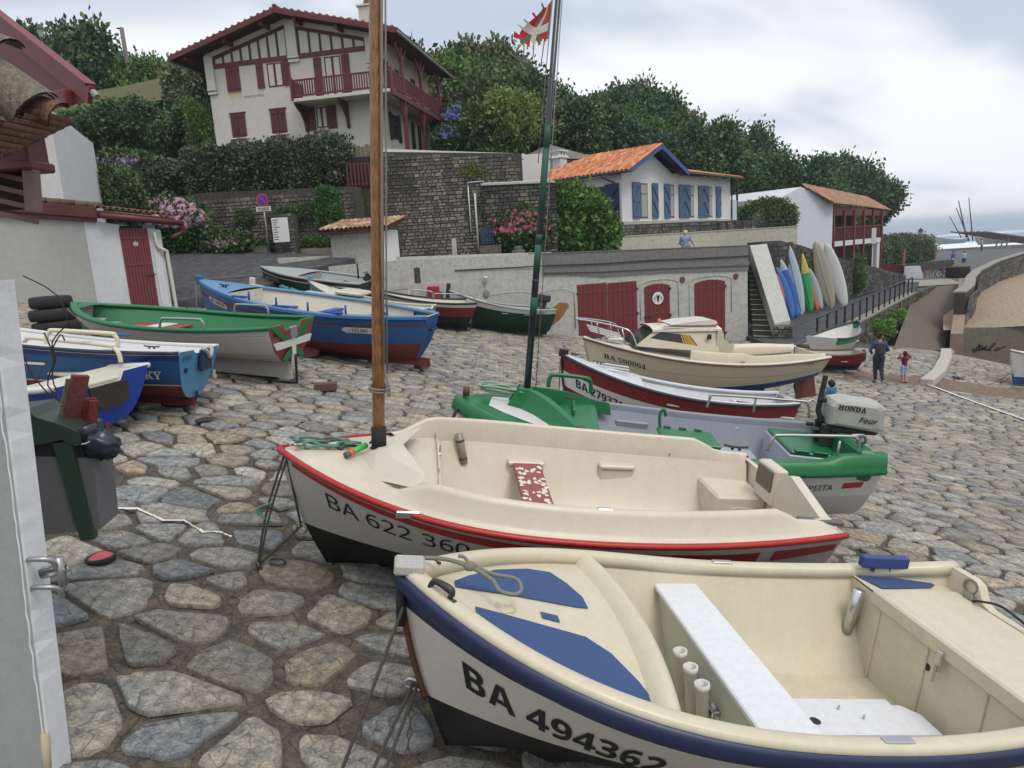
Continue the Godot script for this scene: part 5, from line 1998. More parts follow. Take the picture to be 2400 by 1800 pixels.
	tube(lt,[V(xb - 0.05,0.70,0.10),V(xb - 0.055,0.60,0.10)],0.014,6)
	obj("latch",lt,mats.steel,r)
	var h2 := mb()
	lathe(h2,[[0.001,0.0],[0.022,0.0]],12,Transform3D(Basis(Vector3.BACK,PI / 2),V(xb - 0.003,0.62,0.0)))
	obj("drain_hole",h2,mats.ink,r)
	var nv := mb()
	box2(nv,V(3.02,hu.s(0.82) + 0.045,-0.76),V(3.36,hu.s(0.9) + 0.085,-0.70),0.008)
	for k in 2:
		tube(nv,[V(3.12 + 0.12 * k,hu.s(0.85) - 0.0,-0.73),V(3.12 + 0.12 * k,hu.s(0.85) + 0.05,-0.73)],0.012,6)
	obj("fairlead_strip",nv,M("navy_block",0.022,0.05,0.17,0.5),r)
	for t in [0.575]:
		for sd in [1.0,-1.0]:
			var q := hu.pt(sd,t,1.0) + V(0,0.02,-0.035 * sd)
			pbox(r,"oarlock_plate",mats.steel,q + V(-0.07,0,-0.022),q + V(0.07,0.012,0.022),0.005)
	var rg := mb(true)
	var ring := []
	for i in 13:
		var a := TAU * i / 12
		ring.append(V(3.615 + 0.01 * cos(a),0.90 + 0.045 * sin(a),-0.46 + 0.045 * cos(a)))
	tube(rg,ring,0.008,6,false)
	for k in 3:
		tube(rg,curve([V(3.60,0.86,-0.47 + 0.02 * k),V(3.575,0.84,-0.44 + 0.02 * k),V(3.59,0.80,-0.42),V(3.56,0.77,-0.42 + 0.02 * k)],3),0.014,6)
	obj("lashing_ring",rg,mats.rope_grey,r)
	ptube(r,"lanyard",mats.ink,curve([V(3.58,0.83,-0.40),V(3.56,0.88,-0.30),V(3.60,0.90,-0.20),V(3.64,0.86,-0.05),V(3.70,0.80,0.10)],5),0.008,6)
	hull_text(hu,r,"BA 494362",0.27,0.165,0.425,0.05,mats.ink,"Droid Sans",true,1.0,0.84)
	keel_plate(hu,r,mats.black_paint,0.16,0.98,0.0)
	var M4 := r.transform
	rope("bow_rope","grey rope knotted between stem ring and samson post of nearest boat",[M4 * V(0.10,1.13,-0.06),M4 * V(0.22,1.145,-0.02),M4 * V(0.34,1.13,0.03),M4 * V(0.44,1.09,0.075),M4 * V(0.47,1.07,0.14),M4 * V(0.54,1.065,0.165),M4 * V(0.58,1.07,0.12),M4 * V(0.56,1.09,0.05),M4 * V(0.45,1.10,0.03),M4 * V(0.34,1.135,0.02)],0.011,mats.rope_grey)
	var kn := mb(true)
	ball(kn,M4 * V(0.33,1.135,0.025),V(0.035,0.026,0.026),8)
	tube(kn,curve([M4 * V(0.33,1.14,0.03),M4 * V(0.30,1.17,0.0),M4 * V(0.27,1.17,-0.01)],3),0.009,6)
	var ko := obj("rope_knot",kn,mats.rope_grey)
	tag(ko,"grey knot in bow rope of nearest boat","rope")
	var bow := M4 * V(0.02,0.92,0.05)
	rope("mooring_rope","dark taut rope from navy boat's stem head to the stones",[bow,on_slip(-0.98,2.55,0.02)],0.009,mats.rope_dark)
	var eye := M4 * (hu.pt(1,0,0.36) + V(-0.05,0,0))
	rope("mooring_rope","left one of paired ropes from lower eye of navy boat",[eye,on_slip(-0.90,2.45,0.02)],0.010,mats.rope_dark)
	rope("mooring_rope","right one of paired ropes from lower eye of navy boat",[eye + V(0.02,-0.01,0.01),on_slip(-0.82,2.42,0.02)],0.010,mats.rope_dark)
	var er := mb(true)
	tube(er,curve([M4 * (hu.pt(1,0,0.37)),eye + V(-0.02,0.03,0),eye + V(-0.04,0,0),eye + V(0,-0.03,0),M4 * (hu.pt(1,0,0.33))],4),0.010,6)
	tag(obj("mooring_eye",er,mats.galvanised),"bent metal eye on stem of nearest cream boat","ring")
	var ch := thing("mooring_chain","rusty chain hanging from stem eye of nearest cream boat","chain")
	var lnk := mb(true)
	var lp := []
	for i in 11:
		var a := TAU * i / 10
		lp.append(V(0.011 * cos(a),0.024 * sin(a),0))
	tube(lnk,lp,0.0048,5,false)
	lnk.generate_normals()
	var lm := lnk.commit()
	lm.surface_set_material(0,M("chain_iron",0.10,0.075,0.055,0.7,{"metal": 0.5}))
	var c0 := eye + V(0.0,-0.04,0.02)
	var c1 := on_slip(-0.66,2.46,0.02)
	var n := int(c0.distance_to(c1) / 0.036)
	for i in n:
		var mi := put("link",lm,null,ch)
		var d := (c1 - c0).normalized()
		var bx := d.cross(Vector3.FORWARD).normalized()
		mi.transform = Transform3D(Basis(bx,d,bx.cross(d)) * Basis(Vector3.UP,PI / 2 if i % 2 else 0.2),c0.lerp(c1,float(i) / n) + Vector3.DOWN * 0.10 * sin(PI * i / n))

func boat_masted(sp: Dictionary):
	sp.eb = 0.66
	sp.em = 0.33
	var hu := Hull.new(sp)
	var r := boat_root(sp,"cream open boat with red rubbing strake and varnished wooden mast","sailing_dinghy")
	var cream := paint("warm_cream",0.63,0.555,0.455,0.38)
	var red: Material = mats.signal_red
	hull_bands(hu,r,[["antifouling",mats.black_paint,[0.36,0.40,0.34],8],["topsides",mats.hull_grey_white,[1.0,1.0,1.0],10]],36)
	transom(hu,r,mats.hull_grey_white,cream,0.0,0.3,0.05)
	var pts := []
	for i in 9:
		var x := 0.10 + i * 0.40
		pts.append([x,0.052 + 0.006 * i,minf(0.082 + 0.018 * i,0.16)])
	hull_stripe(hu,r,red,"red_stripe",pts)
	hull_stripe(hu,r,red,"red_stripe",[[3.30,0.10,0.16],[3.42,0.098,0.22],[3.50,0.094,0.27]])
	hull_stripe(hu,r,red,"red_stripe",[[3.62,0.094,0.20],[4.16,0.085,0.155]])
	rail_mould(hu,r,red,[[0.0,-0.028],[0.020,-0.026],[0.031,-0.010],[0.031,0.004],[0.020,0.016],[0.0,0.018]],"rubbing_strake",0.0,1.0)
	pbox(r,"strake_joint",mats.steel,hu.pt(1,0.235,1) + V(-0.08,-0.03,0.018),hu.pt(1,0.235,1) + V(0.08,0.022,0.040),0.006)
	var st := mb(true)
	var cst := mb(true)
	for sd in [1.0,-1.0]:
		var rows := []
		var n := 34
		for i in n + 1:
			var t := lerpf(0.18,0.985,float(i) / n)
			var up := smoothstep(0.18,0.27,t) * (1.0 - 0.75 * smoothstep(0.86,0.93,t))
			var bp := hu.pt(1.0,t,1.0)
			var nr := hu.nrm(t)
			var rr := PV()
			for q in [[0.0,0.012],[-0.02,0.022],[-0.05,0.03 + 0.02 * up],[-0.085,0.05 + 0.11 * up],[-0.105,0.05 + 0.145 * up],[-0.13,0.05 + 0.15 * up],[-0.145,0.045 + 0.13 * up],[-0.15,-0.10]]:
				var v: Vector3 = bp + nr * q[0] + Vector3.UP * q[1]
				v.z *= sd
				rr.append(v)
			if sd < 0:
				rr.reverse()
			rows.append(rr)
		grid(st,rows)
	obj("coaming",st,cream,r)
	lining(hu,r,cream,[0.34,0.28,0.30],0.25,0.98,0.15)
	deck(hu,r,cream,0.01,0.29,-0.006,0.045,0.02)
	var bw := mb()
	var f := [V(0.56,1.01,0.0),V(0.74,1.13,-0.10),V(0.74,1.13,0.10),V(0.70,0.99,-0.40),V(0.70,0.99,0.34),V(1.00,1.06,-0.62),V(1.02,1.06,0.66),V(1.06,1.11,-0.55),V(1.10,1.11,0.58),V(0.92,1.14,0.0)]
	tri(bw,f[0],f[2],f[1])
	tri(bw,f[0],f[1],f[3])
	tri(bw,f[0],f[4],f[2])
	tri(bw,f[3],f[1],f[7])
	tri(bw,f[3],f[7],f[5])
	tri(bw,f[4],f[8],f[2])
	tri(bw,f[4],f[6],f[8])
	tri(bw,f[1],f[2],f[9])
	tri(bw,f[1],f[9],f[7])
	tri(bw,f[2],f[8],f[9])
	obj("breakwater",bw,paint("facet_white",0.63,0.57,0.48,0.4),r)
	bulkhead(hu,r,cream,0.285,0.30,1.0,"bulkhead",0.13)
	pbox(r,"cuddy_door",mats.facet_white,V(1.195,0.58,-0.50),V(1.21,1.02,0.16),0.004)
	ptube(r,"door_seal",mats.galvanised,[V(1.215,1.0,-0.42),V(1.217,0.66,-0.40),V(1.217,0.64,-0.37),V(1.217,0.62,0.10),V(1.217,0.40,0.16)],0.006,6)
	var bo := mb()
	box2(bo,V(1.21,0.93,-0.46),V(1.23,0.955,-0.34),0.004)
	tube(bo,[V(1.225,0.86,-0.40),V(1.225,1.01,-0.40)],0.006,6)
	obj("bolt",bo,mats.steel,r)
	var tb := mb(true)
	tube(tb,[V(1.40,0.98,-0.74),V(1.46,0.74,-0.70)],0.035,12)
	var tr2 := ptube(r,"strapped_tube",M("clear_plastic_tube",0.22,0.20,0.16,0.3),[V(1.40,0.99,-0.77),V(1.46,0.73,-0.72)],0.036,12)
	for k in 2:
		var a := V(1.40,0.99,-0.77).lerp(V(1.46,0.73,-0.72),0.2 + 0.6 * k)
		var b2 := V(1.40,0.99,-0.77).lerp(V(1.46,0.73,-0.72),0.28 + 0.6 * k)
		ptube(tr2,"strap",M("brown_strap",0.10,0.06,0.035,0.8),[a,b2],0.039,12)
	var pk := mb()
	ball(pk,V(1.30,0.62,0.26),V(0.05,0.035,0.05),8)
	obj("rubber_ball",pk,mats.rubber,r)
	for k in 2:
		var x0 := 1.90 + 0.86 * k
		var fr := mb()
		box2(fr,V(x0 - 0.04,0.30,-0.86),V(x0 + 0.30,0.72,-0.74),0.02)
		box2(fr,V(x0 - 0.04,0.72,-0.86),V(x0 + 0.30,0.76,-0.72),0.012)
		if k == 0:
			box2(fr,V(x0 - 0.04,0.28,0.62),V(x0 + 0.30,0.60,0.86),0.02)
		obj("thwart_seat",fr,cream,r)
	var fl := M("flaking_red",0.24,0.075,0.07,0.85)
	var th := mb()
	bar(th,V(2.03,0.745,-0.80),V(2.03,0.60,0.80),0.25,0.026,0.004)
	obj("thwart",th,fl,r)
	var fk := mb()
	var rn := RandomNumberGenerator.new()
	rn.seed = 5
	for i in 70:
		var t := pow(rn.randf(),0.8)
		var zz := lerpf(-0.79,0.1,t)
		var u := rn.randf_range(-0.11,0.11)
		if absf(u) < 0.06 and rn.randf() < 0.7:
			continue
		var yy := lerpf(0.745,0.60,(zz + 0.80) / 1.6) + 0.0145
		var cx := 2.03 + u
		var pl := []
		for q in 5:
			var a := TAU * q / 5 + rn.randf()
			var rr := rn.randf_range(0.008,0.034)
			pl.append(V(cx + cos(a) * rr,yy - 0.09 * sin(a) * rr,zz + sin(a) * rr * 1.4))
		for q in range(1,4):
			tri(fk,pl[0],pl[q],pl[q + 1])
	var fo := obj("bare_patches",fk,M("undercoat",0.60,0.57,0.52,0.9),r)
	fo.set_meta("kind","stuff")
	var sb := mb()
	box2(sb,V(3.66,0.28,-0.84),V(4.12,0.70,-0.22),0.02)
	obj("stern_box",sb,cream,r)
	var ht := mb()
	var pol := PackedVector2Array()
	for i in 24:
		var a := TAU * i / 24
		var c := cos(a)
		var s := sin(a)
		pol.append(Vector2(signf(c) * pow(absf(c),0.35) * 0.15,signf(s) * pow(absf(s),0.35) * 0.105))
	prism(ht,pol,0.0,0.014,Transform3D(Basis(),V(3.93,0.50,-0.22)))
	obj("inspection_hatch",ht,mats.gelcoat_white,r)
	var pad := mb()
	box2(pad,V(4.04,0.70,-0.34),V(4.16,1.03,-0.02),0.015)
	obj("motor_pad",pad,cream,r)
	pbox(pad_parent(r),"pad_plate",M("worn_alu",0.30,0.27,0.24,0.5,{"metal": 0.4,"tex": "stone","scale": 9.0}),V(4.026,0.82,-0.31),V(4.04,1.0,-0.05),0.003)
	var wing := mb()
	prism(wing,V2([-0.02,0.80,0.10,1.04,0.17,1.06,0.72,0.90,0.76,0.80,-0.02,0.70]),4.06,4.14,Transform3D(Basis(Vector3.BACK,Vector3.UP,Vector3.RIGHT),Vector3.ZERO))
	obj("transom_wing",wing,mats.facet_white,r)
	var pl3 := mb()
	box(pl3,V(4.02,0.925,0.72),V(0.34,0.035,0.06),Basis(Vector3.UP,-0.15),0.008)
	obj("rubbing_pad",pl3,M("grey_plastic",0.10,0.10,0.10,0.6),r)
	var fh := mb()
	lathe(fh,[[0.001,0.004],[0.03,0.004],[0.03,0.0]],14,Transform3D(Basis(Vector3.RIGHT,PI / 2),V(3.42,0.86,-0.80)))
	obj("drain_cap",fh,mats.rubber,r)
	pbox(r,"maker_plate",mats.facet_white,V(3.70,0.80,-0.80),V(3.86,0.90,-0.79),0.003)
	pbox(r,"blue_rag",M("blue_cloth",0.04,0.14,0.32,0.9),V(3.18,0.29,-0.30),V(3.30,0.31,-0.22),0.006)
	pbox(r,"oarlock_plate",mats.steel,hu.pt(1,0.55,1) + V(-0.05,0.19,-0.15),hu.pt(1,0.55,1) + V(0.05,0.202,-0.11),0.004)
	cleat(r,mats.steel,V(0.10,1.10,0.03),0.07,0.3)
	hull_text(hu,r,"BA 622 360",0.36,0.135,0.285,0.022,mats.ink,"Droid Sans",false,1.0,1.12)
	keel_plate(hu,r,mats.black_paint,0.16,0.98,0.0)
	var mast := M("varnished_spruce",0.40,0.165,0.05,0.35,{"tex": "wood","scale": V(9,0.6,9),"coat": 0.4})
	var ms := ptube(r,"mast",mast,[V(0.735,1.12,0),V(0.70,1.9,0),V(0.60,4.0,0),V(0.50,6.2,0)],[0.047,0.047,0.044,0.039],16)
	ptube(ms,"mast_boot",mats.rubber,[V(0.738,1.10,0),V(0.728,1.27,0)],0.058,14)
	ptube(ms,"halyard",mats.rope_grey,[V(0.755,1.75,0.055),V(0.70,2.6,0.06),V(0.56,6.0,0.045)],0.010,6)
	ptube(ms,"halyard",mats.rope_grey,[V(0.775,1.72,0.05),V(0.74,2.4,0.045),V(0.575,6.0,0.03)],0.007,6)
	var lsh := mb(true)
	var q2 := []
	for i in 21:
		var a := TAU * 2.0 * i / 20
		q2.append(V(0.712 + 0.064 * cos(a),1.555 + 0.0022 * i,0.064 * sin(a)))
	tube(lsh,q2,0.009,6)
	tube(lsh,curve([V(0.755,1.78,0.055),V(0.77,1.68,0.07),V(0.80,1.60,0.085),V(0.80,1.545,0.09),V(0.78,1.60,0.075)],4),0.009,6)
	obj("lashing",lsh,mats.rope_grey,ms)
	var X := r.transform
	var rp := thing("coiled_rope","green and grey rope heaped on foredeck of masted boat","rope")
	for k in 5:
		var pts2 := []
		for i in 9:
			var t := i / 8.0
			pts2.append(X * V(0.10 + 0.46 * t + 0.03 * sin(i * 2.1 + k),1.10 - 0.03 * t + 0.018 * (k % 3) + 0.012 * cos(i * 1.7 + k * 2.0),-0.03 - 0.10 * t + 0.06 * sin(t * 5.0 + k * 1.3)))
		var s2 := mb(true)
		tube(s2,curve(pts2,4),0.011,6)
		obj("strand",s2,mats.rope_green if k != 3 else mats.rope_dark,rp)
	var tc := thing("hand_torch","green torch with orange collar lying on masted boat's foredeck","torch")
	var a0 := X * V(0.50,1.085,0.14)
	var a1 := X * V(0.66,1.115,-0.06)
	ptube(tc,"grip",M("plastic_green",0.05,0.38,0.06,0.4),[a0.lerp(a1,0.28),a0.lerp(a1,0.85)],0.024,12)
	ptube(tc,"collar",M("plastic_orange",0.70,0.10,0.01,0.4),[a0.lerp(a1,0.13),a0.lerp(a1,0.30)],0.025,12)
	ptube(tc,"lens_ring",M("grey_plastic"),[a0,a0.lerp(a1,0.14)],0.026,12)
	ptube(tc,"lanyard",mats.ink,curve([a1,a1 + V(0.03,0.02,-0.02),a1 + V(0.05,-0.005,0.03),a0.lerp(a1,0.7) + V(0.06,-0.01,0.01)],4),0.008,6)
	var bow := X * V(0.04,1.03,0.06)
	var g0 := on_slip(-2.02,4.95,0.03)
	rope("mooring_rope","outer dark rope from masted boat's bow to iron pin",[bow,bow.lerp(g0,0.5) + V(-0.03,0,0),g0],0.009,mats.rope_dark)
	rope("mooring_rope","inner dark rope beside it from masted boat's bow to pin",[bow + V(0.03,0,0),bow.lerp(g0,0.5),g0 + V(0.01,0,0)],0.008,mats.rope_dark)
	var ey := X * (hu.pt(1,0,0.34) + V(-0.03,0,0.02))
	rope("mooring_rope","dark rope from masted boat's bow down to its stem ring",[bow + V(0.02,-0.03,0),ey],0.008,mats.rope_dark)
	rope("mooring_rope","dark rope from masted boat's stem ring to iron pin",[ey,g0],0.009,mats.rope_dark)
	var sr := mb(true)
	var rg := []
	for i in 13:
		var a := TAU * i / 12
		rg.append(ey + V(0.045 * cos(a),0.04 * sin(a) - 0.02,0.02 * cos(a)))
	tube(sr,rg,0.008,6,false)
	tag(obj("stem_ring",sr,mats.galvanised),"metal ring on stem of masted boat","ring")
	var rag := mb(true)
	for k in 4:
		tube(rag,curve([bow.lerp(g0,0.42),bow.lerp(g0,0.47) + V(-0.05 - 0.02 * k,0,0.01 * k),bow.lerp(g0,0.53) + V(-0.09 + 0.03 * k,-0.02 * k,0)],4),0.007,5)
	tag(obj("frayed_twine",rag,mats.rope_green),"frayed green twine tied to masted boat's mooring rope","twine")
	var pin := thing("iron_ring","small iron ring lying on paving by mooring pin","ring")
	var pr := []
	for i in 13:
		var a := TAU * i / 12
		pr.append(on_slip(-1.90 + 0.06 * cos(a),5.05 + 0.05 * sin(a),0.035))
	ptube(pin,"loop",mats.dark_iron,pr,0.009,6)
	ptube(pin,"pin",mats.dark_iron,[on_slip(-2.0,4.95,-0.02),on_slip(-2.02,4.96,0.06)],0.02,8)

func pad_parent(r: Node3D) -> Node3D:
	return r.get_node("motor_pad")

func outboard(root: Node3D,at: Vector3,s: float,cowl_mat: Material,turn := 0.0,tilt := 0.0,called := "outboard_motor") -> Node3D:
	var o := Node3D.new()
	o.name = called
	o.transform = Transform3D(Basis(Vector3.UP,turn) * Basis(Vector3.BACK,tilt) * Basis.from_scale(Vector3.ONE * s),at)
	root.add_child(o)
	var cw := mb()
	var lo := [[-0.22,0.0],[0.24,-0.04]]
	var prof := PackedVector2Array([Vector2(-0.24,0.02),Vector2(-0.24,0.20),Vector2(-0.20,0.245),Vector2(-0.10,0.265),Vector2(0.20,0.235),Vector2(0.25,0.20),Vector2(0.25,-0.01),Vector2(0.20,-0.035)])
	var rows := []
	for q in [[-0.165,0.72],[-0.15,0.90],[-0.12,0.985],[0.0,1.0],[0.12,0.985],[0.15,0.90],[0.165,0.72]]:
		var r := PV()
		for v in prof:
			r.append(V(v.x * q[1],0.12 + (v.y - 0.12) * q[1],q[0]))
		rows.append(r)
	grid(cw,rows,true)
	for e in [0,6]:
		var r: PackedVector3Array = rows[e]
		for j in range(1,r.size() - 1):
			if e == 0:
				tri(cw,r[0],r[j + 1],r[j])
			else:
				tri(cw,r[0],r[j],r[j + 1])
	obj("cowl",cw,cowl_mat,o)
	var lg := mb()
	box2(lg,V(-0.22,-0.06,-0.135),V(0.21,0.0,0.135),0.02)
	obj("lower_cowl",lg,mats.rubber,o)
	var leg := mb()
	prism(leg,V2([-0.06,-0.05,0.12,-0.05,0.08,-0.45,0.12,-0.50,0.10,-0.68,0.02,-0.68,-0.08,-0.52,-0.04,-0.45]),-0.035,0.035)
	prism(leg,V2([-0.12,-0.44,0.18,-0.44,0.18,-0.455,-0.12,-0.455]),-0.10,0.10)
	obj("leg",leg,cowl_mat,o)
	var br := mb()
	box2(br,V(-0.28,-0.24,-0.11),V(-0.13,0.02,-0.07),0.01)
	box2(br,V(-0.28,-0.24,0.07),V(-0.13,0.02,0.11),0.01)
	box2(br,V(-0.20,-0.10,-0.12),V(-0.06,-0.02,0.12),0.01)
	tube(br,[V(-0.30,-0.04,-0.09),V(-0.36,-0.04,-0.09)],0.02,8)
	tube(br,[V(-0.30,-0.04,0.09),V(-0.36,-0.04,0.09)],0.02,8)
	obj("clamp_bracket",br,M("dark_alloy",0.045,0.045,0.048,0.45,{"metal": 0.4}),o)
	return o

func boat_green_grey(sp: Dictionary):
	sp.eb = 0.70
	sp.em = 0.33
	sp.ks = 0.12
	var hu := Hull.new(sp)
	var r := boat_root(sp,"green decked white boat with grey well, outboard and flag mast")
	var green: Material = mats.boat_green
	var grey := paint("well_grey",0.245,0.27,0.325,0.5)
	hull_bands(hu,r,[["bottom",mats.hull_grey_white,[0.5,0.5,0.5],7],["topsides",mats.white_paint,[0.86,0.82,0.86],4],["sheer_strake",green,[1.0,1.0,1.0],3]],34)
	transom(hu,r,mats.white_paint,grey,0.0,0.3,0.05)
	hull_stripe(hu,r,mats.signal_red,"red_stripe",[[0.34,0.16,0.17],[0.9,0.19,0.25],[2.0,0.20,0.28],[3.84,0.215,0.30]])
	hull_stripe(hu,r,mats.signal_red,"red_stripe",[[4.22,0.20,0.275],[4.44,0.195,0.265]])
	hull_text(hu,r,"PEITA",3.86,0.072,0.295,-0.02,mats.ink,"Droid Sans",false,1.0,1.05)
	var st := mb(true)
	var rim := mb(true)
	for sd in [1.0,-1.0]:
		var rows := []
		var rm := []
		for t in ts(36):
			var bp := hu.pt(1.0,t,1.0)
			var nr := hu.nrm(maxf(t,0.02))
			var far: bool = sd < 0 and t > 0.33
			var up := 0.06 + 0.06 * smoothstep(0.86,0.9,t)
			var rr := PV()
			var prof := [[-0.01,-0.10],[0.03,-0.095],[0.035,-0.06],[0.02,-0.03],[0.016,0.0],[-0.012,up * 0.92],[-0.03,up],[-0.10,up],[-0.125,up - 0.01],[-0.13,-0.06]]
			if far:
				prof = [[-0.01,-0.10],[0.03,-0.095],[0.03,-0.03],[0.01,0.05],[0.004,0.07],[-0.01,0.078],[-0.03,0.078],[-0.04,0.07],[-0.045,0.05],[-0.05,-0.06]]
			for q in prof:
				var v: Vector3 = bp + nr * q[0] + Vector3.UP * q[1]
				v.z = maxf(v.z,0.0) * sd
				rr.append(v)
			if sd < 0:
				rr.reverse()
			if far:
				rm.append(rr)
			if not far or rm.size() == 1:
				rows.append(rr)
		grid(st,rows)
		if rm.size() > 1:
			grid(rim,rm)
	obj("far_rim",rim,grey,r)
	obj("side_deck",st,green,r)
	lining(hu,r,grey,[0.36,0.32,0.34],0.22,0.985,0.05)
	deck(hu,r,green,0.01,0.36,-0.05,0.05,0.06)
	deck_patch(hu,r,paint("deck_white",0.62,0.61,0.60,0.5),"deck_panel",[[0.42,-0.40,0.52],[0.62,-0.42,0.66],[0.90,0.06,0.74],[1.12,0.45,0.79],[1.28,0.72,0.82]],-0.05,0.05,0.06)
	var cm := mb()
	var apex := V(0.80,1.30,0.0)
	for sd in [1.0,-1.0]:
		var rows := []
		for i in 9:
			var f := i / 8.0
			var x := lerpf(0.72,1.78,pow(f,0.9))
			var t := x / hu.L
			var wo := minf(hu.b(t) - 0.10,lerpf(0.10,hu.b(t) - 0.10,smoothstep(0.0,0.75,f)))
			var y := lerpf(1.27,hu.s(t) + 0.10,smoothstep(0.0,0.9,f))
			var rr := PackedVector3Array([V(x - 0.12,hu.s(t) + 0.055 + 0.03 * (1 - f),(wo + 0.02) * sd),V(x,y,wo * sd),V(x + 0.06,y,(wo - 0.06) * sd),V(x + 0.10,hu.s(t) - 0.05,(wo - 0.08) * sd)])
			if sd > 0:
				rr.reverse()
			rows.append(rr)
		grid(cm,rows)
	box(cm,V(0.80,1.17,0),V(0.20,0.20,0.26),Basis(),0.04)
	obj("coaming",cm,green,r)
	bulkhead(hu,r,grey,0.30,0.34,hu.s(0.3) + 0.02,"bulkhead",0.12)
	pbox(r,"hatch_board",green,V(1.36,0.78,-0.42),V(1.39,1.08,0.06),0.006)
	pbox(r,"hatch_lid",paint("light_grey",0.40,0.43,0.50,0.5),V(1.40,0.55,-0.42),V(1.42,0.77,0.06),0.006)
	cleat(r,mats.dark_iron,V(1.33,1.12,-0.22),0.08,0.2)
	pbox(r,"vent_box",M("dark_alloy",0.045,0.045,0.048,0.45,{"metal": 0.4}),V(1.38,0.99,0.72),V(1.48,1.09,0.76),0.006)
	ptube(r,"side_tube",paint("pale_grey_tube",0.40,0.43,0.50,0.5),[V(1.84,0.93,0.72),V(2.4,0.92,0.74),V(2.95,0.93,0.72)],0.065,12)
	var eb := mb()
	box2(eb,V(2.40,0.36,-0.22),V(2.98,0.86,0.26),0.015)
	box2(eb,V(2.37,0.86,-0.25),V(3.01,0.905,0.29),0.012)
	obj("engine_box",eb,green,r)
	for k in 3:
		pbox(r.get_node("engine_box"),"hinge",mats.dark_alloy,V(2.45 + 0.18 * k,0.90,-0.26),V(2.53 + 0.18 * k,0.925,-0.22),0.004)
	var hf := mb()
	box2(hf,V(1.95,0.42,-0.86),V(2.36,0.78,-0.80),0.015)
	box2(hf,V(1.99,0.60,-0.81),V(2.32,0.66,-0.77),0.012)
	obj("side_locker",hf,grey,r)
	ptube(r,"pump_handle",green,curve([V(2.42,0.88,-0.30),V(2.40,1.04,-0.32),V(2.44,1.10,-0.32),V(2.47,1.02,-0.32)],4),0.018,8)
	ptube(r,"rope_coil",M("straw_rope",0.40,0.30,0.13,0.9),curve([V(2.20,0.42,0.10),V(2.32,0.44,0.16),V(2.36,0.42,0.02),V(2.24,0.45,0.0),V(2.22,0.44,0.12)],4),0.03,8)
	pbox(r,"stern_bench",paint("light_grey"),V(3.18,0.36,-0.66),V(3.62,0.62,0.30),0.015)
	pbox(r,"stern_deck",green,V(3.76,0.90,-0.62),V(4.36,0.935,0.28),0.012)
	pbox(r,"stern_locker",paint("light_grey"),V(3.74,0.36,-0.64),V(4.34,0.895,0.30),0.01)
	for k in 3:
		pbox(r,"hatch_rim",green,V(3.80 + 0.2 * k,0.936,0.22),V(3.96 + 0.2 * k,0.955,0.29),0.004)
	pbox(r,"sounder",M("ivory",0.50,0.44,0.32,0.5),V(3.42,0.76,-0.80),V(3.58,0.86,-0.77),0.006)
	var tl := mb()
	box2(tl,V(4.30,0.80,-0.66),V(4.48,1.13,0.66),0.03)
	obj("transom_rail",tl,green,r)
	hoop(r,mats.galvanised,V(3.36,1.04,0.72),V(4.30,1.10,0.62),0.17,0.017)
	ptube(r,"grab_rail",mats.galvanised,curve([V(3.06,1.05,-0.86),V(3.08,1.18,-0.86),V(3.16,1.22,-0.86),V(4.10,1.28,-0.74),V(4.22,1.26,-0.72),V(4.25,1.10,-0.70)],5),0.016)
	for q in [V(3.62,1.06,-0.82),V(4.08,1.02,0.66)]:
		ptube(r,"rail_stanchion",mats.galvanised,[q,q + V(0,0.19,0)],0.014)
	ptube(r,"bow_rail",green,curve([V(1.06,1.12,-0.76),V(1.07,1.24,-0.77),V(1.14,1.28,-0.78),V(1.50,1.27,-0.82),V(1.58,1.22,-0.83),V(1.60,1.08,-0.84)],5),0.026)
	ptube(r,"rear_rail",mats.galvanised,curve([V(4.22,1.27,-0.74),V(4.30,1.30,-0.72),V(4.34,1.10,-0.2),V(4.40,1.16,0.45),V(4.34,1.27,0.58),V(4.2,1.27,0.62)],5),0.016)
	cleat(r,mats.dark_iron,V(3.02,1.03,0.78),0.12,0.0,"bar")
	ptube(r,"stem_post",M("weathered_post",0.10,0.06,0.05,0.8),[V(0.13,1.10,0),V(0.13,1.20,0)],0.04,10)
	var X := r.transform
	var cl := thing("coiled_rope","pale green rope coiled on foredeck beneath the flag mast","rope")
	for k in 6:
		var c2 := []
		for i in 15:
			var a := TAU * i / 14
			c2.append(X * V(0.52 + (0.21 + 0.012 * k) * cos(a + k),1.165 + 0.012 * k + 0.012 * sin(a * 3 + k),-0.12 + (0.10 + 0.014 * (k % 3)) * sin(a + k)))
		ptube(cl,"turn",M("rope_pale_green",0.24,0.36,0.26,0.9),c2,0.012,6)
	var cowl := paint("motor_silver",0.40,0.395,0.36,0.35)
	var ob := outboard(r,V(4.50,1.20,-0.14),1.22,cowl,-0.05,0.06)
	var tl2 := mb()
	tube(tl2,[V(-0.26,0.02,0.02),V(-0.30,0.12,0.0),V(-0.26,0.44,-0.04)],[0.03,0.026,0.024],8)
	obj("tiller",tl2,mats.rubber,ob)
	ptube(ob,"pull_handle",mats.rubber,[V(-0.24,0.22,0.0),V(-0.31,0.22,0.0)],0.026,8)
	var tx := put("maker_name",letters("HONDA",0.045,true,"Droid Serif"),mats.ink,ob)
	tx.transform = Transform3D(Basis(Vector3.BACK,-0.09),V(-0.06,0.19,0.169))
	var t2 := put("model_mark",letters("Four",0.05,true),M("dark_grey_print",0.05,0.05,0.05,0.5),ob)
	t2.transform = Transform3D(Basis(Vector3.BACK,-0.09) * Basis(V(1,0,0),V(0.3,1,0),V(0,0,1)),V(0.09,0.085,0.169))
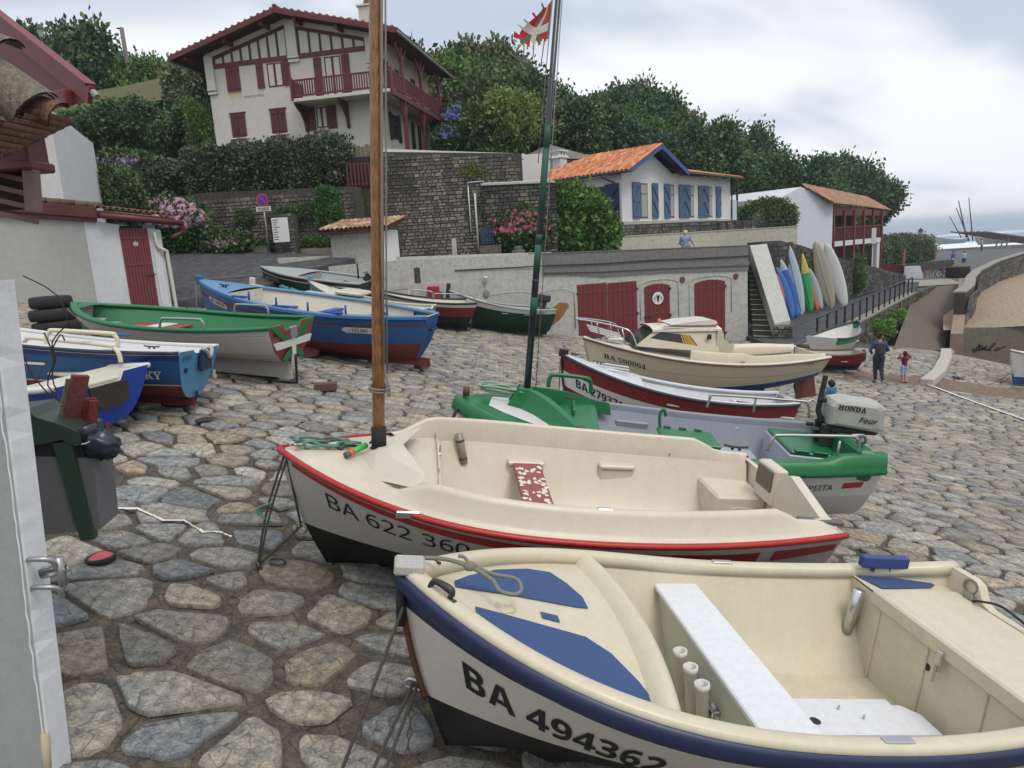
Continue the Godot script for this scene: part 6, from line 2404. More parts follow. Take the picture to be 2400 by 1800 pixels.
	ptube(r,"hydraulic_hose",mats.rubber,curve([V(4.35,1.05,-0.2),V(4.42,1.15,-0.25),V(4.55,1.12,-0.22)],4),0.02,6)
	ptube(r,"skeg",M("rusty_steel",0.075,0.045,0.03,0.7,{"metal": 0.3}),curve([V(4.05,0.28,0.1),V(4.06,0.12,0.1),V(3.98,0.0,0.1),V(3.80,-0.10,0.1)],4),0.03,8)
	keel_plate(hu,r,mats.hull_grey_white,0.2,0.85,0.0)
	var mk := M("mast_black",0.014,0.018,0.028,0.35,{"coat": 0.3})
	var mg := M("mast_green",0.03,0.19,0.13,0.6,{"tex": "stone","scale": 7.0})
	var base := V(0.82,1.22,0.0)
	var top := V(0.735,5.6,0)
	var ms := ptube(r,"mast",mk,[base,top],[0.040,0.030],14)
	for q in [[0.20,0.245],[0.285,0.29],[0.31,0.375],[0.385,0.40],[0.45,0.60],[0.605,0.655]]:
		var a: Vector3 = base.lerp(top,q[0])
		var b2: Vector3 = base.lerp(top,q[1])
		ptube(ms,"green_paint",mg,[a,b2],[0.0418 - 0.010 * q[0],0.0418 - 0.010 * q[1]],14)
	ptube(ms,"halyard",mats.rope_grey,[V(0.92,1.2,0.04),V(0.85,3.2,0.03),V(0.775,5.5,0.02)],0.005,5)
	ptube(ms,"halyard",mats.rope_grey,[V(0.70,3.7,0.03),V(0.68,5.5,0.02)],0.005,5)
	build_flag(X,base.lerp(top,0.80),base.lerp(top,0.932))
	var post := mb()
	tube(post,[X * V(0.06,0.98,0.16),X * V(-0.16,0.32,0.42)],0.020,8)
	tag(obj("support_pole",post,mats.dark_iron),"thin dark pole propping bow of green decked boat","pole")

func build_flag(X: Transform3D,a: Vector3,b: Vector3):
	var f := thing("flag","torn red, white and green flag flying from green boat's mast","flag")
	var mt := M("flag_cloth",1,1,1,0.9,{"vc": true,"back": 0.5})
	var st := mb(true)
	var nu := 26
	var nv := 30
	var nz := FastNoiseLite.new()
	nz.seed = 40
	nz.frequency = 0.22
	var P := func(i,j):
		var u: float = float(i) / nu
		var v: float = float(j) / nv
		var w := 0.36 * u
		var ragged: float = lerpf(0.30,1.0,smoothstep(0.0,0.75,v))
		var x: float = -0.05 - w * ragged
		var y: float = -v * 0.50 - 0.10 * u * (1.0 - v) + 0.05 * u - 0.06 * sin(u * 3.0)
		var dz: float = 0.06 * sin(u * 7.0 + v * 2.0) * u
		return X * (b + V(x,y,dz))
	for i in nu:
		for j in nv:
			var u := (i + 0.5) / nu
			var v := (j + 0.5) / nv
			var tear := 0.80 + 0.20 * nz.get_noise_2d(i * 1.3,4) if u < 0.55 else 0.88 + 0.18 * nz.get_noise_2d(i * 2.0,9)
			if v > tear or (u > 0.86 and nz.get_noise_2d(j * 2.2,2.0) > -0.05):
				continue
			var col := Color(0.52,0.035,0.04)
			var du := absf(u * 1.35 - 0.62)
			var dv := absf(v - 0.52)
			if absf((u * 1.35 - 0.62) - (v - 0.52) * 1.25) < 0.085 or absf((u * 1.35 - 0.62) + (v - 0.52) * 1.25) < 0.085:
				col = Color(0.10,0.17,0.11)
			if du < 0.085 or dv < 0.075:
				col = Color(0.62,0.58,0.50)
			if u < 0.06:
				col = Color(0.20,0.22,0.18)
			var q := [P.call(i,j),P.call(i + 1,j),P.call(i + 1,j + 1),P.call(i,j + 1)]
			for k in [0,1,2,0,2,3]:
				st.set_color(col)
				st.add_vertex(q[k])
	obj("cloth",st,mt,f)
	for k in 3:
		var s0: Vector3 = X * (b + V(-0.10 - 0.1 * k,-0.46,0.02))
		ptube(f,"thread",M("flag_thread",0.16,0.15,0.13,0.9),curve([s0,s0 + V(-0.02,-0.10 - 0.03 * k,0),s0 + V(-0.03 - 0.02 * k,-0.14,0.02),s0 + V(-0.03 - 0.05 * k,-0.20 + 0.05 * k,0.02)],4),0.006,5)

func boat_red_white(sp: Dictionary):
	sp.eb = 0.72
	sp.em = 0.36
	var hu := Hull.new(sp)
	var r := boat_root(sp,"white rowing boat with broad red band and black rubbing strake","rowing_boat")
	var wh := paint("inside_white",0.60,0.61,0.64,0.45)
	hull_bands(hu,r,[["antifouling",mats.deep_red,[0.52,0.30,0.28],6],["topsides",mats.white_paint,[0.76,0.70,0.76],5],["red_band",mats.deep_red,[0.96,0.95,0.95],3],["sheer_strake",M("dark_blue_strake",0.02,0.02,0.045,0.5),[1,1,1],2]],30)
	transom(hu,r,mats.white_paint,wh,0.08,0.4)
	lining(hu,r,wh,[0.36,0.28,0.30],0.30,0.985)
	rail_mould(hu,r,wh,[[-0.075,-0.03],[-0.07,0.02],[-0.055,0.03],[-0.02,0.03],[0.0,0.02],[0.0,-0.02]])
	rail_mould(hu,r,M("dark_blue_strake"),[[0.0,-0.03],[0.022,-0.03],[0.028,-0.01],[0.022,0.016],[0.0,0.02]],"rubbing_strake")
	deck(hu,r,wh,0.01,0.36,0.0,0.05,0.04)
	var cm := mb(true)
	var rows := []
	for i in 17:
		var f := i / 8.0 - 1.0
		var t := 0.36 - 0.05 * (1 - f * f)
		var w := hu.b(t) - 0.05
		var y := hu.s(t) + 0.05 * (1 - f * f)
		rows.append(PackedVector3Array([V(t * hu.L - 0.05,y,w * f),V(t * hu.L,y + 0.04,w * f),V(t * hu.L + 0.03,y + 0.03,w * f),V(t * hu.L + 0.035,y - 0.16,w * f)]))
	grid(cm,rows)
	obj("coaming",cm,wh,r)
	for k in 3:
		pbox(r,"deck_slat",wh,V(0.55,1.10 - 0.03 * k,-0.20 + 0.14 * k),V(1.15,1.125 - 0.03 * k,-0.16 + 0.14 * k),0.006)
	pbox(r,"thwart",wh,V(1.75,0.70,-0.70),V(1.95,0.73,0.70),0.008)
	pbox(r,"stern_sheet",wh,V(3.0,0.76,-0.58),V(3.74,0.79,0.58),0.008)
	pbox(r,"red_seat",mats.deep_red,V(3.05,0.792,-0.34),V(3.55,0.805,0.34),0.004)
	pbox(r,"motor_pad",mats.galvanised,V(3.68,0.86,-0.28),V(3.83,1.04,0.10),0.01)
	cleat(r,mats.dark_iron,V(3.55,1.03,0.46),0.09,0.1)
	cleat(r,mats.dark_iron,V(0.62,1.14,0.20),0.10,0.3)
	cleat(r,mats.dark_iron,V(0.20,1.20,0.06),0.07,0.3,"fairlead")
	cleat(r,mats.dark_iron,V(0.22,1.20,-0.06),0.07,0.3,"fairlead")
	var sh := mb()
	box2(sh,V(-0.06,1.15,-0.04),V(0.10,1.28,0.04),0.012)
	obj("stem_head",sh,mats.black_paint,r)
	hull_text(hu,r,"BA 279371",0.24,0.135,0.43,0.075,mats.ink,"Droid Sans",true,1.0,0.92)
	ptube(r,"stem_band",mats.black_paint,curve([hu.pt(1,0,1) + V(-0.01,0,0),hu.pt(1,0,0.6) + V(-0.012,0,0),hu.pt(1,0,0.2) + V(-0.01,0,0),hu.pt(1,0,0.0)],5),0.018,6)
	keel_plate(hu,r,mats.deep_red,0.14,0.98,0.0)
	rope("mooring_rope","thin rope hanging from stem of red and white rowing boat",[r.transform * V(-0.02,1.1,0.03),on_slip(0.72,11.3,0.03)],0.010,mats.rope_dark,0.05)

func boat_cabin(sp: Dictionary):
	sp.eb = 0.66
	sp.em = 0.36
	sp.ks = 0.48
	var hu := Hull.new(sp)
	var r := boat_root(sp,"cream cabin boat with bow rail and blue bottom","cabin_boat")
	var cream := paint("cabin_cream",0.60,0.53,0.40,0.35)
	var pale := paint("cabin_pale",0.66,0.63,0.55,0.35)
	hull_bands(hu,r,[["antifouling",paint("bottom_blue",0.012,0.045,0.26,0.5),[0.10,0.28,0.36],7],["topsides",cream,[1,1,1],9]],30)
	hull_stripe(hu,r,M("seam_brown",0.30,0.25,0.17,0.6),"seam",[[0.5,0.42,0.43],[3.0,0.33,0.34],[5.7,0.30,0.31]])
	transom(hu,r,cream,cream,0.0)
	lining(hu,r,pale,[0.6,0.5,0.5],0.48,0.985)
	rail_mould(hu,r,pale,[[0.0,-0.02],[0.035,-0.012],[0.04,0.012],[0.02,0.03],[-0.05,0.035],[-0.06,0.0]])
	rail_mould(hu,r,M("rub_brown",0.16,0.05,0.035,0.6),[[0.0,-0.05],[0.028,-0.048],[0.028,-0.024],[0.0,-0.02]],"rubbing_strake")
	deck(hu,r,pale,0.01,0.50,-0.01,0.05,0.03)
	var st := mb(true)
	for sd in [1.0,-1.0]:
		var rows := []
		for i in 25:
			var t := lerpf(0.40,0.985,i / 24.0)
			var k := 0.24 * (1.0 - 0.25 * smoothstep(0.62,0.66,t)) * (1.0 - 0.55 * smoothstep(0.80,1.0,t))
			var bp := hu.pt(1,t,1)
			var nr := hu.nrm(t)
			var rr := PV()
			for q in [[-0.05,0.02],[-0.08,k],[-0.10,k + 0.015],[-0.14,k + 0.01],[-0.15,-0.1]]:
				var v: Vector3 = bp + nr * q[0] + Vector3.UP * q[1]
				v.z *= sd
				rr.append(v)
			if sd < 0:
				rr.reverse()
			rows.append(rr)
		grid(st,rows)
	obj("coaming",st,cream,r)
	var cab := mb()
	var S := func(x,y,w,sd): return V(x,y,w * sd)
	var fr0 := V(1.10,1.33,0.52)
	var fr1 := V(1.58,1.70,0.46)
	var bk1 := V(2.98,1.78,0.62)
	var bk0 := V(3.04,1.28,0.80)
	for sd in [1.0,-1.0]:
		var m := V(1,1,sd)
		var wa := fr0.lerp(bk0,0.06).lerp(fr1.lerp(bk1,0.06),0.52)
		var wb := fr0.lerp(bk0,0.74).lerp(fr1.lerp(bk1,0.74),0.22)
		var wc := fr0.lerp(bk0,0.60).lerp(fr1.lerp(bk1,0.60),0.72)
		var wd := fr0.lerp(bk0,0.12).lerp(fr1.lerp(bk1,0.12),0.90)
		if sd > 0:
			quad(cab,fr0,wa,wb,bk0)
			quad(cab,bk0,wb,wc,bk1)
			quad(cab,bk1,wc,wd,fr1)
			quad(cab,fr1,wd,wa,fr0)
		else:
			quad(cab,bk0 * m,wb * m,wa * m,fr0 * m)
			quad(cab,bk1 * m,wc * m,wb * m,bk0 * m)
			quad(cab,fr1 * m,wd * m,wc * m,bk1 * m)
			quad(cab,fr0 * m,wa * m,wd * m,fr1 * m)
		var gl := mb()
		var off := V(0,0,-0.012 * sd)
		quad(gl,wa * m + off,wb * m + off,wc * m + off,wd * m + off)
		obj("side_window",gl,M("dark_glass",0.015,0.018,0.02,0.08),r)
		if sd > 0:
			var cu := mb()
			for k in 5:
				var q0 := wb.lerp(wa,0.03 + 0.06 * k)
				var q1 := wc.lerp(wd,0.05 + 0.06 * k)
				quad(cu,q0,q0.lerp(wa,0.05),q1.lerp(wd,0.05),q1)
			obj("curtain",cu,M("yellow_cloth",0.46,0.26,0.05,0.9),r)
	quad(cab,fr1,bk1,bk1 * V(1,1,-1),fr1 * V(1,1,-1))
	quad(cab,bk0,bk1,bk1 * V(1,1,-1),bk0 * V(1,1,-1))
	obj("cabin",cab,cream,r)
	var ws := mb()
	quad(ws,fr0 * V(1,1,-1),fr1 * V(1,1,-1),fr1,fr0)
	obj("windscreen",ws,M("dark_glass"),r)
	var rf := mb()
	var rows := []
	for i in 7:
		var f := i / 6.0
		var x := lerpf(1.50,3.10,f)
		var w := lerpf(0.48,0.66,f)
		var y := lerpf(1.70,1.79,f)
		rows.append(PackedVector3Array([V(x,y - 0.03,w + 0.03),V(x,y + 0.02,w + 0.02),V(x,y + 0.07,w * 0.6),V(x,y + 0.085,0),V(x,y + 0.07,-w * 0.6),V(x,y + 0.02,-w - 0.02),V(x,y - 0.03,-w - 0.03)]))
	grid(rf,rows)
	obj("cabin_roof",rf,pale,r)
	var hh := mb()
	prism(hh,V2([1.98,1.83,2.3,1.90,2.9,1.97,3.06,1.96,3.10,1.90,2.96,1.86,2.2,1.83]),-0.42,0.42)
	obj("sliding_hatch",hh,pale,r)
	ptube(r,"roof_rail",M("teak",0.18,0.08,0.035,0.6),[V(1.75,1.79,0.50),V(3.0,1.86,0.58)],0.02,6)
	pbox(r,"roof_rail_white",pale,V(1.7,1.77,0.52),V(3.02,1.80,0.56),0.006)
	ptube(r,"roof_light",M("orange_lens",0.55,0.20,0.08,0.4),[V(1.80,1.83,0.05),V(1.80,1.93,0.05)],0.04,8)
	pbox(r,"port_light",mats.dark_iron,V(2.74,1.56,0.71),V(2.84,1.68,0.75),0.01)
	for sd in [1.0,-1.0]:
		var sw := mb()
		prism(sw,V2([2.98,1.28,2.98,1.78,3.10,1.76,3.16,1.56,3.30,1.48,3.40,1.46,3.40,1.20]),0.70 * sd,0.75 * sd)
		obj("cabin_wing",sw,cream,r)
	for sd in [1.0,-1.0]:
		ptube(r,"bow_rail",mats.steel,curve([V(-0.20,1.87,0.10 * sd),V(0.20,1.84,0.28 * sd),V(0.80,1.74,0.56 * sd),V(0.98,1.62,0.64 * sd),V(1.10,1.34,0.70 * sd)],5),0.018)
		for q in [[0.34,0.25],[0.12,0.22]]:
			ptube(r,"stanchion",mats.steel,[V(0.22,1.83,0.30 * sd),V(0.34,1.42,0.30 * sd)],0.014)
		ptube(r,"stanchion",mats.steel,[V(0.76,1.75,0.54 * sd),V(0.86,1.36,0.58 * sd)],0.014)
	for k in 4:
		var sl := mb()
		bar(sl,V(0.12,1.70 - 0.03 * k,-0.28 + 0.12 * k),V(0.95,1.50 - 0.03 * k,-0.34 + 0.16 * k),0.07,0.025,0.004)
		obj("bow_slat",sl,mats.white_paint,r)
	pbox(r,"foredeck_hatch",pale,V(0.55,1.40,-0.2),V(0.95,1.45,0.2),0.012)
	pbox(r,"anchor_well",mats.oxide_red,V(0.16,1.44,-0.12),V(0.42,1.54,0.12),0.012)
	var bd := mb()
	prism(bd,V2([3.60,1.10,3.70,1.04,3.80,1.10,3.74,1.22,3.66,1.22]),0.0,0.012,Transform3D(Basis(),V(-0.15,-0.12,hu.pt(1,0.62,0.9).z)))
	obj("badge",bd,mats.galvanised,r)
	var rd := mb()
	prism(rd,V2([5.60,0.95,5.84,0.98,6.05,0.10,5.55,0.02,5.44,0.35]),-0.03,0.03)
	obj("rudder",rd,M("rudder_brown",0.12,0.035,0.02,0.6),r)
	keel_plate(hu,r,mats.bottom_blue,0.2,0.80,0.0,0.08)
	hull_text(hu,r,"BA 590064",0.42,0.12,0.36,0.03,mats.ink,"Droid Serif",true,1.0,1.12)
	hull_text(hu,r,"TXORI",5.2,0.05,0.12,0.0,mats.dark_iron,"Droid Serif",false,1.0,1.0)

func name_on_transom(hu: Hull,root: Node3D,text: String,cap: float,y: float,z: float,mat: Material,face := "Droid Sans",bold := true):
	var t := put("boat_name",letters(text,cap,bold,face),mat,root)
	var q := hu.pt(1,1.0,hu.h_of(1.0,y))
	t.transform = Transform3D(Basis(V(0,0,-1),V(0,1,0),V(1,0,0)),V(q.x + 0.006,y,z))

func open_boat(sp: Dictionary,label: String,bands: Array,inside: Material,rail: Material,opt := {}) -> Array:
	sp.eb = opt.get("eb",0.7)
	sp.em = opt.get("em",0.36)
	for k in ["ks","tr","tc","sp"]:
		if opt.has(k):
			sp[k] = opt[k]
	var hu := Hull.new(sp)
	var r := boat_root(sp,label,opt.get("called","fishing_boat"))
	hull_bands(hu,r,bands,26,opt.get("lap",0.0))
	transom(hu,r,opt.get("transom",bands[-1][1]),inside,opt.get("notch",0.0),opt.get("nw",0.35))
	lining(hu,r,inside,opt.get("floor",[0.40,0.30,0.30]),opt.get("t0",0.06),opt.get("t1",0.985),0.04,opt.get("sole"))
	var g: float = opt.get("gw",0.07)
	rail_mould(hu,r,rail,[[-g,-0.03],[-g,0.012],[-g + 0.015,0.022],[0.012,0.022],[0.024,0.01],[0.024,-0.03],[0.0,-0.04]])
	if opt.has("td"):
		deck(hu,r,opt.get("deck",inside),0.01,opt.td,0.0,0.05,0.03)
		if opt.td > 0.15:
			bulkhead(hu,r,inside,opt.td,0.35,hu.s(opt.td),"bulkhead")
	for x in opt.get("thwarts",[]):
		pbox(r,"thwart",opt.get("thwart",inside),V(x,hu.s(0.5) - 0.26,-hu.b(x / hu.L) + 0.06),V(x + 0.22,hu.s(0.5) - 0.23,hu.b(x / hu.L) - 0.06),0.008)
	keel_plate(hu,r,bands[0][1],0.16,0.985,opt.get("deep",0.0))
	return [hu,r]

func boats_left(P: Dictionary):
	var wh: Material = mats.white_paint
	var a := open_boat(P.b8,"bright blue boat with white inside, stern turned to the viewer",[["antifouling",mats.oxide_red,[0.14,0.20,0.24]],["boot_top",wh,[0.20,0.27,0.31],2],["topsides",mats.bright_blue,[1,1,1]]],paint("inside_ivory",0.60,0.57,0.48,0.45),paint("rail_white",0.68,0.68,0.68,0.4),{"notch": 0.10,"nw": 0.42,"td": 0.35,"thwarts": [1.7],"gw": 0.12,"em": 0.30})
	var hu: Hull = a[0]
	var r: Node3D = a[1]
	rail_mould(hu,r,mats.navy,[[0.0,-0.055],[0.03,-0.05],[0.03,-0.03],[0.0,-0.03]],"rubbing_strake")
	pbox(r,"stern_deck",mats.inside_ivory,V(3.25,0.60,-0.55),V(3.77,0.64,0.55),0.01)
	var pd := mb()
	prism(pd,V2([-0.26,0.60,0.22,0.60,0.20,0.40,0.08,0.33,-0.12,0.33,-0.24,0.42]),0.0,0.03,Transform3D(Basis(V(0,0,-1),Vector3.UP,Vector3.RIGHT),V(3.80,0.0,-0.05)))
	obj("motor_pad",pd,M("worn_ply",0.075,0.055,0.04,0.85,{"tex": "stone","scale": 4.0}),r)
	name_on_transom(hu,r,"PUNPA",0.085,0.48,0.38,mats.ink,"Droid Sans",false)
	hoop(r,M("rail_ivory",0.60,0.55,0.42,0.45),V(2.25,0.66,0.56),V(3.25,0.68,0.54),0.15,0.025)
	hoop(r,mats.rail_ivory,V(1.75,0.66,-0.58),V(3.45,0.70,-0.52),0.19,0.026)
	cleat(r,mats.ink,V(3.40,0.72,0.46),0.09,0.0)
	pbox(r,"side_bench",mats.inside_ivory,V(1.0,0.50,-0.52),V(2.9,0.54,-0.30),0.01)
	var tr := mb()
	tube(tr,[hu.pt(1,1,0.13) + V(0.0,0,0.0),hu.pt(1,1,0.13) + V(0.03,0,0)],0.03,10)
	obj("drain_plug",tr,mats.galvanised,r)
	a = open_boat(P.b9,"blue boat with pale blue transom and navy motor pad",[["antifouling",mats.oxide_red,[0.24,0.28,0.30]],["boot_top",M("boot_cream",0.50,0.46,0.36,0.6),[0.27,0.31,0.33],2],["topsides",paint("mid_blue",0.014,0.095,0.26,0.4),[0.86,0.84,0.82]],["sheer_strake",paint("strake_blue",0.012,0.04,0.18,0.4),[1,1,1],3]],paint("rail_white"),paint("rail_white"),{"transom": mats.sky_blue,"notch": 0.05,"nw": 0.3,"td": 0.25,"thwarts": [1.6,2.7],"gw": 0.05,"em": 0.30})
	hu = a[0]
	r = a[1]
	rail_mould(hu,r,mats.navy,[[0.01,-0.03],[0.035,-0.03],[0.035,0.01],[0.01,0.018]],"rubbing_strake")
	pbox(r,"oar",paint("oar_blue",0.02,0.10,0.26,0.5),V(2.2,0.79,-0.80),V(3.2,0.83,-0.76),0.012)
	name_on_transom(hu,r,"GXKIEZ",0.06,0.66,0.42,M("faded_ink",0.05,0.12,0.2,0.7))
	name_on_transom(hu,r,"BA",0.06,0.50,0.42,mats.ink)
	var mp := mb()
	box(mp,V(4.46,0.60,-0.12),V(0.05,0.28,0.36),Basis(),0.012)
	obj("motor_pad",mp,mats.navy,r)
	ptube(r,"lashing",M("worn_white",0.58,0.57,0.54,0.7,{"tex": "render","scale": 6.0}),curve([V(4.48,0.76,0.04),V(4.50,0.70,-0.06),V(4.50,0.64,-0.14),V(4.50,0.70,-0.22),V(4.48,0.76,-0.26)],4),0.03,7)
	var bt := mb()
	box2(bt,V(4.42,0.30,-0.55),V(4.45,0.42,-0.50),0.004)
	box2(bt,V(4.42,0.30,-0.62),V(4.447,0.345,-0.50),0.004)
	obj("gudgeon",bt,M("ivory",0.50,0.44,0.32,0.5),r)
	hull_text(hu,r,"LURKY",3.72,0.10,0.34,0.0,M("name_white",0.68,0.68,0.66,0.5),"Droid Serif",true,1.0,1.0)
	hoop(r,mats.rail_ivory,V(2.95,0.77,0.76),V(3.75,0.77,0.74),0.16,0.026,"grab_rail")
	hoop(r,mats.rail_ivory,V(1.15,0.80,0.74),V(2.0,0.77,0.76),0.12,0.026,"grab_rail")
	cleat(r,mats.ink,V(4.1,0.77,0.66),0.09,0.0)
	ptube(r,"skeg",mats.dark_iron,curve([V(4.40,0.20,0),V(4.38,0.08,0),V(4.25,-0.02,0),V(4.0,-0.03,0)],4),0.018,8)
	var strakes := []
	var off := M("clinker_white",0.53,0.50,0.46,0.5,{"tex": "grime","scale": 0.9})
	for k in 8:
		var c := 0.30 + 0.70 * (k + 1) / 8.0
		strakes.append(["strake",off,[c,c,c],2])
	strakes.push_front(["bottom",off,[0.30,0.30,0.30],5])
	a = open_boat(P.b10,"white clinker boat with green inside and flag painted on transom",strakes,mats.boat_green,mats.boat_green,{"lap": 0.022,"transom": paint("flag_red",0.30,0.045,0.035,0.5),"notch": 0.10,"nw": 0.42,"gw": 0.09,"td": 0.10,"floor": [0.5,0.42,0.42]})
	hu = a[0]
	r = a[1]
	var x0 := hu.L + 0.005
	var T := Transform3D(Basis(V(0,0,-1),V(0,1,0),V(1,0,0)),Vector3.ZERO)
	var inc := []
	var w := hu.b(1.0)
	var outl := PackedVector2Array()
	for i in 21:
		var z := lerpf(-w,w,i / 20.0)
		outl.append(Vector2(-z,maxf(hu.pt(1,1,pow(absf(z) / w,1.0 / hu.e(1.0))).y,0.0)))
	outl.append(Vector2(-w,hu.s(1) - 0.02))
	outl.append(Vector2(-w * 0.40,hu.s(1) - 0.02))
	outl.append(Vector2(-w * 0.32,hu.s(1) - 0.11))
	outl.append(Vector2(w * 0.32,hu.s(1) - 0.11))
	outl.append(Vector2(w * 0.40,hu.s(1) - 0.02))
	outl.append(Vector2(w,hu.s(1) - 0.02))
	var flag := [[V2([-0.9,1.12,-0.72,1.12,0.72,0.10,0.54,0.10]),mats.boat_green,0.004,"green_band"],[V2([0.9,1.12,0.72,1.12,-0.72,0.10,-0.54,0.10]),mats.boat_green,0.005,"green_band"],[V2([-1,0.565,1,0.565,1,0.675,-1,0.675]),wh,0.008,"white_band"],[V2([-0.055,0.0,0.055,0.0,0.055,1.2,-0.055,1.2]),wh,0.010,"white_band"]]
	for q in flag:
		for poly in Geometry2D.intersect_polygons(q[0],outl):
			var pm := mb()
			prism(pm,poly,x0 - 0.02,x0 + q[2],T * Transform3D(Basis(),Vector3.ZERO))
			obj(q[3],pm,q[1],r)
	name_on_transom(hu,r,"GAZTERIA",0.055,0.80,0.36,mats.ink)
	pbox(r,"motor_pad",mats.galvanised,V(hu.L - 0.02,0.70,-0.09),V(hu.L + 0.035,0.88,0.09),0.008)
	hoop(r,mats.galvanised,hu.pt(1,0.60,1) + V(0,0.02,-0.03),hu.pt(1,0.77,1) + V(0,0.02,-0.03),0.15,0.02)
	hoop(r,mats.galvanised,hu.pt(-1,0.60,1) + V(0,0.02,0.03),hu.pt(-1,0.77,1) + V(0,0.02,0.03),0.15,0.02)
	for k in 3:
		pbox(r,"thwart",mats.flag_red if k != 1 else wh,V(1.0 + 0.32 * k,0.62,-0.66),V(1.28 + 0.32 * k,0.65,0.66),0.006)
	pbox(r,"rib_batten",wh,V(0.75,0.655,-0.10),V(2.1,0.672,0.05),0.004)
	ptube(r,"rudder_bar",mats.black_paint,curve([V(hu.L + 0.03,0.42,0),V(hu.L + 0.03,0.0,0),V(hu.L - 0.03,-0.06,0),V(hu.L - 0.5,-0.07,0)],4),0.022,8)
	pbox(r,"keel_shoe",mats.black_paint,V(1.2,-0.03,-0.035),V(hu.L - 0.3,0.01,0.035),0.008)
	rope("mooring_rope","thin rope slanting from bow of green clinker boat to ground",[r.transform * V(0.0,0.9,0.1),on_slip(-7.05,12.2,0.02)],0.010,mats.rope_grey)
	P.b11.sp = 1.6
	a = open_boat(P.b11,"large blue boat with red bottom and thin red line",[["antifouling",mats.oxide_red,[0.30,0.33,0.40]],["topsides",mats.harbour_blue,[0.76,0.76,0.78]],["red_line",mats.oxide_red,[0.81,0.81,0.82],2],["sheer_strake",mats.harbour_blue,[1,1,1],3]],paint("inside_ivory"),paint("light_blue_rail",0.10,0.24,0.42,0.5),{"td": 0.22,"deck": paint("light_blue_rail"),"thwarts": [1.9,3.0,4.2],"thwart": mats.bright_blue,"tc": 0.30,"gw": 0.09,"t1": 0.88})
	hu = a[0]
	r = a[1]
	rail_mould(hu,r,mats.harbour_blue,[[0.0,-0.06],[0.04,-0.055],[0.04,-0.03],[0.0,-0.025]],"rubbing_strake")
	pbox(r,"stem_post",mats.harbour_blue,V(-0.08,1.36,-0.06),V(0.10,1.54,0.06),0.015)
	for k in 5:
		ptube(r,"thole_pin",mats.bright_blue,[hu.pt(1,0.36 + 0.13 * k,1) + V(0,0,-0.04),hu.pt(1,0.36 + 0.13 * k,1) + V(0,0.20,-0.04)],0.02,8)
	for k in 3:
		pbox(r,"thole_block",mats.bright_blue,hu.pt(1,0.30 + 0.2 * k,1) + V(-0.15,0.02,-0.10),hu.pt(1,0.30 + 0.2 * k,1) + V(0.25,0.05,0.0),0.006)
	cleat(r,mats.navy,V(0.95,1.36,0.25),0.16,0.2)
	var np := mb()
	for q in [[0.50,1.16,0.16],[4.35,5.05,0.12]]:
		pass
	hull_stripe(hu,r,wh,"name_plate",[[0.44,0.27,0.33],[0.52,0.235,0.375],[1.10,0.245,0.385],[1.18,0.29,0.35]],1.0,0.012)
	hull_text_at(hu,r,"BE 149250",0.52,0.085,0.345,0.012,mats.ink,0.018,"Droid Serif")
	hull_stripe(hu,r,wh,"name_plate",[[4.28,0.28,0.32],[4.36,0.24,0.36],[5.02,0.24,0.36],[5.10,0.28,0.32]],1.0,0.012)
	hull_text_at(hu,r,"+ TELMU +",4.40,0.065,0.335,0.0,mats.ink,0.018,"Droid Serif")
	var bk := mb()
	prism(bk,V2([1.9,0.30,3.25,0.14,3.35,0.10,3.35,-0.05,3.1,-0.12,1.6,0.06]),-0.02,0.02,Transform3D(Basis(Vector3.RIGHT,-0.9),V(0.2,0.16,0.62)))
	obj("bilge_keel",bk,mats.oxide_red,r)
	pbox(r,"rudder_strap",mats.navy,V(hu.L - 0.03,0.75,-0.12),V(hu.L + 0.05,0.80,0.12),0.006)
	rope("mooring_rope","thin rope hanging down stem of large blue boat",[r.transform * V(-0.04,1.42,0.05),r.transform * V(-0.10,0.2,0.1)],0.012,mats.rope_grey)

func hull_text_at(hu: Hull,r: Node3D,text: String,x0: float,cap: float,d0: float,slope: float,mat: Material,up: float,face: String):
	hull_text(hu,r,text,x0,cap,d0,slope,mat,face,true,1.0,1.0)
	var o: Node3D = r.get_child(r.get_child_count() - 1)
	o.position += V(0,0,up - 0.004)

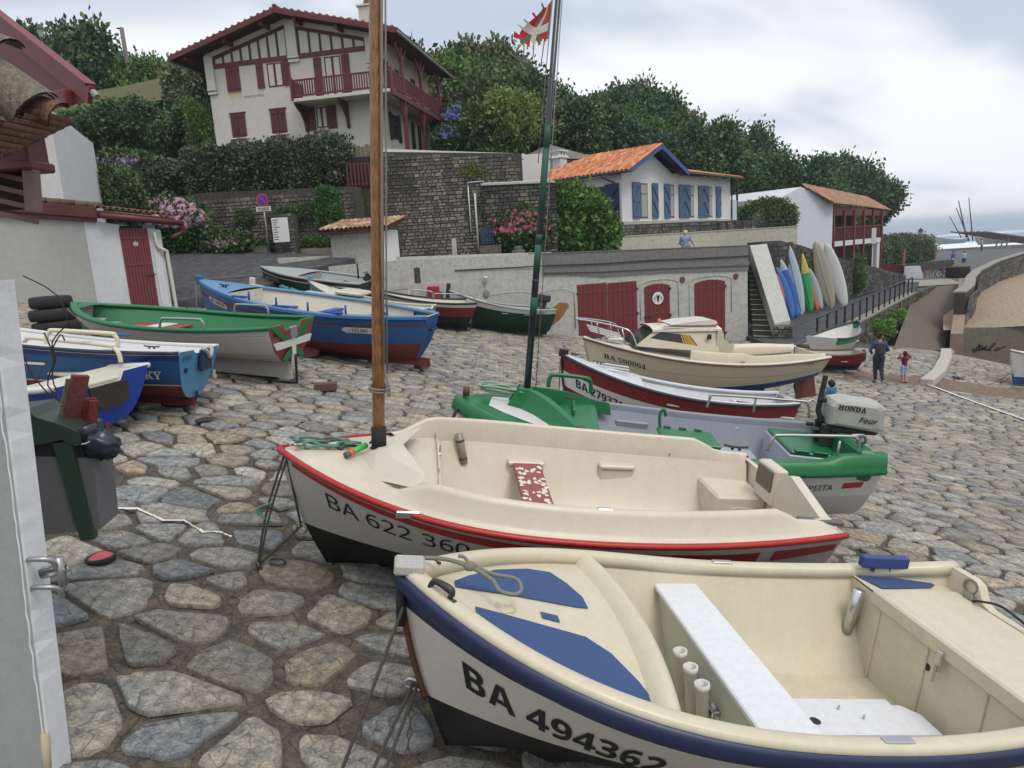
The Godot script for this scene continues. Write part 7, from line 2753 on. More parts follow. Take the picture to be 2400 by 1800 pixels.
func boats_back(P: Dictionary):
	var wh: Material = mats.white_paint
	var ivory := paint("inside_ivory")
	var a := open_boat(P.b12,"blue sided boat with cream inside, behind the large blue boat",[["bottom",mats.harbour_blue,[0.5,0.45,0.4]],["topsides",mats.bright_blue,[1,1,1]]],ivory,paint("rail_ivory2",0.58,0.52,0.40,0.5),{"td": 0.34,"deck": ivory,"notch": 0.08,"thwarts": [1.6,2.4]})
	var hu: Hull = a[0]
	var r: Node3D = a[1]
	hull_text(hu,r,"XOXOA",2.6,0.13,0.30,0.0,wh,"Droid Sans",true)
	hoop(r,mats.rail_ivory,hu.pt(1,0.62,1) + V(0,0.01,-0.03),hu.pt(1,0.88,1) + V(0,0.01,-0.03),0.16,0.02)
	pbox(r,"stem_head",ivory,V(-0.03,1.16,-0.05),V(0.10,1.36,0.05),0.02)
	var fl := mb(true)
	for k in 4:
		ball(fl,V(0.75 + 0.12 * k,1.22 - 0.02 * k,-0.1 + 0.07 * (k % 2)),V(0.09,0.05,0.07),7)
	obj("net_heap",fl,M("net_teal",0.06,0.20,0.24,0.9,{"bump": 2.0,"scale": 9.0}),r)
	pbox(r,"foredeck_box",ivory,V(1.2,1.04,-0.55),V(1.9,1.16,0.45),0.05)
	a = open_boat(P.b13,"turquoise and white boat with cream foredeck",[["bottom",wh,[0.82,0.62,0.55]],["topsides",mats.turquoise,[1,1,1]]],ivory,ivory,{"td": 0.40,"deck": ivory,"transom": mats.turquoise,"notch": 0.06,"thwarts": [2.2]})
	hu = a[0]
	r = a[1]
	hull_text(hu,r,"OLHA",3.02,0.12,0.22,0.0,wh,"Droid Serif",true)
	pbox(r,"stem_head",mats.turquoise,V(-0.04,1.18,-0.05),V(0.08,1.38,0.05),0.02)
	pbox(r,"cabin_top",ivory,V(0.95,1.02,-0.6),V(1.7,1.13,0.6),0.05)
	ptube(r,"rudder",mats.turquoise,[V(hu.L + 0.04,0.85,0),V(hu.L + 0.04,0.1,0)],0.06,8)
	cleat(r,mats.ink,V(0.7,1.14,0.2),0.09,0.2)
	a = open_boat(P.b14,"dark green boat with white line, farthest up beside the road",[["bottom",mats.black_paint,[0.40,0.30,0.26]],["topsides",mats.dark_green,[0.82,0.80,0.80]],["white_line",wh,[0.86,0.84,0.84],2],["sheer_strake",M("near_black",0.012,0.02,0.022,0.5),[1,1,1],2]],paint("inside_grey",0.36,0.38,0.38,0.5),paint("inside_grey"),{"td": 0.45,"deck": paint("inside_grey"),"eb": 0.6})
	hu = a[0]
	r = a[1]
	hull_text(hu,r,"NEREA",2.55,0.15,0.36,0.0,wh,"Droid Sans",true)
	hull_text(hu,r,"BA 539194",0.30,0.09,0.30,0.0,M("faint_white",0.40,0.42,0.40,0.6),"Droid Sans",true)
	outboard(r,V(3.80,1.12,-0.1),1.0,M("motor_grey",0.30,0.31,0.33,0.4),0,-0.5)
	ptube(r,"tiller",mats.ink,[V(3.35,1.05,0.1),V(3.28,1.50,0.1)],0.028,8)
	a = open_boat(P.b15,"dark red boat with white rail and black bottom",[["bottom",mats.black_paint,[0.52,0.46,0.46]],["topsides",mats.deep_red,[0.85,0.84,0.84]],["white_strake",wh,[1,1,1],3]],ivory,mats.black_paint,{"td": 0.30,"deck": paint("inside_grey"),"thwarts": [1.6,2.6],"ws": 0.8,"tc": 0.1})
	hu = a[0]
	r = a[1]
	ptube(r,"rudder_post",mats.dark_iron,curve([V(hu.L + 0.04,1.0,0),V(hu.L + 0.05,0.5,0),V(hu.L + 0.03,0.05,0),V(hu.L - 0.3,0.0,0)],4),0.025,7)
	hoop(r,mats.galvanised,hu.pt(-1,0.55,1) + V(0,0.01,0.03),hu.pt(-1,0.72,1) + V(0,0.01,0.03),0.2,0.02)
	ptube(r,"side_rail",mats.galvanised,curve([V(2.75,1.0,0.85),V(2.77,1.18,0.85),V(2.9,1.22,0.85),V(4.0,1.25,0.76),V(4.1,1.05,0.75)],4),0.018,7)
	a = open_boat(P.b16,"dark green boat with white rail and orange rudder by the red doors",[["bottom",mats.dark_green,[0.4,0.4,0.4]],["topsides",mats.dark_green,[0.80,0.80,0.82]],["white_strake",wh,[0.95,0.95,0.95],3],["sheer_strake",M("near_black"),[1,1,1],2]],paint("inside_grey"),paint("inside_grey"),{"td": 0.34,"deck": paint("inside_grey"),"thwarts": [1.8,2.6]})
	hu = a[0]
	r = a[1]
	hull_text(hu,r,"ELTXO",3.0,0.09,0.17,0.0,mats.ink,"Droid Sans",true)
	pbox(r,"stem_post",M("near_black"),V(-0.06,1.05,-0.05),V(0.08,1.62,0.05),0.02)
	var rd := mb()
	prism(rd,V2([0.02,0.95,0.30,1.22,0.62,1.22,0.66,1.10,0.40,0.62,0.12,0.36,0.02,0.40]),-0.025,0.025,Transform3D(Basis(Vector3.UP,-0.25),V(hu.L,0,0.05)))
	obj("rudder",rd,M("rudder_orange",0.45,0.19,0.05,0.5,{"tex": "wood","scale": 3.0}),r)
	outboard(r,V(hu.L - 0.10,1.22,-0.5),0.95,M("motor_black",0.03,0.035,0.045,0.3),-0.2,0.0)
	pbox(r,"propeller_guard",mats.dark_green,V(3.30,-0.05,-0.03),V(3.62,0.3,0.03),0.01)

func boats_right():
	var sp := {"x": 13.35,"y": H(12.3,24.6) + 0.36,"z": 25.4,"hd": 0.55 + PI,"trim": -0.02,"heel": -0.03,"L": 3.2,"B": 1.5,"Hb": 1.05,"Hm": 0.75,"Hs": 0.8,"ws": 0.8,"pb": 2.3,"rake": 0.3,"kh": 0.08,"tm": 0.58}
	sp.x = 13.35
	sp.z = 26.4
	sp.hd = 3.80
	sp.L = 2.7
	sp.y = H(12.4,25.6) + 0.34
	var a := open_boat(sp,"small white boat with green band on a launching trolley",[["bottom",mats.black_paint,[0.10,0.10,0.10]],["topsides",mats.white_paint,[0.72,0.68,0.66]],["green_band",paint("band_green",0.03,0.24,0.12,0.4),[0.95,0.95,0.94],3],["sheer_strake",M("near_black"),[1,1,1],2]],mats.white_paint,M("near_black"),{"thwarts": [1.2],"transom": mats.white_paint,"called": "dinghy"})
	var tl := thing("boat_trolley","low dark launching trolley under small white and green boat","trolley")
	var X: Transform3D = a[1].transform
	var fr := mb()
	for sd in [-0.45,0.45]:
		bar(fr,X * V(0.3,-0.02,sd),X * V(2.6,-0.02,sd),0.07,0.07)
	for x in [0.5,1.4,2.3]:
		bar(fr,X * V(x,-0.06,-0.6),X * V(x,-0.06,0.6),0.07,0.07)
	obj("frame",fr,mats.rubber,tl)
	for x in [0.8,2.1]:
		for sd in [-0.62,0.62]:
			var w := mb(true)
			tube(w,[X * V(x,-0.17,sd - 0.06),X * V(x,-0.17,sd + 0.06)],0.17,12)
			obj("wheel",w,mats.rubber,tl)
	var s2 := {"x": 17.6,"y": 0.0,"z": 24.2,"hd": 0.1,"trim": -0.06,"heel": 0.05,"L": 4.4,"B": 1.8,"Hb": 1.35,"Hm": 1.0,"Hs": 1.0,"ws": 0.8,"pb": 2.3,"rake": 0.35,"kh": 0.08,"tm": 0.58}
	s2.y = H(18.6,24.6) + 0.1
	var b := open_boat(s2,"white boat with blue bottom at the right edge",[["bottom",mats.harbour_blue,[0.30,0.38,0.34]],["topsides",mats.white_paint,[0.95,0.95,0.95]],["sheer_strake",M("near_black"),[1,1,1],2]],mats.white_paint,mats.white_paint,{"td": 0.4})
	hull_text(b[0],b[1],"BA 401528",0.6,0.09,0.30,0.03,mats.dark_iron,"Droid Serif",false)
	rope("mooring_rope","thin mooring rope from white boat at right edge to sand",[b[1].transform * V(0.0,0.5,0.1),on_slip(16.9,23.9,0.05)],0.012,mats.rope_dark,0.05)
	var s3 := {"x": 9.3,"y": 0.0,"z": 23.6,"hd": -0.10,"trim": -0.05,"heel": 0.0,"L": 2.6,"B": 1.3,"Hb": 0.85,"Hm": 0.62,"Hs": 0.68,"ws": 0.7,"pb": 2.3,"rake": 0.35,"kh": 0.08,"tm": 0.58}
	s3.y = H(10.0,23.6)
	open_boat(s3,"dark red boat mostly hidden beyond the cream cabin boat",[["bottom",mats.black_paint,[0.3,0.3,0.3]],["topsides",mats.deep_red,[1,1,1]]],paint("inside_grey"),M("teak",0.18,0.08,0.035,0.6),{"td": 0.3,"thwarts": [1.8]})
# ---------------------------------------------------------------- plants and hill
var clumps := {}
var crowns := {}

func clump(n: int,size: float,sd: int) -> ArrayMesh:
	var key := "%d_%.3f_%d" % [n,size,sd]
	if clumps.has(key):
		return clumps[key]
	var r := RandomNumberGenerator.new()
	r.seed = sd
	var st := mb()
	for i in n:
		var c := V(r.randfn(),r.randfn() * 0.8,r.randfn()) * 0.30
		var d := (c.normalized() + V(r.randfn(),r.randfn() + 0.4,r.randfn()) * 0.6).normalized()
		var s := d.cross(V(r.randfn(),r.randfn(),r.randfn())).normalized()
		var l := size * r.randf_range(0.7,1.4)
		var w := l * 0.30
		var m := c + d * l * 0.5 + d.cross(s) * l * 0.08
		quad(st,c,m + s * w,c + d * l,m - s * w)
	st.generate_normals()
	var me := st.commit()
	clumps[key] = me
	return me

func leafmat() -> StandardMaterial3D:
	var m := M("leaf",1,1,1,0.7,{"vc": true})
	if not m.backlight_enabled:
		m.backlight_enabled = true
		m.backlight = Color(0.25,0.32,0.12)
	return m

func crown(sd: int,n: int,cs: float,tones: Array,lobes: int,leaf := 0.30) -> MultiMesh:
	var key := [sd,n]
	if crowns.has(key):
		return crowns[key]
	var r := RandomNumberGenerator.new()
	r.seed = sd
	var L := [[V(0,0.8,0),0.62]]
	for i in lobes:
		var a := TAU * (i + r.randf() * 0.7) / lobes
		L.append([V(cos(a) * r.randf_range(0.35,0.72),r.randf_range(0.35,1.25),sin(a) * r.randf_range(0.35,0.72)),r.randf_range(0.28,0.46)])
	var mm := MultiMesh.new()
	mm.transform_format = MultiMesh.TRANSFORM_3D
	mm.use_colors = true
	var me := clump(22,leaf,sd % 4)
	me.surface_set_material(0,leafmat())
	mm.mesh = me
	mm.instance_count = n
	for i in n:
		var l: Array = L[r.randi() % L.size()]
		var d := V(r.randfn(),r.randfn(),r.randfn()).normalized()
		var p: Vector3 = l[0] + d * l[1] * pow(r.randf_range(0.3,1.0),0.4)
		if p.y < 0.05:
			p.y = r.randf_range(0.05,0.3)
		var s := cs * r.randf_range(0.7,1.4)
		mm.set_instance_transform(i,Transform3D(Basis(V(r.randfn(),r.randfn(),r.randfn()).normalized(),r.randf() * TAU).scaled(Vector3.ONE * s),p))
		var t: Color = tones[r.randi() % tones.size()]
		var k := r.randf_range(1.15,2.3)
		mm.set_instance_color(i,Color(t.r * k,t.g * k,t.b * k * 0.85))
	crowns[key] = mm
	return mm

func plant(called: String,label: String,cat: String,group: String,at: Vector3,sc: Vector3,mm: MultiMesh,turn: float,trunk := 0.0) -> Node3D:
	var o := thing(called,label,cat,at,turn,group)
	var c := MultiMeshInstance3D.new()
	c.multimesh = mm
	c.name = "crown" if trunk > 0 else "foliage"
	c.scale = sc
	c.position.y = trunk
	c.set_meta("kind","stuff")
	o.add_child(c)
	if trunk > 0:
		var st := mb(true)
		tube(st,[V(0,-1.2,0),V(0.05,trunk * 0.5,0.03),V(0.0,trunk + sc.y * 0.5,0)],[0.22,0.17,0.07],7)
		for k in 3:
			tube(st,[V(0.02,trunk * 0.8,0),V(cos(k * 2.1) * sc.x * 0.45,trunk + sc.y * 0.7,sin(k * 2.1) * sc.z * 0.45)],[0.10,0.03],5)
		obj("trunk",st,M("bark",0.07,0.055,0.042,0.95,{"tex": "stone","scale": 1.5}),o)
	return o

func foliage(root: Node3D,called: String,c: Vector3,half: Vector3,n: int,cs: float,tones: Array,sd: int,boxy := 0.5,leaf := 0.55) -> MultiMeshInstance3D:
	var r := RandomNumberGenerator.new()
	r.seed = sd
	var xf := []
	var cols := []
	var nz := FastNoiseLite.new()
	nz.seed = sd
	nz.frequency = 0.8
	for i in n:
		var d := V(r.randfn(),r.randfn(),r.randfn()).normalized()
		var m := maxf(absf(d.x),maxf(absf(d.y),absf(d.z)))
		d = d / lerpf(1.0,m,boxy) * pow(r.randf_range(0.35,1.0),0.35)
		var p := c + d * half
		p += d * half * 0.22 * nz.get_noise_3dv(p)
		var s := cs * r.randf_range(0.7,1.4)
		xf.append(Transform3D(Basis(V(r.randfn(),r.randfn(),r.randfn()).normalized(),r.randf() * TAU).scaled(Vector3.ONE * s),p))
		var t: Color = tones[r.randi() % tones.size()]
		var k := r.randf_range(0.85,1.6)
		cols.append(Color(t.r * k,t.g * k,t.b * k * 0.9))
	var me := clump(18,leaf * 0.75,1)
	return multi(called,me,leafmat(),xf,cols,root)

func hydrangea(label: String,at: Vector3,half: Vector3,heads: int,tones: Array,sd: int,size := 0.14,group := ""):
	var o := thing("hydrangea",label,"shrub",at,0.0,group)
	foliage(o,"foliage",V(0,half.y,0),half,int(half.x * half.y * 900) + 120,0.34,[Color(0.04,0.085,0.025),Color(0.06,0.11,0.03),Color(0.03,0.06,0.02)],sd,0.3)
	var r := RandomNumberGenerator.new()
	r.seed = sd
	var st := mb()
	for i in 130:
		var y := 1.0 - 2.0 * (i + 0.5) / 130.0
		var a := i * 2.39996
		var d := V(cos(a) * sqrt(1 - y * y),y * 0.8,sin(a) * sqrt(1 - y * y))
		var s := d.cross(V(0.3,1,0.2)).normalized() * 0.17
		var u := d.cross(s).normalized() * 0.17
		var q := d * r.randf_range(0.9,1.08)
		quad(st,q + s,q + u + d * 0.05,q - s,q - u + d * 0.05)
	st.generate_normals()
	var xf := []
	var cols := []
	for i in heads * 2:
		var d := V(r.randfn(),absf(r.randfn()) * 0.9,absf(r.randfn()) + 0.15).normalized()
		xf.append(Transform3D(Basis(Vector3.UP,r.randf() * TAU).scaled(Vector3.ONE * size * r.randf_range(0.6,1.15)),V(0,half.y,0) + d * half * r.randf_range(0.98,1.12)))
		var t: Color = tones[r.randi() % tones.size()]
		var k := r.randf_range(0.8,1.2)
		cols.append(Color(t.r * k,t.g * k,t.b * k))
	multi("flower_heads",st.commit(),M("petals",1,1,1,0.8,{"vc": true}),xf,cols,o)
const CREST := [[-62,20.5,58],[-40.1,20.6,62],[-35.4,19.5,62],[-30.9,18.4,64],[-26,19.7,68],[-19,19.6,70],[-13.6,20.6,70],[-9.4,20.2,72],[-4.6,20.1,74],[0.8,19.4,76],[4.1,17.5,78],[8,16.3,78],[13.2,16.2,80],[17.1,14.9,82],[21.7,13.3,84],[26.6,11.8,86],[30.6,10.3,88],[36.8,8.8,92],[44.3,7.5,98],[50.8,7.2,105],[57.2,4.7,112],[70.3,3.1,130],[85.6,1.9,150],[101.6,-0.4,170],[112,-6,182]]
const FOOT := [[-62,8.0,44],[-36,7.4,44],[-32,7.0,44],[-27,6.4,44],[-23,6.0,45],[-17,5.6,46],[-12,5.4,48],[-8.2,5.6,48],[-3.8,5.8,48],[0,5.6,49],[3,5.0,51],[6,4.0,53],[10,3.0,55],[14,2.6,57],[18,2.0,60],[22.5,1.2,63],[27,0.2,66],[32,-1.0,70],[38,-2.2,76],[46,-3.2,84],[54,-4.2,96],[68,-4.4,120],[84,-4.4,142],[100,-6,164],[110,-8,180]]

func hill_pt(u: float,v: float) -> Vector3:
	var f := clampf(u,0.0,0.9999) * (CREST.size() - 1)
	var i := int(f)
	var t := f - i
	var c := V(lerpf(CREST[i][0],CREST[i + 1][0],t),lerpf(CREST[i][1],CREST[i + 1][1],t) - (6.3 if i < 16 else 7.6),-lerpf(CREST[i][2],CREST[i + 1][2],t))
	var g := V(lerpf(FOOT[i][0],FOOT[i + 1][0],t),lerpf(FOOT[i][1],FOOT[i + 1][1],t),-lerpf(FOOT[i][2],FOOT[i + 1][2],t))
	if v <= 1.0:
		var p := g.lerp(c,v)
		p.y = lerpf(g.y,c.y,sin(v * PI * 0.5) * 0.45 + v * 0.55)
		return p
	return c + (c - g) * (v - 1.0) * V(1,0,1) + Vector3.DOWN * 6.0 * (v - 1.0) * (v - 1.0)

func build_hill():
	var st := mb(true)
	var rows := []
	for j in 18:
		var r := PV()
		for i in 97:
			r.append(hill_pt(i / 96.0,-0.08 + j * 0.12) if j > 0 else hill_pt(i / 96.0,0.0) + V(0,-9,0.5))
		rows.append(r)
	grid(st,rows)
	struct("hill",st,M("hill_earth",0.055,0.07,0.028,0.95,{"tex": "stone","scale": 0.25,"world": true}))
	sheet("garden_terrace",[V(-32,2.6,-29.2),V(-34,5.5,-45),V(-15,5.4,-49),V(2,5.3,-51),V(12,3.0,-56),V(8.4,4.3,-49),V(2.4,4.2,-42),V(0.8,4.05,-32.8),V(-4.9,4.3,-31.6),V(-6.3,2.7,-28.9),V(-15.3,2.7,-30)],M("lawn",0.10,0.13,0.035,0.95,{"tex": "stone","scale": 0.8,"world": true,"bump": 2.0}),3.0)
	var lawn := mb(true)
	rows = []
	for j in 8:
		var r := PV()
		for i in 20:
			var t := i / 19.0
			var b := V(lerpf(-36,-19.5,t),9.6 + 1.0 * t,lerpf(-46.5,-47.5,t))
			r.append(b + V(0,2.6,-4.5) * (j / 7.0) + V(0,0.2 * sin(t * 9.0),0))
		rows.append(r)
	grid(lawn,rows)
	struct("grass_slope",lawn,M("dry_grass",0.20,0.19,0.07,0.95,{"tex": "stone","scale": 0.9,"world": true,"bump": 2.0}))
	var g2 := mb(true)
	rows = []
	for j in 6:
		var r := PV()
		for i in 10:
			r.append(V(-4.0,5.9,-42.5).lerp(V(1.5,4.3,-40.0),i / 9.0) + V(0.5,1.6 - 0.06 * i,-3.5) * (j / 5.0))
		rows.append(r)
	grid(g2,rows)
	struct("grass_bank",g2,mats.lawn)
	var kinds := [
		["broadleaf_tree","dark green broadleaf tree on the wooded hill",[Color(0.028,0.060,0.020),Color(0.038,0.075,0.024),Color(0.022,0.046,0.018)]],
		["broadleaf_tree","fresh green broadleaf tree on the wooded hill",[Color(0.050,0.095,0.024),Color(0.066,0.115,0.030),Color(0.038,0.075,0.022)]],
		["holm_oak","olive green oak with rounded crown on the wooded hill",[Color(0.052,0.070,0.028),Color(0.068,0.088,0.036),Color(0.040,0.056,0.024)]],
		["broadleaf_tree","deep green narrow tree on the wooded hill",[Color(0.020,0.055,0.026),Color(0.030,0.068,0.030),Color(0.018,0.042,0.02)]]]
	var r2 := RandomNumberGenerator.new()
	r2.seed = 99
	var n := 46
	var stand := [[],[],[],[],[],[],[]]
	for row in 7:
		for i in n:
			var u := (i + r2.randf_range(0.1,0.9)) / n
			var v := 1.03 - row * 0.155 + r2.randf_range(-0.05,0.05)
			var p := hill_pt(u,v)
			if u > 0.80 or (u > 0.7 and row > 3):
				continue
			var px := p.x / -p.z
			if px < -0.86 or (p.x < -16 and v < 0.62) or (p.x > -15 and p.x < -4.5 and p.z > -56) or (p.x > -4.5 and p.x < 2.0 and p.z > -50.5):
				continue
			if px > -0.30 and px < -0.16 and v < 0.85:
				continue
			var k: int = [0,1,2,3,0,0,2][r2.randi() % 7]
			if p.x > 15 and r2.randf() < 0.5:
				k = 0
			var s := r2.randf_range(2.1,3.5) * (1.25 if p.z < -90 else 1.0)
			if row == 0:
				s *= r2.randf_range(0.72,1.15)
			var kd: Array = kinds[k]
			stand[row].append(plant(kd[0],kd[1],"tree","trees on the wooded hill",p + V(0,-0.8 if row else -0.5,0),V(s,s * r2.randf_range(0.95,1.35),s),crown(10 + k * 2 + (i % 2),620,0.30,kd[2],7 + k),r2.randf() * TAU,s * 0.28))
	var rank := ["on the ridge line","just below the ridge","in the upper wood","in the middle wood","below the middle of the wood","low on the wooded slope","at the foot of the wood"]
	for row in 7:
		var l: Array = stand[row]
		l.sort_custom(func(a,b): return a.position.x / -a.position.z < b.position.x / -b.position.z)
		for i in l.size():
			l[i].set_meta("label","%s %s, %s from the left" % [str(l[i].get_meta("label")).replace(" on the wooded hill",""),rank[row],nth(i + 1)])
	foliage_on_hill(r2)

func nth(i: int) -> String:
	var e := "th"
	if i / 10 % 10 != 1:
		e = {1: "st",2: "nd",3: "rd"}.get(i % 10,"th")
	return str(i) + e

func foliage_on_hill(r: RandomNumberGenerator):
	var xf := []
	var cols := []
	for i in 3600:
		var u := r.randf_range(0.02,0.98)
		var p := hill_pt(u,r.randf_range(0.0,1.05))
		if (p.x < -16 and p.z > -53) or (p.x > -15 and p.x < 1 and p.z > -52):
			continue
		var s := r.randf_range(0.6,1.5) * (1.5 if u > 0.8 else 1.0)
		xf.append(Transform3D(Basis(Vector3.UP,r.randf() * TAU).scaled(V(s,s * 0.9,s)),p + V(0,0.25,0)))
		var k := r.randf_range(0.8,1.6)
		cols.append(Color(0.045 * k,0.075 * k,0.021 * k))
	var me := clump(26,0.22,3)
	var o := multi("undergrowth",me,leafmat(),xf,cols,self)
	tag(o,"dense green undergrowth covering the hillside between the trees","undergrowth")
	return o

func build_gardens():
	var dark := [Color(0.048,0.060,0.036),Color(0.065,0.078,0.05),Color(0.09,0.10,0.07),Color(0.036,0.05,0.026)]
	var fresh := [Color(0.050,0.095,0.022),Color(0.075,0.13,0.030),Color(0.036,0.070,0.018)]
	var feath := [Color(0.036,0.074,0.028),Color(0.050,0.092,0.034),Color(0.030,0.060,0.026)]
	var hg := thing("hedge","long dark hedge on top of the stone wall below the timbered house","hedge",Vector3.ZERO)
	for i in 8:
		var p := V(-12.4,3.75,-30.2).lerp(V(-6.8,3.75,-29.7),i / 7.0)
		foliage(hg,"foliage",p + V(0,0.04 * sin(i * 2.0),0),V(0.75,0.98,0.75),420,0.30,dark,50 + i,0.7)
	var h2 := thing("shrub","dark loose shrub left of the long hedge, above the pink hydrangea","shrub",V(-14.2,2.6,-30.5))
	foliage(h2,"foliage",V(0,0.95,0),V(0.95,0.85,0.8),520,0.30,dark,61,0.5)
	var yl := thing("shrub","small yellow flowering shrub behind the dark shrubs","shrub",V(-13.2,3.9,-31.2))
	foliage(yl,"foliage",V(0,0.25,0),V(0.36,0.16,0.3),60,0.2,[Color(0.45,0.33,0.03),Color(0.30,0.26,0.05)],62)
	var bx := thing("clipped_shrub","big rounded clipped green shrub behind the hut roof","shrub",V(-15.0,1.3,-26.6))
	foliage(bx,"foliage",V(0,1.55,0),V(1.62,0.95,1.4),1500,0.26,[Color(0.045,0.085,0.022),Color(0.065,0.115,0.028),Color(0.028,0.055,0.018)],63,0.55)
	for k in 6:
		ptube(bx,"stem",M("bark",0.07,0.055,0.042,0.95,{"tex": "stone","scale": 1.5}),[V(0.1 * k - 0.3,0.0,0),V(0.42 * k - 1.1,1.1,0.2)],[0.05,0.025],5)
	var names := ["leftmost","middle","right"]
	for k in 3:
		var p := V(-24.2 + 3.3 * k,6.0,-42.5 + 0.4 * k)
		var s := [2.3,2.5,2.1][k] as float
		plant("tamarisk","feathery green tamarisk below the grass slope, %s of three" % names[k],"shrub","tamarisks below the grass slope",p,V(s * 1.15,s * 0.98,s),crown(30 + k,1500,0.22,feath,9),k * 1.3)
	plant("shrub","grey green shrub against the left side of the timbered house","shrub","",V(-17.4,8.6,-43.0),V(2.1,2.2,1.6),crown(34,1300,0.20,[Color(0.10,0.115,0.075),Color(0.075,0.085,0.05),Color(0.05,0.06,0.04)],8,0.5),0.4)
	plant("shrub","green shrub beside the lower left corner of the timbered house","shrub","",V(-15.9,5.4,-40.0),V(1.3,2.2,1.2),crown(35,800,0.22,fresh,7),1.4)
	plant("laurel_bush","large dense green bush in front of the villa's side wall","shrub","",V(3.55,-0.5,-31.2),V(1.62,2.05,1.3),crown(36,2300,0.19,[Color(0.034,0.078,0.018),Color(0.055,0.11,0.024),Color(0.024,0.052,0.014)],11,0.62),0.2)
	plant("pine_shrub","light green feathery conifer behind the white garden wall","shrub","",V(-0.1,4.2,-41.0),V(2.3,2.3,1.8),crown(37,1500,0.22,[Color(0.055,0.085,0.030),Color(0.07,0.10,0.035),Color(0.042,0.066,0.026)],9,0.62),2.0)
	plant("shrub","yellow green shrub behind the conifer on the hillside","shrub","",V(1.2,6.4,-47.5),V(2.1,2.6,1.7),crown(38,900,0.24,[Color(0.075,0.115,0.026),Color(0.10,0.14,0.035),Color(0.05,0.08,0.02)],8),0.7)
	var cd := thing("cordyline","spiky cabbage palm among the hillside trees","palm",V(-1.4,8.4,-48.0))
	ptube(cd,"trunk",mats.bark,[V(0,-2,0),V(0,1.3,0)],0.14,6)
	var cl := mb()
	var r := RandomNumberGenerator.new()
	r.seed = 9
	for i in 90:
		var a := r.randf() * TAU
		var el := r.randf_range(-0.5,1.3)
		var d := V(cos(a) * cos(el),sin(el),sin(a) * cos(el))
		var s := d.cross(Vector3.UP).normalized() * 0.05
		var o := V(0,1.3,0)
		var m := o + d * 0.8
		var t := o + d * 1.45 + V(0,-0.35,0)
		quad(cl,o - s,m - s,m + s,o + s)
		tri(cl,m - s,t,m + s)
	obj("leaves",cl,M("sword_leaf",0.12,0.15,0.07,0.6),cd).set_meta("kind","stuff")
	var pinks := [Color(0.55,0.30,0.42),Color(0.60,0.36,0.46),Color(0.50,0.24,0.38),Color(0.45,0.30,0.48)]
	hydrangea("pale pink hydrangea in full bloom beside the hut, against the stone wall",V(-13.0,0.55,-28.2),V(1.35,1.05,0.8),130,pinks,3,0.15)
	hydrangea("low pale pink hydrangea right of the big pink one, in the flower bed",V(-11.0,0.35,-28.2),V(0.95,0.42,0.5),70,[Color(0.58,0.40,0.42),Color(0.62,0.46,0.44),Color(0.5,0.28,0.34)],4,0.11)
	hydrangea("mauve hydrangea behind the big clipped shrub",V(-15.6,3.55,-30.4),V(1.25,0.62,0.6),70,[Color(0.42,0.26,0.48),Color(0.34,0.26,0.52),Color(0.46,0.28,0.42)],5,0.13)
	hydrangea("rose pink hydrangea right of the blue gate, behind the stone pedestal",V(0.75,-0.25,-30.4),V(1.28,0.92,0.8),120,[Color(0.55,0.14,0.22),Color(0.62,0.22,0.30),Color(0.48,0.10,0.18)],6,0.12)
	hydrangea("bright blue hydrangea behind the gallery posts, upper one",V(-2.7,6.9,-44.6),V(1.1,0.85,0.7),90,[Color(0.12,0.18,0.52),Color(0.16,0.22,0.58),Color(0.20,0.18,0.50)],7,0.15)
	hydrangea("purple hydrangea right of the bright blue one",V(-1.0,6.6,-44.2),V(0.9,0.75,0.6),70,[Color(0.34,0.18,0.46),Color(0.40,0.24,0.46),Color(0.24,0.18,0.48)],8,0.14)
	hydrangea("blue hydrangea at foot of the gallery posts, lower one",V(-2.7,5.5,-40.2),V(0.75,0.62,0.5),60,[Color(0.14,0.22,0.55),Color(0.20,0.28,0.6)],9,0.13)
	hydrangea("white hydrangea on the grass bank right of the purple one",V(0.3,6.0,-43.6),V(0.7,0.5,0.5),45,[Color(0.46,0.44,0.44),Color(0.40,0.36,0.38)],10,0.11)
	var iv := thing("ivy","curtain of bright green ivy on the stone wall left of the wooden mast","ivy",V(-6.75,1.75,-28.3))
	foliage(iv,"foliage",Vector3.ZERO,V(0.48,0.92,0.10),300,0.20,[Color(0.035,0.10,0.022),Color(0.055,0.14,0.03)],70,0.9)
	var spots := [[V(-10.35,1.85,-28.8),"left of the round road sign"],[V(-8.55,1.85,-28.5),"behind the round road sign"],[V(-7.7,1.95,-28.4),"right of the notice board"],[V(-1.2,3.35,-30.6),"near the top of the tall stone wall"],[V(-12.3,1.75,-29.1),"above the pink hydrangea"]]
	for k in spots.size():
		var tf := thing("wall_plant","small green tuft growing from the stone wall %s" % spots[k][1],"plant",spots[k][0])
		foliage(tf,"foliage",Vector3.ZERO,V(0.36,0.30,0.16) if k != 3 else V(0.65,0.28,0.2),110,0.16,[Color(0.045,0.085,0.03),Color(0.07,0.10,0.03)] if k != 3 else [Color(0.10,0.13,0.03),Color(0.14,0.15,0.04)],80 + k)
	var gs := foliage(thing("bed_grass","green weeds along the foot of the road wall","weeds",V(-8.2,0.72,-28.2),-0.15),"weeds",Vector3.ZERO,V(2.1,0.16,0.2),240,0.18,fresh,90)
	for q in [[V(17.6,-4.7,-32.4),0.52,"larger, nearer"],[V(20.2,-4.55,-36.0),0.44,"smaller, farther"]]:
		plant("fennel","bright green bush hanging over the ramp wall, %s one" % q[2],"shrub","",q[0] + V(0,-0.45,0),V(q[1],q[1],q[1]),crown(39,700,0.22,[Color(0.07,0.14,0.03),Color(0.10,0.17,0.04),Color(0.05,0.10,0.025)],6,0.6),q[1] * 5)
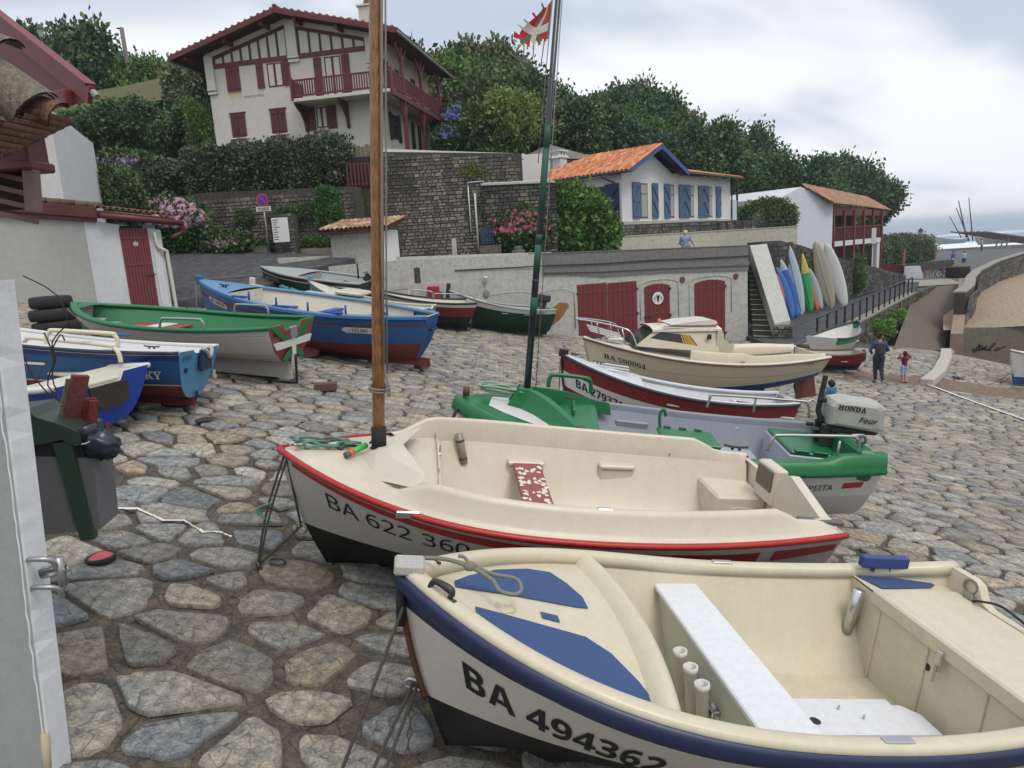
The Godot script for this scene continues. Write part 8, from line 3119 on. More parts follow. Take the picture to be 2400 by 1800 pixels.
	var wi := thing("wall_ivy","green climber on the dark wall behind the surfboards","ivy",V(22.5,-2.9,-44.6),0.0)
	foliage(wi,"foliage",Vector3.ZERO,V(0.45,1.1,0.3),150,0.24,fresh,91,0.6)
	var vi := thing("vine","leafy vine spilling over the wall left of the white gabled house","ivy",V(18.6,1.1,-50.0))
	foliage(vi,"foliage",Vector3.ZERO,V(2.2,1.2,0.7),520,0.34,fresh,92,0.3)
	var hd := thing("hedge","rounded pale green hedge behind the street lamp on the promenade","hedge",V(40.3,-2.5,-71.0))
	for k in 4:
		foliage(hd,"foliage",V(-3.6 + 2.5 * k,-0.15 + 0.1 * k - 0.06 * k * k,-1.6 * k),V(2.0,1.7,1.5),700,0.36,[Color(0.085,0.115,0.05),Color(0.12,0.14,0.08),Color(0.06,0.09,0.035)],93 + k,0.55)
	var lw := mb()
	box(lw,V(41.5,-4.3,-69.4),V(9.0,1.1,0.5),Basis(Vector3.UP,0.45))
	tag(obj("low_wall",lw,M("wall_core")),"low stone wall under the rounded hedge on the promenade","wall")
# ---------------------------------------------------------------- promenade,boards,small things

func surfboard(called: String,label: String,a: Vector3,b: Vector3,w: float,parts: Array,face := V(-0.45,0.2,0.87),stripe: Material = null):
	var o := thing(called,label,"surfboard",Vector3.ZERO,0.0,"surfboards leaning on the dark stone wall")
	var y := (b - a).normalized()
	var x := y.cross(face).normalized()
	var z := x.cross(y)
	var l := (b - a).length()
	var n := 22
	for p in parts:
		var st := mb(true)
		var rows := []
		for i in n + 1:
			var t := lerpf(p[1],p[2],float(i) / n)
			var k := pow(sin(PI * clampf(lerpf(0.04,0.985,t),0,1)),0.55) * w * 0.5
			if i == 0 and p[1] <= 0.0 or i == n and p[2] >= 1.0:
				k = 0.012
			var c := a + y * l * t + z * (0.10 + 0.25 * t * t)
			var r := PV()
			for j in 12:
				var an := TAU * j / 12
				r.append(c + x * cos(an) * k + z * sin(an) * minf(0.065,k * 0.5))
			rows.append(r)
		grid(st,rows,true)
		obj(p[3],st,p[0],o)
	if stripe:
		ptube(o,"stringer",stripe,[a + y * l * 0.06 + z * 0.166,a + y * l * 0.5 + z * 0.23,a + y * l * 0.95 + z * 0.39],0.014,5)

func bicycle(label: String,at: Vector3,turn: float,s: float):
	var o := thing("bicycle",label,"bicycle",at,turn,"")
	for x in [-0.48,0.48]:
		var w := mb(true)
		var ring := []
		for i in 19:
			ring.append(V(x + 0.31 * cos(TAU * i / 18),0.33 + 0.31 * sin(TAU * i / 18),0) * s)
		tube(w,ring,0.03 * s,6,false)
		for k in 5:
			var d := V(cos(k * 0.628),sin(k * 0.628),0) * 0.30
			tube(w,[(V(x,0.33,0) - d) * s,(V(x,0.33,0) + d) * s],0.006 * s,4,false)
		obj("wheel",w,mats.rubber,o)
	var f := mb(true)
	for q in [[V(-0.48,0.33,0),V(-0.12,0.32,0)],[V(-0.12,0.32,0),V(-0.22,0.80,0)],[V(-0.20,0.70,0),V(0.32,0.72,0)],[V(-0.12,0.32,0),V(0.34,0.64,0)],[V(-0.48,0.33,0),V(-0.2,0.70,0)],[V(0.48,0.33,0),V(0.30,0.90,0)]]:
		tube(f,[q[0] * s,q[1] * s],0.028 * s,6)
	obj("frame",f,M("bike_red",0.32,0.03,0.04,0.4),o)
	var h := mb(true)
	tube(h,[V(0.30,0.98,-0.26) * s,V(0.29,0.93,0) * s,V(0.30,0.98,0.26) * s],0.02 * s,6)
	obj("handlebar",h,mats.ink,o)
	var sd := mb(true)
	ball(sd,V(-0.23,0.86,0) * s,V(0.14,0.04,0.08) * s,8)
	obj("saddle",sd,mats.ink,o)

func street_lamp(label: String,at: Vector3,h: float,mat: Material):
	var o := thing("street_lamp",label,"street lamp",at)
	var p := mb(true)
	lathe(p,[[0.16,0.0],[0.16,0.5],[0.09,0.7],[0.06,h * 0.5],[0.045,h - 0.5],[0.02,h - 0.45]],10)
	obj("pole",p,mat,o)
	var l := mb()
	lathe(l,[[0.10,h - 0.42],[0.24,h],[0.01,h]],4)
	obj("lantern",l,M("lantern_glass",0.35,0.37,0.36,0.3),o)
	var c := mb()
	lathe(c,[[0.32,h],[0.30,h + 0.04],[0.12,h + 0.24],[0.03,h + 0.30]],4)
	obj("cap",c,mat,o)

func build_far_right():
	var red := paint("house_red")
	var conc := M("concrete")
	var iron := M("lamp_iron",0.02,0.024,0.024,0.5)
	var A := V(20.3,0,-51.6)
	var g := thing("gabled_house","white gabled house with red timber porch above the surfboards","house",A,turn_of(A,V(25.6,0,-55.0)))
	slab(g,"wall",M("gable_pale",0.64,0.66,0.70,0.85,{"tex": "grime","scale": 0.4}),[0,-3,0,2.5,2.2,3.2,6.3,2.2,6.3,-3],9.0)
	var iv := g.transform.affine_inverse()
	tile_roof(g,"roof_tiles",iv * V(25.2,2.0,-54.1),iv * V(35.3,1.36,-64.6),iv * V(36.5,2.8,-71.0),iv * V(22.4,3.26,-53.0),0.26,0.42,31,[Color(0.32,0.16,0.095),Color(0.36,0.20,0.13),Color(0.27,0.14,0.09)],mats.soffit)
	var ch := mb()
	prism(ch,V2([-0.7,1.9,-0.2,2.6,0.3,2.6,0.0,1.9]),-1.0,-0.4)
	obj("chimney",ch,mats.gable_pale,g)
	var p := thing("timber_porch","dark red two storey timber porch of the white gabled house","porch",V(25.7,0,-55.2),turn_of(V(25.7,0,-55.2),V(34.0,0,-62.5)))
	pbox(p,"inner_wall",M("opening_dark"),V(0.0,-3.4,-2.2),V(9.2,1.3,-2.0),0.0)
	pbox(p,"pale_panel",M("gable_pale"),V(0.3,-0.3,-1.99),V(3.0,0.6,-1.95),0.0)
	pbox(p,"floor_band",M("gable_pale"),V(0,-1.35,-0.05),V(9.6,-0.95,0.05),0.0)
	slab(p,"eave_panel",red,[-0.1,1.05,10.6,0.9,10.6,1.25,-0.1,1.85],0.15)
	for i in 6:
		var x := 0.1 + i * 1.9
		pbox(p,"post",red,V(x - 0.13,-3.6,-0.11),V(x + 0.13,1.4,0.11),0.0)
	for i in 46:
		pbox(p,"baluster",red,V(0.2 + 0.2 * i,-0.9,0.0),V(0.29 + 0.2 * i,0.05,0.05),0.0)
	pbox(p,"handrail",red,V(0,0.05,-0.05),V(9.6,0.15,0.08),0.0)
	pbox(p,"lower_wall",M("gable_pale"),V(8.9,-4.2,-0.5),V(9.7,-1.2,0.0),0.0)
	var rs := thing("red_steps","dark red wooden steps with handrails at the end of the timber porch","steps",V(33.4,-4.5,-60.6),-0.55)
	for i in 5:
		pbox(rs,"step",paint("step_red",0.14,0.028,0.03,0.6),V(-1.5,0.0,-0.3 * i - 0.3),V(0.9,0.22 * (i + 1),-0.3 * i),0.0)
	for x in [-1.55,0.95]:
		var hr := mb()
		bar(hr,V(x,0.7,0.1),V(x,2.1,-1.6),0.12,0.9)
		obj("handrail",hr,mats.step_red,rs)
	var wb := mb()
	prism(wb,V2([-1.3,0,1.3,0,1.0,1.15,-0.9,1.15]),-0.25,0.25,Transform3D(Basis(Vector3.UP,-0.3),V(35.3,-4.75,-61.5)))
	tag(obj("white_stub_wall",wb,mats.gable_pale),"short white tapered wall beside the red steps","wall")
	var sg := mb()
	box(sg,V(28.6,-2.0,-54.6),V(0.08,3.4,0.08))
	box(sg,V(28.6,-0.7,-54.5),V(0.35,1.2,0.04))
	tag(obj("post_sign",sg,M("sign_grey",0.5,0.5,0.5,0.5)),"thin grey sign post in front of the timber porch","sign")
	street_lamp("dark street lamp before the rounded hedge on the promenade",V(40.2,-4.6,-68.0),3.9,iron)
	var st := [V(25.1,-3.86,-38.0),V(28.4,-3.88,-42.2),V(33.0,-3.95,-49.0),V(37.5,-3.9,-55.0),V(46.0,-3.85,-65.0),V(56.5,-3.8,-76.0),V(75,-3.8,-92)]
	for k in st.size() - 1:
		var names := ["nearest","second","third","fourth","fifth","farthest"]
		var w := wall_thing("sea_wall","%s stretch of the curved dark sea wall above the beach" % names[k],st[k] * V(1,0,1),st[k + 1] * V(1,0,1))
		var l: float = (st[k + 1] - st[k]).length()
		slab(w,"wall",M("wall_core"),[0,-7,l,-7,l,st[k + 1].y,0,st[k].y],0.5)
		var lo := func(x): return -6.2
		var yk: float = st[k].y
		stonework(w,0.0,l,lo,func(x): return yk - 0.08,0.24,-0.10,60 + k,[Color(0.27,0.25,0.215),Color(0.20,0.195,0.175),Color(0.33,0.30,0.25),Color(0.13,0.13,0.12)])
		slab(w,"coping",M("sea_coping",0.24,0.225,0.19,0.9),[0,yk,l,st[k + 1].y,l,st[k + 1].y + 0.09,0,yk + 0.09],0.62).position.z = 0.04
	var pw := thing("ramp_wall","pinkish concrete wall along right side of the ramp","wall",Vector3.ZERO)
	var pm := mb()
	var q := [V(22.75,-6.9,-35.4),V(28.6,-5.4,-44.0),V(34.6,-5.0,-53.2)]
	for k in 2:
		var h0 := [1.25,1.55,0.75]
		var a: Vector3 = q[k]
		var b: Vector3 = q[k + 1]
		var d := (b - a).normalized().cross(Vector3.UP) * 0.55
		var ua := V(0,h0[k],0)
		var ub := V(0,h0[k + 1],0)
		quad(pm,a,b,b + ub,a + ua)
		quad(pm,a + ua,b + ub,b + ub + d,a + ua + d)
		quad(pm,a + d,a + ua + d,b + ub + d,b + d)
		if k == 0:
			quad(pm,a,a + ua,a + ua + d,a + d)
	obj("wall",pm,M("pink_concrete",0.36,0.27,0.20,0.9,{"tex": "render","scale": 0.5,"bump": 0.5}),pw)
	var rt := wall_thing("retaining_wall","grey concrete wall holding the beach sand at right",V(23.7,0,-36.0),V(40.0,0,-38.6))
	slab(rt,"wall",M("stained_concrete",0.21,0.185,0.145,0.95,{"tex": "render","scale": 0.4,"bump": 0.8}),[0,-8.2,16.5,-9.5,16.5,-6.4,0,-5.5],0.5)
	var wd := mb()
	for k in 12:
		var r := RandomNumberGenerator.new()
		r.seed = k
		var c := V(23.2 + r.randf() * 1.6,-6.55,-34.6 - r.randf() * 0.6)
		bar(wd,c,c + V(r.randf_range(-0.5,0.5),r.randf_range(0.05,0.35),r.randf_range(-0.4,0.4)),0.10,0.08)
	tag(obj("driftwood",wd,M("bark",0.07,0.055,0.042,0.95,{"tex": "stone","scale": 1.5})),"small heap of driftwood at foot of the ramp wall","driftwood").set_meta("kind","stuff")
	var mk := M("far_mast",0.05,0.055,0.065,0.6)
	for m in [["tallest dark mast on the far quay",V(82.3,-3.5,-125),V(80.3,3.6,-125),0.13],["dark mast leaning beside the tallest on the far quay",V(82.4,-3.5,-124.6),V(79.7,2.4,-124.6),0.11],["upright dark mast right of the others on the far quay",V(83.3,-3.5,-125),V(82.1,4.0,-125),0.11],["shortest leftmost mast on the far quay",V(81.6,-3.5,-125),V(78.9,1.0,-125),0.10]]:
		var s := mb(true)
		tube(s,[m[1],m[2]],[m[3],m[3] * 0.6],6)
		tag(obj("mast",s,mk),m[0],"mast")
	for b in [["white boat hauled out on the far quay, nearer one",V(77.5,-4.1,-116),8.6],["white boat hauled out on the far quay, farther left",V(76.0,-3.9,-124),5.5]]:
		var sp := {"x": b[1].x,"y": b[1].y,"z": -b[1].z,"hd": 0.1,"trim": 0.0,"heel": 0.0,"L": b[2],"B": 2.2,"Hb": 1.5,"Hm": 0.9,"Hs": 1.1,"ws": 0.8,"pb": 2.3,"rake": 0.8,"kh": 0.1,"tm": 0.55}
		var hu := Hull.new(sp)
		var r := boat_root(sp,b[0])
		hull_bands(hu,r,[["hull",mats.white_paint,[1,1,1],5]],12)
		deck(hu,r,mats.white_paint,0.02,0.98,0.05)
	var tb := thing("timber_stack","long grey timbers stacked on trestles on the far quay","timber",V(73,-2.0,-109))
	for k in 6:
		var s := mb()
		bar(s,V(-2.6 + 0.7 * k,0.5 - 0.05 * k,-2 + 0.5 * k),V(8.5 + 0.7 * k,-2.1,0.5 * k),0.25,0.2)
		obj("beam",s,mats.grey_timber,tb)
	for x in [1.8,2.6,3.4]:
		var s := mb()
		bar(s,V(x,-2.4,2),V(x + 0.4,-1.0,2),0.15,0.15)
		obj("trestle",s,mats.grey_timber,tb)
	var qw := mb()
	bar(qw,V(66,-4.5,-112),V(112,-4.6,-112),1.0,0.7)
	tag(obj("quay_wall",qw,conc),"low grey quay wall at the far edge of the promenade","wall")
	bicycle("small red bicycle parked left on the promenade",V(37.2,-4.74,-61.6),0.1,0.95)
	bicycle("second red bicycle parked right of the first on the promenade",V(38.5,-4.74,-61.2),-0.15,1.0)
	var pl := mb(true)
	lathe(pl,[[0.75,0],[0.95,0.25],[0.88,0.9],[0.95,1.0],[0.8,1.0],[0.1,0.85]],12,Transform3D(Basis(),V(39.0,-4.8,-60.2)))
	tag(obj("stone_planter",pl,M("planter_stone",0.13,0.11,0.085,0.9,{"tex": "stone","scale": 1.5})),"squat dark stone planter beside the bicycles","planter")
	for k in 6:
		var w := mb()
		var a := V(40.2 + 1.0 * k,-4.75,-61.0 - 2.6 * k)
		box(w,a + V(0,0.38,0),V(1.5,0.07,0.5),Basis(Vector3.UP,0.7))
		for sx in [-0.6,0.6]:
			box(w,a + Basis(Vector3.UP,0.7) * V(sx,0.17,0),V(0.12,0.34,0.45),Basis(Vector3.UP,0.7))
		tag(obj("bench",w,M("bench_dark",0.06,0.07,0.10,0.7)),"dark bench by the sea wall, %s from the bicycles" % ["first","second","third","fourth","fifth","sixth"][k],"bench","benches along the sea wall")
	var F := {"pink": [0.50,0.09,0.14],"deep_blue": [0.02,0.12,0.42],"sea_blue": [0.03,0.16,0.46],"ice": [0.44,0.52,0.60],"yellow": [0.62,0.46,0.05],"lime": [0.02,0.33,0.08],"orange": [0.58,0.085,0.03],"pale": [0.42,0.46,0.46],"tan": [0.36,0.325,0.255],"foam_white": [0.60,0.61,0.60]}
	for k in F:
		M("board_" + k,F[k][0],F[k][1],F[k][2],0.35,{"tex": "grime","scale": 0.8})
	surfboard("surfboard","short pink surfboard, leftmost against the white stair wall",V(13.75,-4.35,-34.6),V(13.7,-2.1,-35.5),0.55,[[mats.board_pink,0,1,"board"]])
	surfboard("surfboard","deep blue surfboard next to the pink one",V(14.35,-4.35,-34.92),V(13.85,-1.8,-35.82),0.66,[[mats.board_sea_blue,0,1,"board"]],V(-0.4,0.2,0.88),mats.board_deep_blue)
	surfboard("surfboard","taller blue surfboard with pale nose, third from left",V(14.72,-4.35,-35.3),V(14.2,-1.4,-36.2),0.66,[[mats.board_deep_blue,0,0.8,"board"],[mats.board_ice,0.8,1,"nose"]])
	surfboard("surfboard","tall ice blue surfboard left of the yellow and green one",V(15.4,-4.35,-36.25),V(14.85,-0.5,-37.15),0.72,[[mats.board_ice,0,1,"board"]],V(-0.4,0.2,0.88),mats.board_deep_blue)
	surfboard("surfboard","tall surfboard with yellow upper and green lower half",V(16.45,-4.35,-37.6),V(16.0,-0.8,-38.5),0.72,[[mats.board_lime,0,0.57,"lower_half"],[mats.board_yellow,0.57,1,"upper_half"]],V(-0.4,0.2,0.88),mats.board_deep_blue)
	surfboard("surfboard","narrow orange red surfboard",V(16.85,-4.35,-37.6),V(16.45,-2.2,-38.5),0.34,[[mats.board_orange,0,1,"board"]])
	surfboard("surfboard","short pale grey surfboard between the orange and tan ones",V(17.45,-4.35,-38.5),V(17.0,-2.1,-39.2),0.5,[[mats.board_pale,0,1,"board"]])
	surfboard("paddle_board","big tan paddle board with dark handle",V(18.0,-4.35,-38.5),V(17.35,-0.62,-39.3),0.85,[[mats.board_tan,0,1,"board"]],V(-0.4,0.2,0.88),mats.board_pale)
	surfboard("paddle_board","big white paddle board, rightmost",V(18.95,-4.35,-38.9),V(18.15,-0.75,-39.7),0.80,[[mats.board_foam_white,0,1,"board"]])

func build_small_things():
	var b := thing("litter_bin","dark green and grey wall mounted litter bin at the left edge","bin",V(-2.75,-1.5,-4.05),0.12)
	var green := M("bin_green",0.032,0.058,0.042,0.5,{"tex": "grime","scale": 3.0})
	var grey := M("bin_grey",0.15,0.15,0.155,0.55,{"tex": "grime","scale": 3.0})
	var bk := mb()
	box2(bk,V(-0.24,0.0,-0.06),V(-0.17,0.70,0.16),0.02)
	obj("back_plate",bk,M("bin_black",0.022,0.022,0.024,0.55),b)
	var bd := mb()
	prism(bd,V2([-0.17,0.0,0.22,0.0,0.25,0.44,-0.19,0.50]),-0.13,0.13)
	obj("container",bd,grey,b)
	var bl := mb()
	prism(bl,V2([-0.19,0.50,0.20,0.44,0.21,0.60,-0.19,0.64]),-0.132,0.12)
	obj("liner_band",bl,mats.bin_black,b)
	for z in [0.135]:
		var sp := mb()
		prism(sp,V2([0.06,0.56,0.16,0.56,0.19,-0.05,0.11,-0.05]),z - 0.03,z + 0.02)
		obj("strap",sp,green,b)
	var hd := mb()
	prism(hd,V2([-0.22,0.53,-0.22,0.72,-0.19,0.76,-0.04,0.765,0.0,0.72,0.13,0.66,0.21,0.61,0.215,0.53,0.14,0.55,0.12,0.575]),-0.16,0.16)
	obj("hood",hd,green,b)
	var stk := mb()
	box(stk,V(0.115,0.535,0.137),V(0.06,0.022,0.003))
	obj("sticker",stk,M("sticker_red",0.45,0.09,0.10,0.5),b)
	var pk := thing("planks","three red painted planks sticking out of the litter bin","plank",V(-2.60,-0.98,-4.10))
	for q in [[V(-0.10,0,0.02),V(0.05,0.40,0.02),0.095,"plank_red_worn"],[V(0.0,0,-0.02),V(0.045,0.25,-0.04),0.07,"plank_red"],[V(0.05,0,0.03),V(0.085,0.24,0.0),0.05,"plank_red"]]:
		var s := mb()
		bar(s,q[0],q[1],q[2],0.03,0.004,V(0.8,0,0.6))
		obj("plank",s,M(q[3],0.28 if q[3] == "plank_red" else 0.36,0.035 if q[3] == "plank_red" else 0.10,0.03 if q[3] == "plank_red" else 0.09,0.75,{"tex": "stone","scale": 6.0}),pk)
	var rw := mb()
	bar(rw,V(-0.14,-0.02,0.03),V(0.02,0.38,0.035),0.09,0.012,0.0,V(0.8,0,0.6))
	obj("raw_side",rw,M("raw_wood",0.30,0.22,0.15,0.85,{"tex": "wood","scale": 4.0}),pk)
	var bg := thing("bin_bag","crumpled dark blue bin bag hanging from side of the litter bin","bag",V(-2.47,-1.02,-4.0))
	var bm := mb(true)
	var nz := FastNoiseLite.new()
	nz.seed = 3
	nz.frequency = 5.0
	var rows := []
	for i in 15:
		var r := PV()
		var a := PI * i / 14
		for j in 18:
			var c := TAU * j / 18
			var d := V(sin(a) * cos(c),cos(a),sin(a) * sin(c))
			r.append(V(0.02,0,0) + d * V(0.10,0.09,0.09) * (1.0 + 0.45 * nz.get_noise_3dv(d)) + V(0.03 * d.y * -1,0.03,0))
		rows.append(r)
	grid(bm,rows,true)
	obj("bag",bm,M("bag_film",0.022,0.026,0.045,0.3),bg)
	ptube(bg,"tied_neck",mats.bag_film,[V(-0.05,0.07,0.0),V(-0.06,0.15,0)],[0.06,0.07],10)
	ptube(bg,"drawstring",mats.get("emblem_white"),curve([V(-0.10,0.055,0.07),V(-0.02,0.06,0.075),V(0.02,0.09,0.06)],4),0.005,5)
	var tw := thing("twigs","bare dark twigs standing behind the litter bin","branch",V(-2.95,-0.9,-4.4))
	for q in [[V(0.1,0,0),V(-0.10,0.28,0),V(-0.14,0.5,0)],[V(0.12,0,0),V(-0.02,0.22,0),V(0.06,0.38,0),V(0.06,0.50,0),V(0.20,0.62,0)],[V(0.16,0,0),V(0.02,0.22,0),V(0.05,0.4,0),V(0.02,0.56,0)],[V(-0.14,0.5,0),V(-0.22,0.66,0),V(-0.2,0.78,0)],[V(0.05,0.45,0),V(0.12,0.54,0),V(0.14,0.5,0)],[V(0.0,0.55,-0.3),V(-0.05,0.78,-0.3),V(-0.25,0.92,-0.3)]]:
		ptube(tw,"twig",M("twig",0.03,0.022,0.018,0.9),curve(q,3),0.0045,5)
	var nm := ["top","middle","bottom"]
	for k in 3:
		var t := mb(true)
		var r: float = [0.36,0.42,0.42][k]
		var prof := []
		for j in 13:
			var a := TAU * j / 12
			prof.append([r - 0.11 + 0.11 * signf(cos(a)) * pow(absf(cos(a)),0.6),0.115 * signf(sin(a)) * pow(absf(sin(a)),0.6)])
		lathe(t,prof,26,Transform3D(Basis(Vector3.BACK,0.02 * k),V(-8.62 + 0.02 * k,H(-8.62,13.3) + 0.12 + 0.235 * (2 - k),-13.3)))
		tag(obj("tyre",t,mats.rubber),"worn black tyre by the grey hut wall, %s of the stack" % nm[k],"tyre","stack of tyres by the hut")
	var cp := thing("red_disc","small red lid with black rim lying on the paving","lid",on_slip(-3.08,4.78,0.02))
	var c1 := mb(true)
	lathe(c1,[[0.10,0.0],[0.105,0.03],[0.09,0.04],[0.08,0.03]],20)
	obj("rim",c1,mats.rubber,cp)
	var c2 := mb(true)
	lathe(c2,[[0.08,0.03],[0.05,0.05],[0.001,0.055]],20)
	obj("lid",c2,M("lid_red",0.45,0.07,0.07,0.5),cp)
	var dr := mb(true)
	lathe(dr,[[0.13,0.03],[0.07,0.045],[0.05,0.02],[0.001,0.02]],14,Transform3D(Basis(),on_slip(-3.92,8.57,0.0)))
	tag(obj("drain_cover",dr,M("rusty_steel",0.075,0.045,0.03,0.7,{"metal": 0.3})),"small dark iron drain set in the paving near the blue boats","drain")
	for q in [[-0.9,7.2,0.13,"dark green seaweed tuft on the paving below the wooden mast"],[14.6,23.6,0.2,"dark seaweed clump on the wet sand, left one"],[15.9,24.2,0.2,"dark seaweed clump on the wet sand, right one"]]:
		var s := mb(true)
		for k in 7:
			var a := k * 0.9
			tube(s,curve([on_slip(q[0],q[1],0.02),on_slip(q[0] + cos(a) * q[2] * 0.5,q[1] + sin(a) * q[2] * 0.5,q[2] * 0.4),on_slip(q[0] + cos(a) * q[2],q[1] + sin(a) * q[2],0.03)],3),0.02,5)
		tag(obj("seaweed",s,M("seaweed",0.02,0.02,0.012,0.6)),q[3],"seaweed")
	for q in [[-3.05,11.2,0.35,"dark wedge of timber under the white clinker boat"],[-1.9,14.6,0.4,"dark timber block under stern of the large blue boat"],[2.9,8.2,0.35,"dark timber block behind stern of the masted boat"]]:
		var s := mb()
		box(s,on_slip(q[0],q[1],0.07),V(q[2],0.14,0.18),Basis(Vector3.UP,q[0]),0.015)
		tag(obj("timber_block",s,mats.get("weathered_post")),q[3],"block")
	var sg := thing("road_sign","round blue and red no parking sign with white plate beneath","sign",V(-9.0,0.40,-27.25))
	ptube(sg,"pole",M("galvanised"),[V(0,0,0),V(0,2.15,0)],0.03,8)
	for q in [[0.235,0.0,"ring",[0.42,0.03,0.04]],[0.175,0.006,"disc",[0.02,0.045,0.30]]]:
		var s := mb()
		lathe(s,[[0.001,0.02],[q[0],0.02],[q[0],0.0]],22,Transform3D(Basis(Vector3.RIGHT,PI / 2),V(0,1.98,0.03 + q[1])))
		obj(q[2],s,M("sign_" + q[2],q[3][0],q[3][1],q[3][2],0.5),sg)
	var sl := mb()
	bar(sl,V(-0.13,2.11,0.058),V(0.13,1.85,0.058),0.05,0.006,0.0,Vector3.BACK)
	obj("slash",sl,mats.sign_ring,sg)
	pbox(sg,"plate",M("plate_white",0.58,0.58,0.55,0.6),V(-0.28,1.56,0.03),V(0.28,1.73,0.045),0.004)
	for k in 2:
		var t := put("plate_text",letters(["SAUF SERVICES","ET LIVRAISON"][k],0.045),mats.ink,sg.get_node("plate"))
		t.position = V(0,1.675 - 0.065 * k,0.048)
	var nb := thing("notice_board","white printed notice board on a stone pier by the road","notice board",V(-8.5,0.78,-27.38),0.15)
	pbox(nb,"board",mats.emblem_white,V(-0.30,0,0),V(0.30,0.92,0.02),0.004)
	var rn := RandomNumberGenerator.new()
	rn.seed = 2
	for k in 9:
		pbox(nb,"printed_line",mats.ink,V(-0.26,0.82 - 0.09 * k,0.021),V(-0.22 + rn.randf_range(0.06,0.2),0.85 - 0.09 * k,0.023),0.0)
	var gt := thing("red_railing","red garden railing at right end of the hedge","railing",V(-6.05,2.85,-28.9))
	railing(gt,mats.house_red,V(0,0,0),V(1.0,0,-0.1),0.85,7,[0.08,1.0],0.03)
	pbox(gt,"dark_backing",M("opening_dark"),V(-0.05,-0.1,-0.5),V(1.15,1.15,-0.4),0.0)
	var bf := thing("board_fence","weathered board fence above the red railing","fence",V(-6.0,3.6,-30.2))
	for k in 6:
		pbox(bf,"board",M("raw_wood"),V(0.17 * k,0,0),V(0.155 + 0.17 * k,1.0 - 0.04 * (k % 3),0.03),0.0)
	var rl := thing("wooden_rail","low dark wooden rail across the grass slope","fence",Vector3.ZERO)
	for k in 5:
		var a := V(-29.4,10.9,-50.0).lerp(V(-22.5,10.95,-50.0),k / 4.0)
		ptube(rl,"post",mats.get("bark"),[a + V(0,-1,0),a + V(0,0.45,0)],0.07,5)
	ptube(rl,"rail",mats.bark,curve([V(-29.6,11.35,-49.9),V(-26.5,11.2,-49.9),V(-22.3,11.42,-49.9)],6),0.09,6)
	street_lamp("dark green street lamp on the hill at upper left",V(-26.8,10.2,-45.0),4.3,M("lamp_green",0.012,0.05,0.045,0.5))
	var po := mb(true)
	tube(po,[V(-29.2,12.0,-60.0),V(-29.3,19.1,-60.0)],0.17,8)
	tube(po,[V(-29.3,18.6,-60),V(-30.2,17.6,-60)],0.02,5)
	tag(obj("utility_pole",po,mats.grey_timber),"grey utility pole rising above the hill at left","pole")
# ---------------------------------------------------------------- people

